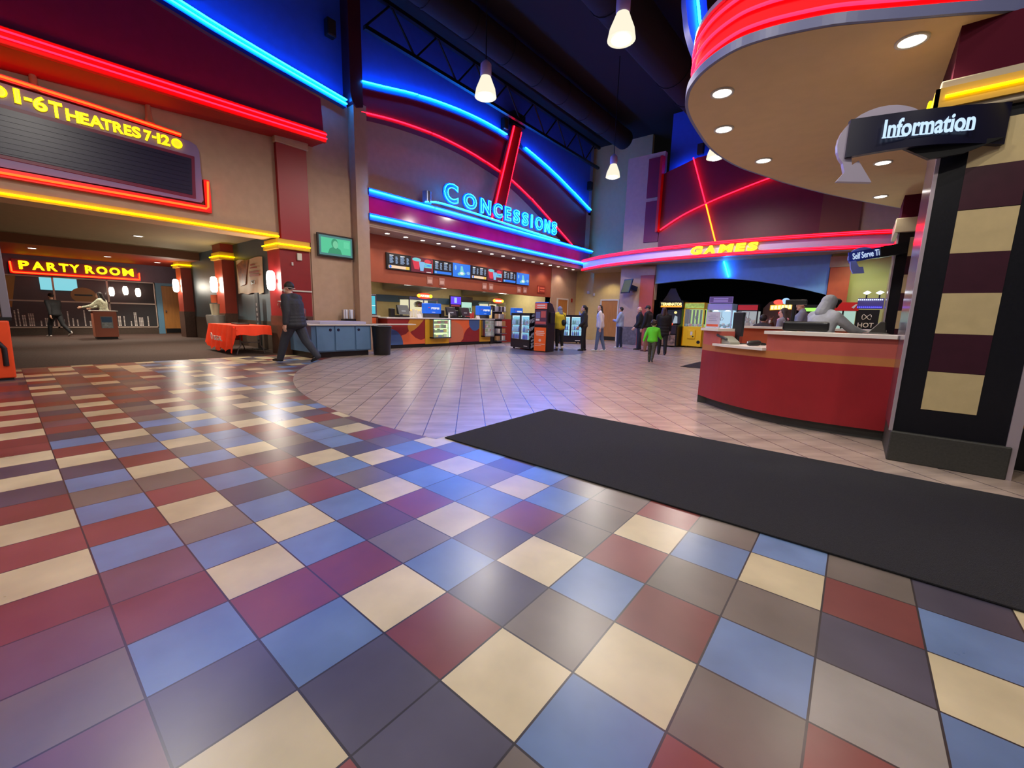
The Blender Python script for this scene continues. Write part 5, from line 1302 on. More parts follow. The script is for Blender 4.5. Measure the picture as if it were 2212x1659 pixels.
# claw machine
def crane(x0, x1, y, h, label, body, inner, head, toys, htext=None, depth=.8, lit=1.0):
    t = thing('crane_machine', label, 'arcade machine', ((x0 + x1) / 2, y, 0))
    B = body
    mb = MB().box(x0, x1, y, y + depth, .06, h * .47).box(x0, x0 + .05, y, y + .05, .06, h).box(x1 - .05, x1, y, y + .05, .06, h).box(x0, x1, y, y + depth, h * .86, h).box(x0, x0 + .05, y + depth - .05, y + depth, 0, h).box(x1 - .05, x1, y + depth - .05, y + depth, 0, h)
    mb.build('cabinet', [B], t, bevel=.008)
    MB().box(x0 + .04, x1 - .04, y + depth - .06, y + depth - .04, h * .47, h * .86).build('lit_back', [inner], t)
    mb = MB().box(x0 + .03, x1 - .03, y - .015, y, h * .875, h * .985)
    mb.build('header', [head], t)
    if htext:
        mb = MB(); put_text(mb, htext, frame((x0 + .05, y - .016, h * .9), (1, 0, 0)), .05, (x1 - x0) * .8, 0, h * .06, .003, .003, 0, .03); mb.build('lettering', [glow('hd_white', (.9, .9, .8), .8)], t)
    xm = (x0 + x1) / 2
    mb = MB().box(xm - .18, xm + .14, y - .06, y, h * .2, h * .4); mb.build('coin_panel', [B], t, bevel=.02)
    mb = MB().box(xm - .05, xm + .03, y - .07, y - .06, h * .28, h * .36, 0).cyl((xm + .06, y - .06, h * .25), (xm + .06, y - .075, h * .25), .03, m=1); mb.build('coin_slot', [WHITE, BLK], t)
    MB().cyl((x1 - .14, y, h * .13), (x1 - .14, y - .015, h * .13), .07, n=18).build('prize_flap', [BLK], t)
    mb = MB().cyl((xm, y + .4, h * .84), (xm, y + .4, h * .72), .012)
    for a in range(3): mb.tube([(xm, y + .4, h * .72), (xm + .08 * math.cos(a * 2.1), y + .4 + .08 * math.sin(a * 2.1), h * .68), (xm + .03 * math.cos(a * 2.1), y + .4 + .03 * math.sin(a * 2.1), h * .63)], .01)
    mb.build('claw', [CHROME], t)
    MB().box(x0 + .05, x1 - .05, y + .01, y + .016, h * .47, h * .86).build('glass', [GLASS], t)
    rr = random.Random(len(label))
    mb = MB()
    for k in range(4): mb.cyl((x0 + .07 + (x1 - x0 - .14) * (k % 2), y + .08 + (depth - .16) * (k // 2), 0), (x0 + .07 + (x1 - x0 - .14) * (k % 2), y + .08 + (depth - .16) * (k // 2), .06), .03)
    mb.build('caster', [BLK], t)
    return t
YEL = M('crane_yellow', (236, 186, 24), .4, emit=.05)
t = crane(-5.84, -5.0, 18.75, 1.9, 'yellow crane game machine lit green yellow inside', YEL, glow('crane_lime', (.45, .78, .12), .9), M('crane_head', (170, 200, 90), .4, noise=.4, scale=8, emit=.3), None)
mb = MB()
for k in range(5):
    x = -5.74 + k * .15; mb.box(x, x + .07, 19.2, 19.25, 1.0, 1.6)
mb.build('prize_rack', [M('prize_dark', (34, 60, 44), .5)], t)
mb = MB()
for k in range(8): mb.ell((-5.76 + k * .095, 18.95 + .1 * (k % 2), .96), (.06, .06, .06), k % 3)
mb.build('prize_pile', [M('prize_teal', (120, 190, 180), .6), M('prize_white', (220, 220, 215), .6), M('prize_pink', (220, 140, 120), .6)], t); t.children[-1]['kind'] = 'stuff'
t = crane(-4.92, -3.95, 18.8, 1.86, 'white crane game with a lilac sign on top behind the standing paper notice', M('crane_white', (176, 190, 215), .4, emit=.08), glow('crane_ice', (.45, .75, .95), 1.0), M('crane_lilac', (150, 140, 200), .4, emit=.2), None)
mb = MB().box(-4.86, -3.98, 18.78, 18.83, 1.88, 2.14, 0).box(-4.84, -4.0, 18.77, 18.78, 1.90, 2.12, 1)
for z in (1.94, 2.03): mb.box(-4.7, -4.15, 18.765, 18.77, z, z + .05, 2)
mb.build('top_sign', [M('lilac_frame', (150, 130, 190), .4, emit=.3), M('lilac_panel', (110, 84, 140), .4, emit=.25), M('lilac_text', (170, 150, 205), .4, emit=.35)], t)
mb = MB()
for x in (-4.65, -4.2): mb.lathe([(.12, 0), (.02, .06)], (x, 19.1, 1.56), 14)
mb.build('ceiling_lamp', [glow('crane_lamp', (.8, .95, 1), 3)], t)
mb = MB()
for k in range(9): mb.ell((-4.8 + k * .095, 19.0 + .12 * (k % 2), .93 + .04 * (k % 3)), (.07, .07, .07), k % 2)
mb.build('prize_pile', [M('prize_teal', (120, 190, 180), .6), M('prize_white', (220, 220, 215), .6)], t); t.children[-1]['kind'] = 'stuff'
t = crane(-3.82, -3.06, 18.9, 1.84, 'red topped crane game full of soft toys behind the counter screen', M('crane_black', (30, 26, 30), .4), glow('crane_grey', (.5, .55, .55), .7), M('crane_red', (196, 30, 44), .4, emit=.3), None, 'PRIZE' if False else None)
for k, (x, z, rgb, nm) in enumerate(((-3.66, 1.02, (50, 80, 170), 'blue'), (-3.42, 1.06, (190, 172, 140), 'tan'), (-3.22, 1.0, (224, 214, 190), 'cream'), (-3.56, 1.28, (150, 140, 128), 'grey brown'))):
    q = thing('soft_toy', nm + ' soft toy inside the red topped crane game', 'toy', (x, 19.05, z))
    m_ = M('toy_' + nm, rgb, .9)
    MB().ell((x, 19.05, z), (.11, .09, .12)).build('body', [m_], q); mb = MB().ell((x, 19.0, z + .15), (.08, .08, .08)).ell((x - .06, 19.0, z + .22), (.03, .02, .03)).ell((x + .06, 19.0, z + .22), (.03, .02, .03)); mb.build('head', [m_], q)
# riding / racing machine
t = thing('ride_machine', 'arcade ride with a rounded brown top and yellow lit lettering beyond the counter', 'arcade machine', (-2.4, 19, 0))
mb = MB()
mb.prism([(-2.95, 19.2, 1.0), (-1.85, 19.2, 1.0), (-1.85, 19.2, 1.7), (-2.05, 19.2, 1.95), (-2.4, 19.2, 2.03), (-2.75, 19.2, 1.95), (-2.95, 19.2, 1.7)], (0, .4, 0)); mb.box(-2.9, -1.9, 19.2, 19.7, 0, 1.0); mb.build('cabinet', [M('ride_brown', (74, 34, 22), .4)], t)
fr = frame((-2.72, 19.19, 1.62), (1, 0, .06)); mb = MB(); mb.fbox(fr, 0, .72, 0, .2, 0, .02, 0)
for k in range(6): mb.fbox(fr, .03 + k * .115, .12 + k * .115, .03, .17, .02, .025, 1)
mb.build('lit_lettering', [glow('ride_amber', (1, .5, .03), 1.0), glow('ride_yellow', (1, .9, .25), 2.6)], t)
MB().ell((-2.45, 19.15, 1.93), (.17, .05, .1), 0).build('top_light', [glow('ride_red', (1, .06, .04), 2.2)], t)
MB().ell((-2.22, 19.15, 1.97), (.13, .05, .12), 0).build('top_light', [glow('ride_blue', (.3, .5, 1), 1.6)], t)
MB().cyl((-2.36, 19.15, 1.52), (-2.36, 19.12, 1.52), .05).build('start_light', [glow('ride_red', (1, .06, .04), 2.2)], t)
# the horse
mb = MB()
mb.ell((-2.5, 18.7, .86), (.18, .42, .17)); mb.cap((-2.5, 18.4, .95), .13, (-2.5, 18.2, 1.22), .09); mb.cap((-2.5, 18.2, 1.24), .085, (-2.5, 17.98, 1.12), .05)
for dx in (-.1, .1):
    mb.cap((-2.5 + dx, 18.45, .8), .07, (-2.5 + dx, 18.35, .42), .045); mb.cap((-2.5 + dx, 18.98, .8), .08, (-2.5 + dx, 19.05, .4), .045)
t2 = thing('ride_horse', 'brown toy horse of the arcade ride with a white blaze facing the counter', 'toy horse', (-2.5, 18.6, .3))
remesh(mb, 'body', .02, M('horse_brown', (110, 52, 34), .4), t2)
MB().ell((-2.5, 18.0, 1.17), (.035, .10, .075), 0).build('blaze', [M('horse_white', (230, 220, 210), .5)], t2)
mb = MB()
for dx in (-.045, .045): mb.cap((-2.5 + dx, 18.22, 1.3), .025, (-2.5 + dx * 1.3, 18.22, 1.38), .008)
mb.build('ear', [M('horse_brown', (110, 52, 34), .4)], t2)
mb = MB().cyl((-2.5, 18.7, 0), (-2.5, 18.7, .72), .06).cyl((-2.5, 18.7, 0), (-2.5, 18.7, .05), .3, n=20); mb.build('pedestal', [BLKM], t2)
mb = MB().box(-2.2, -1.85, 19.1, 19.2, 1.1, 1.35); mb.build('picture', [glow('ride_pic', (.4, .6, .8), .9)], t)
# green lit machine further right
t = thing('arcade_cabinet', 'dark arcade machine with small green and amber lights behind the man in grey', 'arcade machine', (-1.3, 19.4, 0))
MB().box(-1.65, -.98, 19.2, 19.9, 0, 1.85).build('cabinet', [ACB], t, bevel=.02)
mb = MB().box(-1.6, -1.05, 19.17, 19.2, 1.6, 1.72, 0).box(-1.5, -1.3, 19.16, 19.17, 1.4, 1.5, 1).cyl((-1.55, 19.2, 1.5), (-1.55, 19.17, 1.5), .05, m=2); mb.build('lights', [glow('arc_green', (.3, .9, .1), 1.6), glow('arc_amber', (1, .5, .05), 1.6), glow('arc_warm', (1, .8, .5), 2)], t)
# ---------------------------------------------------------------- round canopy
ZS = 3.36
edge = spline([(2.2, 5.9, 0), (1.4, 5.35, 0), (0.64, 4.82, 0), (0.36, 4.63, 0), (0.06, 4.46, 0), (-0.15, 4.34, 0), (-0.41, 4.2, 0), (-0.7, 4.11, 0), (-0.88, 4.08, 0), (-1.05, 4.09, 0), (-1.23, 4.17, 0), (-1.39, 4.29, 0), (-1.52, 4.45, 0), (-1.6, 4.6, 0), (-1.68, 4.83, 0), (-1.73, 5.15, 0), (-1.76, 5.61, 0), (-1.77, 6.08, 0), (-1.72, 6.58, 0), (-1.6, 7.12, 0), (-1.39, 7.7, 0), (-1.15, 8.33, 0), (-0.6, 9.49, 0), (0.26, 11, 0), (1.2, 12.5, 0)], 4)
ep = [(p.x, p.y) for p in edge]
cen = Vector((1.0, 7.6, 0))
def inset(d):
    out = []
    for i, p in enumerate(edge):
        a = edge[max(i - 1, 0)]; b = edge[min(i + 1, len(edge) - 1)]
        tg = (b - a).normalized(); nn = Vector((tg.y, -tg.x, 0))
        if nn.dot(cen - p) < 0: nn = -nn
        out.append((p.x + nn.x * d, p.y + nn.y * d))
    return out
i1, i2 = inset(.07), inset(.16)
t = thing('round_canopy', 'large rounded canopy with tan underside and red neon rim over the red counter', 'canopy', (0, 6, ZS))
mb = MB(); mb.prism([(x, y, ZS) for x, y in inset(.03)], (0, 0, .05)); mb.build('soffit', [TAN], t)
mb = MB(); mb.band(ep, ZS + .002, ZS + .075, [(b[0] - a[0], b[1] - a[1]) for a, b in zip(ep, i2)]); mb.build('rim', [M('rim_blue_grey', (110, 116, 160), .4)], t)
mb = MB(); mb.band(i1, ZS + .075, ZS + .50, [(b[0] - a[0], b[1] - a[1]) for a, b in zip(i1, i2)]); mb.build('light_band', [M('rim_red', (214, 14, 30), .85)], t)
for dz in (.15, .28, .41):
    q = inset(.045)
    MB().tube([(x, y, ZS + dz) for x, y in q], .013).build('neon_tube', [NR], t)
mb = MB(); mb.band(inset(.04), ZS + .49, ZS + .53, [(b[0] - a[0], b[1] - a[1]) for a, b in zip(inset(.04), i2)]); mb.build('top_lip', [M('lip_pink', (150, 120, 160), .4)], t)
mb = MB(); mb.band(inset(.55), ZS + .06, ZS + 1.3, [(b[0] - a[0], b[1] - a[1]) for a, b in zip(inset(.55), inset(.65))]); mb.build('upper_drum', [BLUEP], t)
# blue fin with neon
t = thing('neon_fin', 'curved blue fin with one blue neon tube rising above the round canopy', 'neon light', (-1.3, 5.4, 4.2))
F = spline([(-1.48, 5.12, 3.78), (-1.58, 5.07, 3.95), (-1.66, 5.03, 4.16), (-1.70, 5.02, 4.34), (-1.73, 5.01, 4.60), (-1.70, 5.0, 5.2)], 5)
d_ = Vector((.77, .63, 0)) * .11
mb = MB(); mb.strip([p - d_ for p in F], [p + d_ for p in F]); bk = Vector((-.62, .77, 0)) * .12
mb.strip([p + d_ + bk for p in F], [p - d_ + bk for p in F]); mb.strip([p + d_ for p in F], [p + d_ + bk for p in F]); mb.strip([p - d_ + bk for p in F], [p - d_ for p in F])
mb.build('fin', [M('fin_blue', (40, 60, 200), .4)], t)
MB().tube([p - bk * .3 for p in F], .014).build('neon_tube', [NB], t)
for (x, y, lb, p) in ((.06, 4.78, 'recessed light in the tan canopy closest to the checked pillar top', 75), (-1.3, 4.74, 'recessed light near the rounded nose of the tan canopy', 45), (-1.48, 5.6, 'second recessed light behind the one at the canopy nose', 45), (-1.28, 6.95, 'recessed light at the canopy edge above the maroon games wall', 40), (0, 7.95, 'recessed light in the canopy below the Information arrow', 45), (.04, 9.95, 'recessed light deep under the canopy near the farther checked pillar', 45)):
    downlight(x, y, ZS, .085, lb, p)
# ---------------------------------------------------------------- checked pillars
def pillar(x0, x1, y0, y1, label, neon=True, xr=None):
    t = thing('checked_pillar', label, 'pillar', ((x0 + x1) / 2, (y0 + y1) / 2, 0))
    MB().box(x0 - .0, x1 + .02, y0 - .03, y1, 0, .26).build('plinth', [PLINTH], t, bevel=.01)
    MB().box(x0, x1, y0, y1, .26, 2.76).build('shaft', [GRAN], t)
    zc = [2.34, 1.715, 1.095, .472]
    mb = MB()
    for z in zc: mb.box(x0 + .16, x0 + .475, y0 - .006, y0, z, z + .315)
    mb.build('cream_tile', [CREAM], t)
    mb = MB()
    for z in zc[:3]: mb.box(x0 + .16, x0 + .475, y0 - .005, y0, z - .305, z)
    mb.build('plum_tile', [PLUM], t)
    mb = MB().box(x0 - .012, x0 + .012, y0 - .012, y0 + .012, .26, 2.76); mb.box(x1 - .012, x1 + .05, y0 - .012, y0 + .06, .0, 2.76); mb.build('corner_trim', [TRIMV], t)
    MB().box(x0 - .008, x0, y0 + .02, y1, .26, 2.76).build('side_panel', [M('side_mirror', (150, 140, 160), .18, .85)], t)
    mb = MB().box(x0 - .06, (xr or x1) + .06, y0 - .06, y1 + .06, 2.74, 2.98); mb.build('cap', [M('pillar_cap', (180, 166, 138), .5)], t, bevel=.01)
    MB().box(x0, (xr or x1), y0, y1, 2.98, 3.36).build('head', [M('head_maroon', (74, 4, 30), .85, spec=.2)], t)
    if neon:
        mb = MB().box(x0 - .085, (xr or x1), y0 - .085, y0 - .06, 2.78, 2.92).box(x0 - .085, x0 - .06, y0 - .085, y1 + .05, 2.78, 2.92); mb.build('light_channel', [YPAINT], t)
        MB().tube([(x0 - .03, y0 - .105, 2.85), ((xr or x1), y0 - .105, 2.85)], .011).build('neon_tube', [NY], t)
        MB().tube([(x0 - .105, y0 - .05, 2.85), (x0 - .105, y0 + .55, 2.85)], .011).build('neon_tube', [NY], t)
    return t
pillar(.33, 1.0, 4.78, 5.7, 'big black pillar checked with cream and plum tiles beside the dark mat', True, 1.9)
pillar(.36, 1.05, 10.1, 11.0, 'farther checked pillar seen between the counter and the big pillar', False, 1.9)
t = thing('ticket_wall', 'amber wall panel over a black base beside the big checked pillar', 'panel', (1.6, 5.2, 0))
MB().box(1.08, 2.6, 5.2, 5.3, .35, 2.74).build('panel', [M('amber_panel', (196, 122, 26), .5, noise=.05)], t)
MB().box(1.08, 2.6, 5.17, 5.3, 0, .35).build('base', [BLK], t)

# ---------------------------------------------------------------- arrow signs
def arrow_sign(name, label, A, B, word, height, ring_c, ring_r, pillar_pt, navy, scale=1.0, tail=True):
    """ribbon from A (free end) to B (pillar end), facing the lobby"""
    A, B = Vector(A), Vector(B); d = (B - A); L = d.length; r = d.normalized(); u = Vector((0, 0, 1)); u = (u - r * u.dot(r)).normalized(); n = r.cross(u)
    t = thing(name, label, 'sign', tuple((A + B) / 2))
    k = 14; P0, P1 = [], []
    for i in range(k + 1):
        f = i / k
        bow = -.10 * scale * math.cos((f - .15) * PI * .9)
        c = A + r * (L * f) - n * bow * .0 + n * (.08 * math.sin(PI * f)) * scale
        hh = height * (.5 + (.12 * (f - .5) ** 2 * 2))
        P0.append(c - u * hh); P1.append(c + u * hh)
    mb = MB(); mb.strip(P0, P1, 0, True); q = -n * .05 * scale
    mb.strip([p + q for p in P1], [p + q for p in P0], 0); mb.strip(P1, [p + q for p in P1]); mb.strip([p + q for p in P0], P0)
    mb.quad(P0[0], P1[0], P1[0] + q, P0[0] + q); mb.quad(P0[-1], P0[-1] + q, P1[-1] + q, P1[-1])
    mb.build('ribbon', [navy], t)
    return t, r, u, n, L, A
NAVY = M('sign_navy', (12, 12, 44), .3)
A, B = (-.235, 4.42, 2.60), (.66, 4.74, 2.60)
t, r, u, n, L, A = arrow_sign('information_sign', 'navy ribbon sign reading Information with a curling grey arrow on the big pillar', A, B, '', .25, None, None, None, NAVY)
fr = (A + n * .09, r, u, n)
mb = MB(); put_text(mb, 'Information', fr, .19, .72, -.055, .075, .003, .004, 0, .018)
# short serifs under and over the stems
for a, b in ((.185, .212), (.222, .25), (.255, .285), (.29, .32), (.375, .405), (.415, .445), (.45, .475), (.65, .675), (.69, .715)):
    mb.fbox(fr, a, b, -.055, -.048, .0, .007)
mb.build('lettering', [glow('info_white', (.55, .75, 1.0), 1.15)], t)
# arrow ring: flat band curling over the ribbon and ending in an arrow head
ARW = M('arrow_lilac', (176, 168, 190), .4)
ca = A + r * .24 + u * -.03
outer, inner = [], []
for i in range(17):
    a = R(35 + (215 - 35) * i / 16)
    outer.append(ca + r * (.30 * math.cos(a)) + u * (.25 * math.sin(a)) - n * .07)
    inner.append(ca + r * (.235 * math.cos(a)) + u * (.18 * math.sin(a)) - n * .07)
mb = MB(); mb.strip(inner, outer); q = n * .045
mb.strip([p + q for p in outer], [p + q for p in inner]); mb.strip(outer, [p + q for p in outer]); mb.strip([p + q for p in inner], inner)
oa, ia = outer[-1], inner[-1]
tip = ca + r * -.06 + u * -.33 - n * .07
mb.prism([oa, oa + r * .02 - u * .07, oa - r * .055 - u * .135 + r * .03, oa + r * .21 - u * .16, ia + r * .05 - u * .03, ia + r * .01 - u * .06, ia], n * .045)
mb.build('arrow', [ARW], t)
mb = MB(); mb.prism([A + r * .34 - u * .11, A + r * L * .98 - u * .10, A + r * L * .75 - u * .19, A + r * .52 - u * .21], n * .03); mb.build('bracket', [BLK], t)
# self serve sign on the far pillar
A, B = (-.26, 9.8, 2.33), (.27, 9.98, 2.43)
NV2 = M('sign_navy_lit', (28, 48, 140), .3)
t, r, u, n, L, A = arrow_sign('self_serve_sign', 'blue ribbon sign reading Self Serve Ti with a curling arrow on the farther pillar', A, B, '', .17, None, None, None, NV2)
fr = (A + n * .09, r, u, n)
mb = MB(); put_text(mb, 'Self Serve Ti', fr, .02, .40, -.05, .06, .003, .004, 0, .015); mb.build('lettering', [glow('serve_white', (.6, .75, 1.0), .9)], t)
ca = A + r * .19 - u * .02
outer = [ca + r * (.2 * math.cos(R(a))) + u * (.17 * math.sin(R(a))) - n * .06 for a in range(20, 200, 12)]
inner = [ca + r * (.16 * math.cos(R(a))) + u * (.10 * math.sin(R(a))) - n * .06 for a in range(20, 200, 12)]
mb = MB(); mb.strip(inner, outer); q = n * .04; mb.strip([p + q for p in outer], [p + q for p in inner]); mb.strip(outer, [p + q for p in outer])
mb.prism([A + r * -.0 - u * .07, A + r * -.0 - u * .2, A + r * .03 - u * .29, A + r * .19 - u * .31, A + r * .18 - u * .2, A + r * .12 - u * .19, A + r * .08 - u * .07], n * .04)
mb.build('arrow', [M('arrow_blue', (130, 150, 235), .4)], t)
MB().fbox(fr, L - .16, L + .2, -.09, .09, -.16, .03).build('bracket', [BLK], t)

# ---------------------------------------------------------------- information counter
SAL = M('desk_salmon', (192, 94, 80), .5, noise=.05)
AMB = M('desk_amber', (182, 114, 60), .5, noise=.04)
DRED = M('desk_red', (146, 22, 32), .45, noise=.13, scale=2.2)
front = spline([(-1.64, 6.21, 0), (-1.35, 5.92, 0), (-1.0, 5.66, 0), (-.62, 5.48, 0), (-.2, 5.42, 0), (.34, 5.45, 0)], 5)
fp = [(p.x, p.y) for p in front]
t = thing('information_desk', 'curved information counter, red below and salmon above, joined to the big checked pillar', 'counter', (-.6, 5.9, 0))
inn = (.14, .22)
ks = [(x + .05, y + .07) for x, y in fp]
MB().band(ks, .0, .11, inn).build('kick', [M('kick_grey', (58, 58, 56), .5)], t)
MB().band(fp, .11, .75, inn).build('lower_panel', [DRED], t)
MB().band(fp, .75, .83, inn).build('amber_band', [AMB], t)
hi = [p for p in fp if p[0] > -.80]
MB().band(hi, .83, 1.02, inn).build('upper_panel', [SAL], t)
lo_ = [p for p in fp if p[0] < -1.3]
MB().band(lo_, .83, 1.02, inn).build('upper_panel', [SAL], t)
MB().band([(x - .03, y - .05) for x, y in hi], 1.02, 1.055, (.24, .5)).build('worktop', [WHITE], t, bevel=.006)
MB().band([(x - .03, y - .05) for x, y in lo_], 1.02, 1.055, (.2, .34)).build('worktop', [WHITE], t, bevel=.006)
md = [p for p in fp if -1.45 < p[0] < -.72]
MB().band([(x - .03, y - .05) for x, y in md], .83, .86, (.3, .42)).build('worktop', [WHITE], t, bevel=.006)
MB().band([fp[0], (-1.72, 6.6), (-1.74, 7.6), (-1.68, 8.4)], .11, 1.02, (.12, .0)).build('side_panel', [SAL], t)
MB().band([fp[0], (-1.72, 6.6), (-1.74, 7.6), (-1.68, 8.4)], .0, .11, (.14, .0)).build('kick', [M('kick_grey', (58, 58, 56), .5)], t)
t = thing('rear_counter', 'rear ticket counter with orange front and white top behind the information desk', 'counter', (-.7, 8.4, 0))
MB().box(-1.6, .3, 8.6, 9.2, 0, 1.04).build('body', [M('rear_orange', (206, 98, 58), .5)], t)
MB().box(-1.68, .35, 8.5, 9.25, 1.04, 1.075).build('worktop', [WHITE], t)
# on the desk
t = thing('notice_stand', 'white paper notice with an orange strip on the counter end', 'notice', (-1.5, 6.15, 1.055))
fr = frame((-1.62, 6.2, 1.057), (.78, -.62, 0))
MB().fbox(fr, 0, .27, 0, .21, 0, .006).build('sheet', [M('paper_lilac', (190, 188, 210), .5)], t)
mb = MB()
for k, (a, b) in enumerate(((.08, .19), (.04, .24), (.07, .2), (.05, .22))): MB().fbox(fr, a, b, .17 - k * .025, .175 - k * .025, .006, .007).build('text_line', [M('paper_ink', (120, 120, 140), .6)], t)
MB().fbox(fr, .02, .25, .02, .05, .006, .007).build('orange_strip', [M('paper_orange', (216, 90, 50), .5)], t)
MB().fbox(fr, .05, .22, .0, .012, -.06, .03).build('foot', [M('acrylic', (200, 205, 215), .2)], t)
t = thing('counter_screen', 'tall thin dark screen standing on the low transaction shelf', 'screen', (-1.2, 6.1, .86))
M4 = local((-1.2, 6.12, .86), R(-30))
mb = xf_mb(MB().box(-.075, .075, -.02, .02, .1, .41), M4); mb.build('panel', [M('screen_slate', (28, 32, 38), .4)], t, bevel=.006)
mb = xf_mb(MB().box(-.02, .02, -.02, .02, .0, .12).box(-.07, .07, -.06, .06, 0, .012), M4); mb.build('stand', [BLK], t)
t = thing('desk_phone', 'grey moulded telephone base lying at the counter opening', 'telephone', (-1.3, 6.05, .86))
M4 = local((-1.28, 5.98, .86), R(-35))
mb = MB(); mb.prism([(-.1, -.07, 0), (.12, -.07, 0), (.12, -.07, .03), (.0, -.07, .10), (-.1, -.07, .11)], (0, .16, 0)); xf_mb(mb, M4).build('base', [M('phone_grey', (150, 150, 138), .45)], t, bevel=.01)
mb = MB(); mb.cap((-.09, -.08, .11), .018, (.06, -.08, .065), .018); xf_mb(mb, M4).build('handset', [M('phone_dark', (60, 62, 58), .45)], t)
t = thing('barcode_scanner', 'black handheld scanner lying on the low transaction shelf', 'scanner', (-.95, 5.75, .86))
mb = MB(); mb.cap((-.98, 5.72, .895), .032, (-.90, 5.78, .9), .035).cap((-.9, 5.78, .895), .02, (-.84, 5.86, .885), .016); mb.build('body', [BLK], t)
mb = MB(); mb.ell((-.995, 5.71, .90), (.014, .02, .014)); mb.build('lens', [CHROME], t)
tag(MB().tube(spline([(-.84, 5.86, .875), (-.95, 5.98, .87), (-1.1, 6.02, .872), (-1.2, 6.1, .87)], 5), .006).build('cable', [BLK]), 'black cable of the scanner curling along the low shelf', 'cable')
tag(MB().box(-.86, -.76, 5.6, 5.72, .86, .864).build('paper_slip', [WHITE]), 'white paper slip at the edge of the low transaction shelf', 'paper')
t = thing('ticket_monitor', 'wide low black monitor back on the white counter top in front of the hooded worker', 'monitor', (-.45, 5.85, 1.055))
mb = MB().box(-.68, -.24, 5.84, 5.90, 1.06, 1.17); mb.build('shell', [M('monitor_black', (14, 14, 17), .3)], t, bevel=.02)
mb = MB(); mb.prism([(-.60, 5.835, 1.155), (-.30, 5.835, 1.155), (-.26, 5.835, 1.14), (-.64, 5.835, 1.14)], (0, -.006, 0)); mb.build('ridge', [M('monitor_ridge', (40, 42, 48), .3)], t)
t = thing('pole_display', 'black customer display on a pole beside the wide monitor', 'display', (-.6, 5.95, 1.055))
MB().cyl((-.60, 5.94, 1.055), (-.60, 5.94, 1.36), .02).build('pole', [BLK], t)
MB().box(-.69, -.48, 5.92, 5.97, 1.36, 1.42).build('head', [BLK], t, bevel=.008)
MB().cyl((-.60, 5.94, 1.055), (-.60, 5.94, 1.07), .06).build('foot', [BLK], t)
t = thing('cash_register', 'black angled till the hooded worker is typing on', 'till', (.1, 6.4, 1.0))
mb = MB(); mb.prism([(.10, 6.3, 1.06), (.26, 6.3, 1.06), (.25, 6.42, 1.19), (.20, 6.42, 1.19)], (0, .04, 0)); mb.build('screen_back', [BLK], t, bevel=.01)
MB().box(.06, .29, 6.2, 6.6, 1.0, 1.06).build('base', [BLK], t, bevel=.01)
tag(MB().box(-.6, .30, 6.05, 6.75, .92, 1.0).build('staff_worktop', [WHITE]), 'inner staff worktop behind the information desk', 'worktop')
# stalls beyond the counter
t = thing('snack_warmer', 'red topped glass snack warmer beyond the rear counter', 'display case', (-.2, 11.2, 0))
MB().box(-.5, -.02, 11.2, 11.7, 0, .95).build('body', [M('stall_dark', (40, 30, 30), .5)], t)
MB().box(-.5, -.02, 11.18, 11.7, 1.43, 1.6).build('header', [M('stall_red', (196, 30, 30), .4, emit=.12)], t)
mb = MB().box(-.46, -.06, 11.55, 11.6, .95, 1.43); mb.build('lit_back', [glow('stall_glow', (.5, .75, .65), .8)], t)
mb = MB()
for x in (-.5, -.28, -.05): mb.box(x, x + .03, 11.2, 11.23, .95, 1.43)
mb.build('frame', [BLK], t)
mb = MB(); mb.prism([(-.1, 11.17, 1.47), (-.05, 11.17, 1.56), (-.08, 11.17, 1.56), (-.14, 11.17, 1.5)], (0, .01, 0)); mb.build('emblem', [WHITE], t)
t = thing('pretzel_stand', 'black stand with white HOT lettering and rows of tiny blue lights', 'stand', (.12, 10.9, 0))
MB().box(-.02, .30, 10.75, 10.95, 0, 1.44).build('panel', [M('stand_black', (20, 18, 18), .5)], t)
fr = frame((0, 10.745, 1.1), (1, 0, 0))
mb = MB(); put_text(mb, 'HOT', fr, .0, .24, 0.0, .09, .003, .003, 0, .01); mb.tube([fr[0] + fr[1] * (.12 + .07 * math.cos(a)) + fr[2] * (.2 + .05 * math.sin(2 * a)) for a in [k * .4 for k in range(16)]], .006)
mb.build('lettering', [M('stand_print', (220, 205, 180), .5, emit=.15)], t)
mb = MB()
for k in range(13):
    for z, m in ((1.63, 0), (1.49, 1)): mb.ell((-.04 + k * .029, 10.74, z), (.009, .009, .009), m, 8, 5)
mb.build('light_string', [glow('dot_white', (.7, .9, 1), 6), glow('dot_blue', (.05, .05, 1), 6)], t)
MB().box(-.05, .34, 10.76, 10.8, 1.46, 1.66).build('light_rail', [M('rail_purple', (90, 80, 140), .4)], t)
for x in (.07, .26):
    mb = MB(); mb.prism([(x - .06, 10.73, 1.76), (x, 10.73, 1.73), (x + .06, 10.73, 1.77), (x, 10.73, 1.80)], (0, .02, 0)); mb.build('spot_lamp', [glow('spot_white', (.85, .97, 1), 8)], t)
    MB().cyl((x, 10.75, 1.66), (x, 10.75, 1.74), .012).build('lamp_stem', [BLK], t)
lamp_light('stand_lamp', 'SPOT', (.15, 10.9, 1.95), 12, (.75, 1, .75), .05, (R(-150), 0, 0), 120, .8)
lamp_light('green_wall_lamp', 'SPOT', (-.1, 16.6, 3.3), 60, (.85, 1, .6), .1, (R(35), 0, 0), 110, .8)

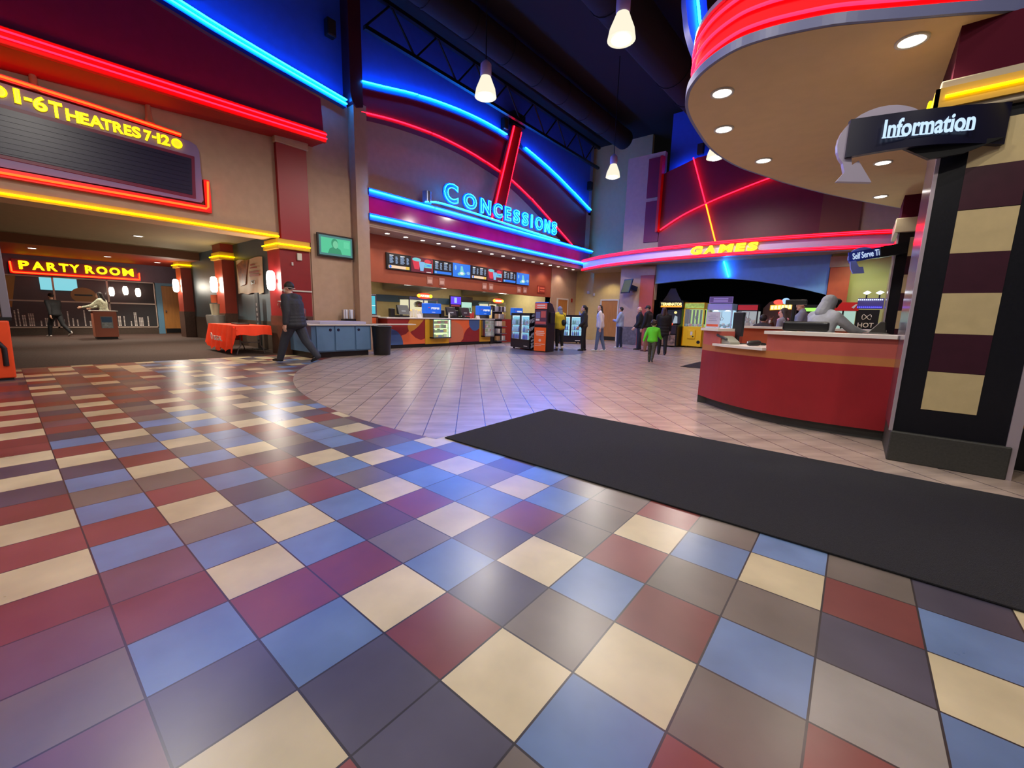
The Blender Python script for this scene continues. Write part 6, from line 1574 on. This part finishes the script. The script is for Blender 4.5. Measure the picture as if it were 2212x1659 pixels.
# ---------------------------------------------------------------- pendant lamps
def pendant(x, y, label):
    z = 6.0
    t = thing('pendant_lamp', label, 'pendant lamp', (x, y, z + .6))
    MB().cyl((x, y, z + .62), (x, y, 9.6), .012).build('cord', [BLKM], t)
    MB().lathe([(.10, 0), (.12, .03), (.12, .24), (.09, .28), (.02, .34)], (x, y, z + .30), 18).build('ballast', [M('ballast_lilac', (170, 168, 205), .4)], t)
    MB().lathe([(.24, -.10), (.21, .06), (.15, .2), (.11, .3)], (x, y, z), 24).build('shade', [glow('shade_glow', (1.0, .93, .72), 1.0)], t)
    MB().ell((x, y, z - .04), (.20, .20, .12), 0, 18, 10).build('bulb', [glow('bulb_glow', (1.0, .95, .82), 30)], t)
pendant(-3.75, 7.35, 'glowing pendant lamp hanging nearest the red round canopy, largest of the white lamps')
pendant(-6.95, 7.35, 'glowing pendant lamp hanging before the blue concession arch')
pendant(-7.05, 13.8, 'smallest glowing pendant lamp hanging before the pale far corner')
pendant(-3.85, 13.95, 'glowing pendant lamp partly cut by the tan canopy edge above the games wall')
# ---------------------------------------------------------------- people
SKIN = M('skin', (196, 148, 122), .5)
SKIN2 = M('skin_pale', (206, 160, 140), .5)
EYE = M('eye_dark', (30, 22, 20), .3)
LIP = M('lip', (150, 98, 88), .5)
def person(label, loc, h, head, legs=((8, 4), (-6, 6)), arms=((5, 8, 15, 0), (5, 8, 15, 0)), lean=4, yaw=0, nod=0, top=(60, 60, 64), bottom=(50, 56, 80), shoe=(30, 28, 28), hair='short', haircol=(34, 24, 20), skin=None, vox=.012, bulk=1.0, hood=False, hem=.50, sleeve='long', child=False, gap=None, cuff=None):
    """head: world direction faced; legs (hip, knee) degrees; arms (flex, outward, elbow, inward)"""
    skin = skin or SKIN
    rz = math.atan2(-head[0], head[1])
    t = thing('person', label, 'person', (loc[0], loc[1], 0), None, rz)
    B = Matrix.Translation((loc[0], loc[1], 0)) @ Matrix.Rotation(rz, 4, 'Z')
    hs = 1.28 if child else 1.0                       # head size factor
    J = {}
    hipz = .52 * h
    J['pel'] = Vector((0, 0, hipz))
    low = 9
    for s, nm, (a, k) in ((-1, 'L', legs[0]), (1, 'R', legs[1])):
        hp = Vector((s * .052 * h, 0, hipz - .01 * h))
        a_, k_ = R(a), R(a - k)
        kn = hp + Vector((s * .006 * h, math.sin(a_), -math.cos(a_))) * .245 * h
        an = kn + Vector((0, math.sin(k_), -math.cos(k_))) * .235 * h
        J['hip' + nm], J['kn' + nm], J['an' + nm] = hp, kn, an
        J['ft' + nm] = R(max(-38, min(0, (a - k) * .8 + 4)))
        heel = an.z - .035 * h
        toe = an.z - .035 * h + math.sin(J['ft' + nm]) * .11 * h
        low = min(low, heel, toe)
    LM = Matrix.Rotation(R(-lean), 4, 'X')
    dz = -low
    def up(v):                                        # torso points lean about the hips
        return LM @ Vector(v) + J['pel']
    chest, neck = up((0, 0, .22 * h)), up((0, .008 * h, .315 * h))
    HM = LM @ Matrix.Rotation(R(yaw), 4, 'Z') @ Matrix.Rotation(R(-nod + lean * .7), 4, 'X')
    hc = neck + (LM @ Vector((0, .012 * h, .068 * h * (hs ** .5)))) + Vector((0, 0, 0))
    for s, nm, (f, b, e, inw) in ((-1, 'L', arms[0]), (1, 'R', arms[1])):
        sh = up((s * .108 * h * (.6 + .4 * bulk), 0, .270 * h))
        f_, b_ = R(f), R(b)
        d1 = LM @ Vector((s * math.sin(b_), math.sin(f_) * math.cos(b_), -math.cos(f_) * math.cos(b_)))
        f2, b2 = R(f + e), R(b - inw)
        d2 = LM @ Vector((s * math.sin(b2), math.sin(f2) * math.cos(b2), -math.cos(f2) * math.cos(b2)))
        el = sh + d1 * .168 * h; wr = el + d2 * .145 * h
        J['sh' + nm], J['el' + nm], J['wr' + nm], J['fd' + nm] = sh, el, wr, d2
    for k in list(J):
        if isinstance(J[k], Vector) and not k.startswith('fd'): J[k] = J[k] + Vector((0, 0, dz))
    z1 = Vector((0, 0, dz)); chest += z1; neck += z1; hc += z1
    U = lambda x, y, z: up((x, y, z)) + z1
    tr = LM.to_3x3()
    def place(mb):
        mb.v = [tuple(B @ Vector(v)) for v in mb.v]; return mb
    def head_pt(x, y, z): return hc + (HM.to_3x3() @ Vector((x, y, z))) * h * hs
    hr = HM.to_3x3()
    # --- body, one continuous surface
    mb = MB()
    mb.ell(U(0, 0, .20 * h), (.096 * h, .062 * h, .11 * h), rot=tr); mb.ell(U(0, .004 * h, .09 * h), (.084 * h, .058 * h, .10 * h), rot=tr)
    mb.ell(U(0, 0, .0), (.088 * h, .062 * h, .07 * h), rot=tr); mb.cap(U(-.085 * h, 0, .272 * h), .036 * h, U(.085 * h, 0, .272 * h), .036 * h)
    mb.cap(U(0, -.004 * h, .27 * h), .036 * h, hc - Vector((0, 0, .03 * h)), .03 * h)
    mb.ell(head_pt(0, -.004, .008), (.042 * h * hs, .052 * h * hs, .056 * h * hs), rot=hr)
    mb.ell(head_pt(0, .012, -.032), (.034 * h * hs, .036 * h * hs, .034 * h * hs), rot=hr)
    mb.cap(head_pt(0, .046, .006), .005 * h * hs, head_pt(0, .056, -.014), .0085 * h * hs)
    mb.ell(head_pt(0, .040, -.054), (.014 * h * hs, .012 * h * hs, .010 * h * hs))
    for s in (-1, 1): mb.ell(head_pt(s * .043, -.006, -.006), (.007 * h * hs, .012 * h * hs, .018 * h * hs), rot=hr)
    for nm, s in (('L', -1), ('R', 1)):
        mb.cap(J['hip' + nm], .048 * h, J['kn' + nm], .031 * h); mb.cap(J['kn' + nm], .030 * h, J['an' + nm], .019 * h)
        mb.cap(J['an' + nm], .019 * h, J['an' + nm] + Vector((0, .02 * h, -.015 * h)), .017 * h)
        mb.cap(J['sh' + nm], .030 * h, J['el' + nm], .023 * h); mb.cap(J['el' + nm], .022 * h, J['wr' + nm], .0145 * h)
        d = J['fd' + nm].normalized(); w = J['wr' + nm]
        sd = d.cross(Vector((s, 0, 0)));  sd = sd.normalized() if sd.length > .1 else Vector((0, 1, 0))
        pn = d.cross(sd).normalized() * (-s)
        if pn.x * s > 0: pn = -pn
        mb.cap(w, .0145 * h, w + d * .03 * h, .0145 * h)
        pc = w + d * .035 * h
        for q in (-1, 0, 1): mb.cap(w + sd * q * .008 * h, .009 * h, w + d * .05 * h + sd * q * .012 * h, .009 * h)
        fr_ = max(.0056 * h, vox * .62)
        for q, ln in ((-1.5, .030), (-.5, .037), (.5, .039), (1.5, .034)):
            b0 = w + d * .052 * h + sd * q * .0105 * h
            b1 = b0 + d * ln * .55 * h + pn * .006 * h; b2 = b1 + d * ln * .4 * h + pn * .014 * h
            mb.cap(b0, fr_, b1, fr_ * .95, n=8); mb.cap(b1, fr_ * .95, b2, fr_ * .8, n=8)
        th = w + d * .018 * h + sd * .016 * h
        mb.cap(th, .008 * h, th + d * .022 * h + sd * .014 * h + pn * .006 * h, fr_, n=8); mb.cap(th + d * .022 * h + sd * .014 * h + pn * .006 * h, fr_, th + d * .042 * h + sd * .016 * h + pn * .012 * h, fr_ * .85, n=8)
    remesh(place(mb), 'body', min(vox, .0105), skin, t, 3)
    # --- eyes, mouth
    for s in (-1, 1): place(MB().ell(head_pt(s * .018, .0425, .006), (.006 * h * hs, .004 * h * hs, .0042 * h * hs), 0, 8, 6)).build('eye', [EYE], t)
    place(MB().ell(head_pt(0, .046, -.034), (.011 * h * hs, .003 * h * hs, .003 * h * hs), 0, 8, 6)).build('mouth', [LIP], t)
    # --- trousers
    g = .012 * h
    mb = MB(); mb.ell(U(0, 0, .005 * h), (.094 * h, .070 * h, .075 * h), rot=tr)
    for nm, s in (('L', -1), ('R', 1)):
        mb.cap(J['hip' + nm], .058 * h * bulk ** .75, J['kn' + nm], .040 * h * bulk ** .75)
        end = J['an' + nm] if not gap else J['kn' + nm].lerp(J['an' + nm], gap)
        mb.cap(J['kn' + nm], .040 * h * bulk ** .75, end, .030 * h * bulk ** .75)
    mat = bottom if not isinstance(bottom, tuple) else M('trousers_%d_%d_%d' % bottom, bottom, .75, noise=.12, scale=14, bump=.6, bscale=22)
    remesh(place(mb), 'trousers', vox, mat, t, 8)
    # --- top
    mb = MB(); k = bulk
    for q in range(6): mb.ell(U(0, .003 * h, (.205 - .021 * q) * h), ((.112 - .0016 * q) * h * k, (.078 - .0006 * q) * h * k, .09 * h), rot=tr)
    for q in (0, .33, .66, 1): mb.ell(U(0, .003 * h, .08 * h + ((hem - .5) * h + .035 * h - .08 * h) * q), ((.104 + .012 * q) * h * k, (.078 + .007 * q) * h * k, .06 * h), rot=tr)
    mb.cap(U(-.088 * h * k, 0, .268 * h), .042 * h, U(.088 * h * k, 0, .268 * h), .042 * h); mb.cap(U(-.06 * h, 0, .285 * h), .038 * h, U(.06 * h, 0, .285 * h), .038 * h); mb.cap(U(0, 0, .27 * h), .045 * h, U(0, 0, .305 * h), .040 * h)
    nk = U(0, 0, .298 * h)
    for nm in 'LR':
        mb.cap(J['sh' + nm], .040 * h, nk, .040 * h); mb.cap(J['sh' + nm], .042 * h, U((-.05 if nm == 'L' else .05) * h, 0, .2 * h), .07 * h)
        mb.cap(J['sh' + nm], .039 * h * k ** .5, J['el' + nm], .034 * h * k ** .5)
        if sleeve == 'long': mb.cap(J['el' + nm], .035 * h * k ** .5, J['el' + nm].lerp(J['wr' + nm], .93), .026 * h * k ** .5)
    if hood:
        mb.ell(U(0, -.045 * h, .285 * h), (.066 * h, .04 * h, .05 * h))
    tm = top if not isinstance(top, tuple) else M('top_%d_%d_%d' % top, top, .8, noise=.10, scale=10, bump=.7, bscale=18)
    remesh(place(mb), 'top', vox, tm, t, 12)
    # --- shoes
    sm = M('shoe_%d_%d_%d' % shoe, shoe, .5)
    for nm in 'LR':
        a = J['an' + nm]; ft = J['ft' + nm]
        toe = Vector((0, math.cos(ft), math.sin(ft)))
        mb = MB(); b = a + Vector((0, 0, -.018 * h))
        mb.cap(b - toe * .018 * h, .021 * h, b + toe * .055 * h - Vector((0, 0, .002 * h)), .021 * h); mb.cap(b + toe * .05 * h, .022 * h, b + toe * .088 * h - Vector((0, 0, .006 * h)), .015 * h)
        mb.cap(a + Vector((0, 0, .012 * h)), .024 * h, b, .023 * h)
        o = remesh(place(mb), 'shoe', max(.008, vox * .7), sm, t, 3)
        if cuff: place(MB().cap(a + Vector((0, 0, .035 * h)), .033 * h, a + Vector((0, 0, .045 * h)), .033 * h)).build('boot_cuff', [M('cuff_%d' % cuff[0], cuff, .8)], t)
    # --- hair or head covering
    hm = M('hair_%d_%d_%d' % haircol, haircol, .6, noise=.2, scale=30)
    mb = MB(); nmv = 'hair'
    cap_ = lambda e, zc=.018, yc=-.012: mb.ell(head_pt(0, yc, zc), ((.046 + e) * h * hs, (.052 + e) * h * hs, (.052 + e) * h * hs), rot=hr)
    if hair == 'short': cap_(.002, .020, -.014)
    elif hair == 'curly':
        cap_(.006, .022, -.012); rr = random.Random(9)
        for q in range(34):
            a, b = rr.uniform(0, 2 * PI), rr.uniform(-.15, 1.5)
            v = Vector((math.cos(a) * math.cos(b) * .052, math.sin(a) * math.cos(b) * .058 - .014, math.sin(b) * .056 + .022))
            if v.y > .03 and v.z < .035: continue
            mb.ell(head_pt(*v), (.012 * h * hs,) * 3, 0, 8, 6)
    elif hair in ('long', 'pony', 'bun'):
        cap_(.003, .018, -.015)
        if hair == 'long':
            for s in (-1, 1):
                mb.cap(head_pt(s * .040, -.015, .005), .018 * h, head_pt(s * .055, -.018, -.09), .024 * h); mb.cap(head_pt(s * .055, -.018, -.09), .024 * h, head_pt(s * .056, .012, -.20), .016 * h)
            mb.cap(head_pt(0, -.04, .0), .034 * h, head_pt(0, -.055, -.10), .040 * h); mb.cap(head_pt(0, -.055, -.10), .040 * h, head_pt(0, -.06, -.21), .022 * h)
        elif hair == 'pony':
            mb.ell(head_pt(0, -.066, .01), (.026 * h, .026 * h, .028 * h)); mb.cap(head_pt(0, -.07, .0), .026 * h, head_pt(0, -.075, -.12), .016 * h)
        else: mb.ell(head_pt(0, -.05, .05), (.028 * h,) * 3)
    elif hair == 'beanie':
        nmv = 'beanie'; cap_(.006, .022, -.006); mb.ell(head_pt(0, -.002, .07), (.02 * h, .02 * h, .012 * h))
    elif hair == 'cap':
        nmv = 'cap'; cap_(.005, .02, -.006); mb.ell(head_pt(0, .06, .024), (.034 * h, .03 * h, .006 * h), rot=hr)
    elif hair == 'scarf':
        nmv = 'headscarf'; cap_(.008, .006, -.012); mb.ell(head_pt(0, -.02, -.05), (.056 * h, .058 * h, .05 * h)); mb.cap(head_pt(0, -.03, -.05), .05 * h, head_pt(0, -.03, -.09), .062 * h)
    elif hair == 'hood':
        nmv = 'hood'; hm = tm; cap_(.009, .010, -.016); mb.cap(head_pt(0, -.022, -.02), .056 * h, head_pt(0, -.03, -.085), .06 * h)
    elif hair == 'bald': mb.ell(head_pt(0, -.03, -.012), (.044 * h, .03 * h, .028 * h), rot=hr)
    # keep the face free: cut away what lies in front of the face
    inv = hr.inverted()
    o = remesh(place(mb), nmv, vox * .8, hm, t, 3)
    face_c = B @ head_pt(0, 0, 0)
    Rw = (B.to_3x3() @ hr); Ri = Rw.inverted()
    import bmesh
    bm = bmesh.new(); bm.from_mesh(o.data)
    lim = (.026 if hair in ('hood', 'scarf') else .014) * h * hs
    kill = []
    for f in bm.faces:
        q = Ri @ (f.calc_center_median() - face_c)
        zc_ = q.z / (h * hs); yc_ = q.y; xc_ = abs(q.x) / (h * hs)
        topz = .040 if hair in ('short', 'curly', 'long', 'pony', 'bun') else (.022 if hair in ('beanie', 'cap') else .044)
        if hair in ('hood', 'scarf'):
            if yc_ > lim and zc_ < topz and xc_ < .040 and zc_ > -.07: kill.append(f)
        elif hair in ('beanie', 'cap'):
            if zc_ < topz and yc_ > .0 and zc_ < .012: kill.append(f)
        elif yc_ > lim and zc_ < topz and xc_ < .046 and zc_ > -.08: kill.append(f)
    bmesh.ops.delete(bm, geom=kill, context='FACES'); bm.to_mesh(o.data); bm.free()
    so = o.modifiers.new('thick', 'SOLIDIFY'); so.thickness = .004; so.offset = -1
    def world_pt(v): return B @ v
    return t, J, head_pt, B, U

def norm2(a, b):
    l = math.hypot(a, b); return (a / l, b / l)
LEFT = (-.772, -.635)
AWAY = (-.632, .775)
def mixd(l, a):
    return norm2(LEFT[0] * l + AWAY[0] * a, LEFT[1] * l + AWAY[1] * a)

# the walking man
t, J, HP, B, U = person('man in a black beanie and dark jacket striding past the red column with a cup', (-9.56, 4.12), 1.83, mixd(.97, .12), ((26, 8), (-22, 16)), ((-6, 10, 14, 0), (30, 10, 84, 8)), 5, 6, 0, (44, 46, 54), (50, 54, 66), (26, 26, 28), 'beanie', (22, 22, 26), SKIN2, .011, 1.42, True, .43)
mb = MB()
for s in (-1, 1):
    mb.tube([B @ HP(s * .048, -.052, .0), B @ HP(s * .054, -.004, .008), B @ HP(s * .036, .045, -.018)], .005, 6)
mb.tube([B @ HP(-.048, -.052, .0), B @ HP(0, -.068, -.004), B @ HP(.048, -.052, .0)], .005, 6)
mb.ell(B @ HP(0, .038, -.03), (.05, .05, .04)); mb.build('face_mask', [M('mask_white', (220, 214, 210), .7)], t)
mb = MB(); mb.box(-.004, .004, -.08, .08, -.006, .006)
M4 = B @ Matrix.Translation(U(-.165, .02, .03)) @ Matrix.Rotation(R(35), 4, 'X'); xf_mb(mb, M4).build('pocket_zip', [M('zip_white', (190, 190, 195), .4)], t)
c = B @ (J['wrR'] + J['fdR'] * .13)
q = thing('paper_cup', 'paper drink cup with white lid held up by the walking man', 'cup', tuple(c))
MB().lathe([(.028, -.08), (.038, .06)], c, 16).build('cup', [M('cup_red', (170, 60, 60), .5)], q)
MB().lathe([(.041, .06), (.041, .07), (.034, .082)], c, 16).build('lid', [WHITE], q)
# corridor
person('person dressed all in black walking in front of the party room window', (-22.2, 1.3), 1.62, mixd(.98, .1), ((24, 14), (-20, 26)), ((-18, 8, 10, 0), (20, 10, 40, 0)), 6, 0, 6, (14, 14, 17), (14, 14, 18), (190, 180, 170), 'short', (22, 18, 18), SKIN, .014, 1.05, False, .47)
t, J, HP, B, U = person('worker in a pale patterned top with long dark hair standing behind the salmon podium', (-20.85, 2.42), 1.66, mixd(.85, -.3), ((2, 2), (-2, 2)), ((52, 8, 30, 0), (48, 8, 34, 0)), 6, 0, 4, M('top_pattern', (176, 176, 150), .8, noise=.5, scale=30), (40, 40, 46), (30, 30, 30), 'long', (30, 20, 18), SKIN, .014)
# the queue
t, J, HP, B, U = person('person in grey headscarf and yellow vest carrying a black bag beside the ticket kiosk', (-7.95, 12.3), 1.56, mixd(.45, .9), ((3, 3), (-3, 3)), ((18, 8, 40, 8), (6, 10, 20, 0)), 3, 12, 0, M('top_vest', (206, 186, 40), .7, noise=.08), (18, 18, 22), (66, 52, 44), 'scarf', (120, 126, 150), SKIN2, .013, 1.1, False, .44, 'none', False, .8, (220, 214, 206))
mb = MB()
for nm in 'LR': mb.cap(B @ J['shL' if nm == 'L' else 'shR'].lerp(J['el' + nm], .25), .058, B @ J['el' + nm], .05); mb.cap(B @ J['el' + nm], .05, B @ J['el' + nm].lerp(J['wr' + nm], .93), .036)
remesh(mb, 'sleeves', .014, M('sleeve_black', (18, 18, 22), .8), t)
q = thing('shoulder_bag', 'black shoulder bag on the back of the yellow vest', 'bag', tuple(B @ U(.06, -.16, .1)))
mb = MB(); mb.ell(B @ U(.05, -.15, .13), (.12, .06, .11)); remesh(mb, 'pouch', .015, M('bag_black', (24, 24, 28), .6), q)
MB().tube(spline([B @ U(.14, -.14, .2), B @ U(.14, -.10, .36), B @ U(.05, -.02, .47), B @ U(-.02, .0, .46)], 4), .012).build('strap', [M('bag_black', (24, 24, 28), .6)], q)
person('young woman in dark olive jacket with black ponytail standing in the queue', (-7.42, 13.03), 1.62, mixd(.98, .1), ((4, 3), (-3, 4)), ((2, 8, 42, 16), (2, 8, 38, 16)), 1, 0, -2, (44, 42, 38), (24, 24, 28), (18, 18, 18), 'pony', (18, 15, 16), SKIN2, .013, 1.05, False, .47, 'long', False, .9)
person('young woman in white sweater and blue jeans with long black hair', (-6.9, 13.25), 1.63, mixd(.8, .3), ((9, 4), (-9, 6)), ((-14, 8, 22, 10), (-6, 8, 15, 0)), 2, 55, 0, (214, 210, 218), (88, 106, 142), (225, 225, 225), 'long', (20, 16, 18), SKIN2, .013, 1.06, False, .46)
person('man with short dark hair in a light blue shirt, arms folded, before the wooden door', (-7.2, 15.45), 1.64, mixd(.9, .4), ((3, 2), (-4, 3)), ((22, 8, 78, 62), (22, 8, 72, 62)), -2, 0, -4, (150, 166, 200), (34, 42, 70), (190, 190, 190), 'short', (26, 20, 20), SKIN, .013, 1.08, False, .47)
person('person in a black jacket with thin fair hair standing closest to the salmon pilaster', (-6.35, 15.35), 1.66, mixd(.9, .2), ((3, 2), (-3, 3)), ((8, 6, 30, 0), (8, 6, 30, 0)), 2, 0, 4, (18, 18, 22), (36, 40, 58), (30, 28, 30), 'bald', (200, 176, 160), SKIN2, .014, 1.12, False, .46)
t, J, HP, B, U = person('man in a dark cap, black jacket and tan trousers seen from behind', (-5.78, 14.75), 1.68, mixd(.75, .7), ((4, 3), (-4, 3)), ((6, 8, 14, 0), (6, 8, 14, 0)), 3, 22, 10, (16, 16, 22), (140, 100, 80), (84, 46, 36), 'cap', (22, 22, 26), SKIN, .013, 1.15, False, .47)
person('woman all in black with long brown hair near the shooting arcade machine', (-4.92, 13.85), 1.58, mixd(-.2, 1), ((4, 3), (-8, 6)), ((6, 6, 20, 0), (6, 6, 20, 0)), 2, -30, 0, (15, 14, 18), (17, 17, 20), (26, 24, 24), 'long', (58, 36, 30), SKIN2, .014, 1.12, False, .36)
CAMO = M('camo_trousers', (70, 72, 58), .8, noise=.55, scale=26)
person('small boy in a bright green sweatshirt and camouflage trousers running toward the arcade', (-4.2, 11.07), 1.14, mixd(-.45, .9), ((16, 10), (-20, 24)), ((-22, 14, 20, 0), (20, 12, 50, 0)), 7, -10, 0, M('top_green', (92, 214, 40), .75, noise=.06), CAMO, (60, 62, 60), 'curly', (46, 28, 24), SKIN2, .010, 1.1, False, .47, 'long', True)
# behind the counter
t, J, HP, B, U = person('worker with a grey hood pulled up, leaning over the till behind the information desk', (-.42, 6.95), 1.58, mixd(-.97, .12), ((4, 3), (-4, 4)), ((62, 10, 20, 6), (66, 6, 18, 2)), 12, -4, 14, (148, 152, 160), (40, 44, 60), (60, 60, 60), 'hood', (148, 152, 160), SKIN, .010, 1.12, False, .47)
mb = MB(); mb.ell(B @ HP(0, .045, .035), (.06, .05, .04)); mb.cap(B @ HP(.0, .05, .03), .04, B @ HP(.0, .058, -.01), .02); remesh(mb, 'fringe', .01, M('hair_20_16_16', (20, 16, 16), .6), t)
person('man with brown hair in a grey top standing behind the hooded worker', (-.93, 11.2), 1.70, mixd(.75, .5), ((3, 2), (-3, 3)), ((20, 8, 40, 0), (20, 8, 40, 0)), 4, 20, 8, (118, 124, 140), (50, 56, 80), (60, 50, 44), 'short', (62, 36, 28), SKIN, .014, 1.15, False, .47)
t, J, HP, B, U = person('woman with a pink scarf and grey coat beyond the rear counter', (-1.10, 9.95), 1.48, mixd(.5, .8), ((3, 2), (-3, 3)), ((10, 8, 30, 0), (10, 8, 30, 0)), 5, 20, 12, (128, 130, 150), (50, 50, 60), (60, 50, 44), 'long', (50, 34, 30), SKIN2, .014, 1.1)
MB().tube([B @ (U(0, 0, .43) + Vector((.075 * math.cos(a), .02 + .085 * math.sin(a), .012 * math.sin(2 * a)))) for a in [k * PI / 8 for k in range(16)]], .03, 8, closed=True).build('scarf', [M('scarf_pink', (220, 150, 170), .85)], t)
person('child in a dark top with black hair looking at the ride beyond the counter', (-1.72, 11.3), 1.33, mixd(-.6, .7), ((3, 2), (-3, 3)), ((20, 8, 40, 0), (20, 8, 40, 0)), 6, 0, 0, (52, 52, 60), (40, 44, 60), (50, 50, 50), 'short', (26, 20, 20), SKIN2, .013, 1.1, False, .47, 'long', True)
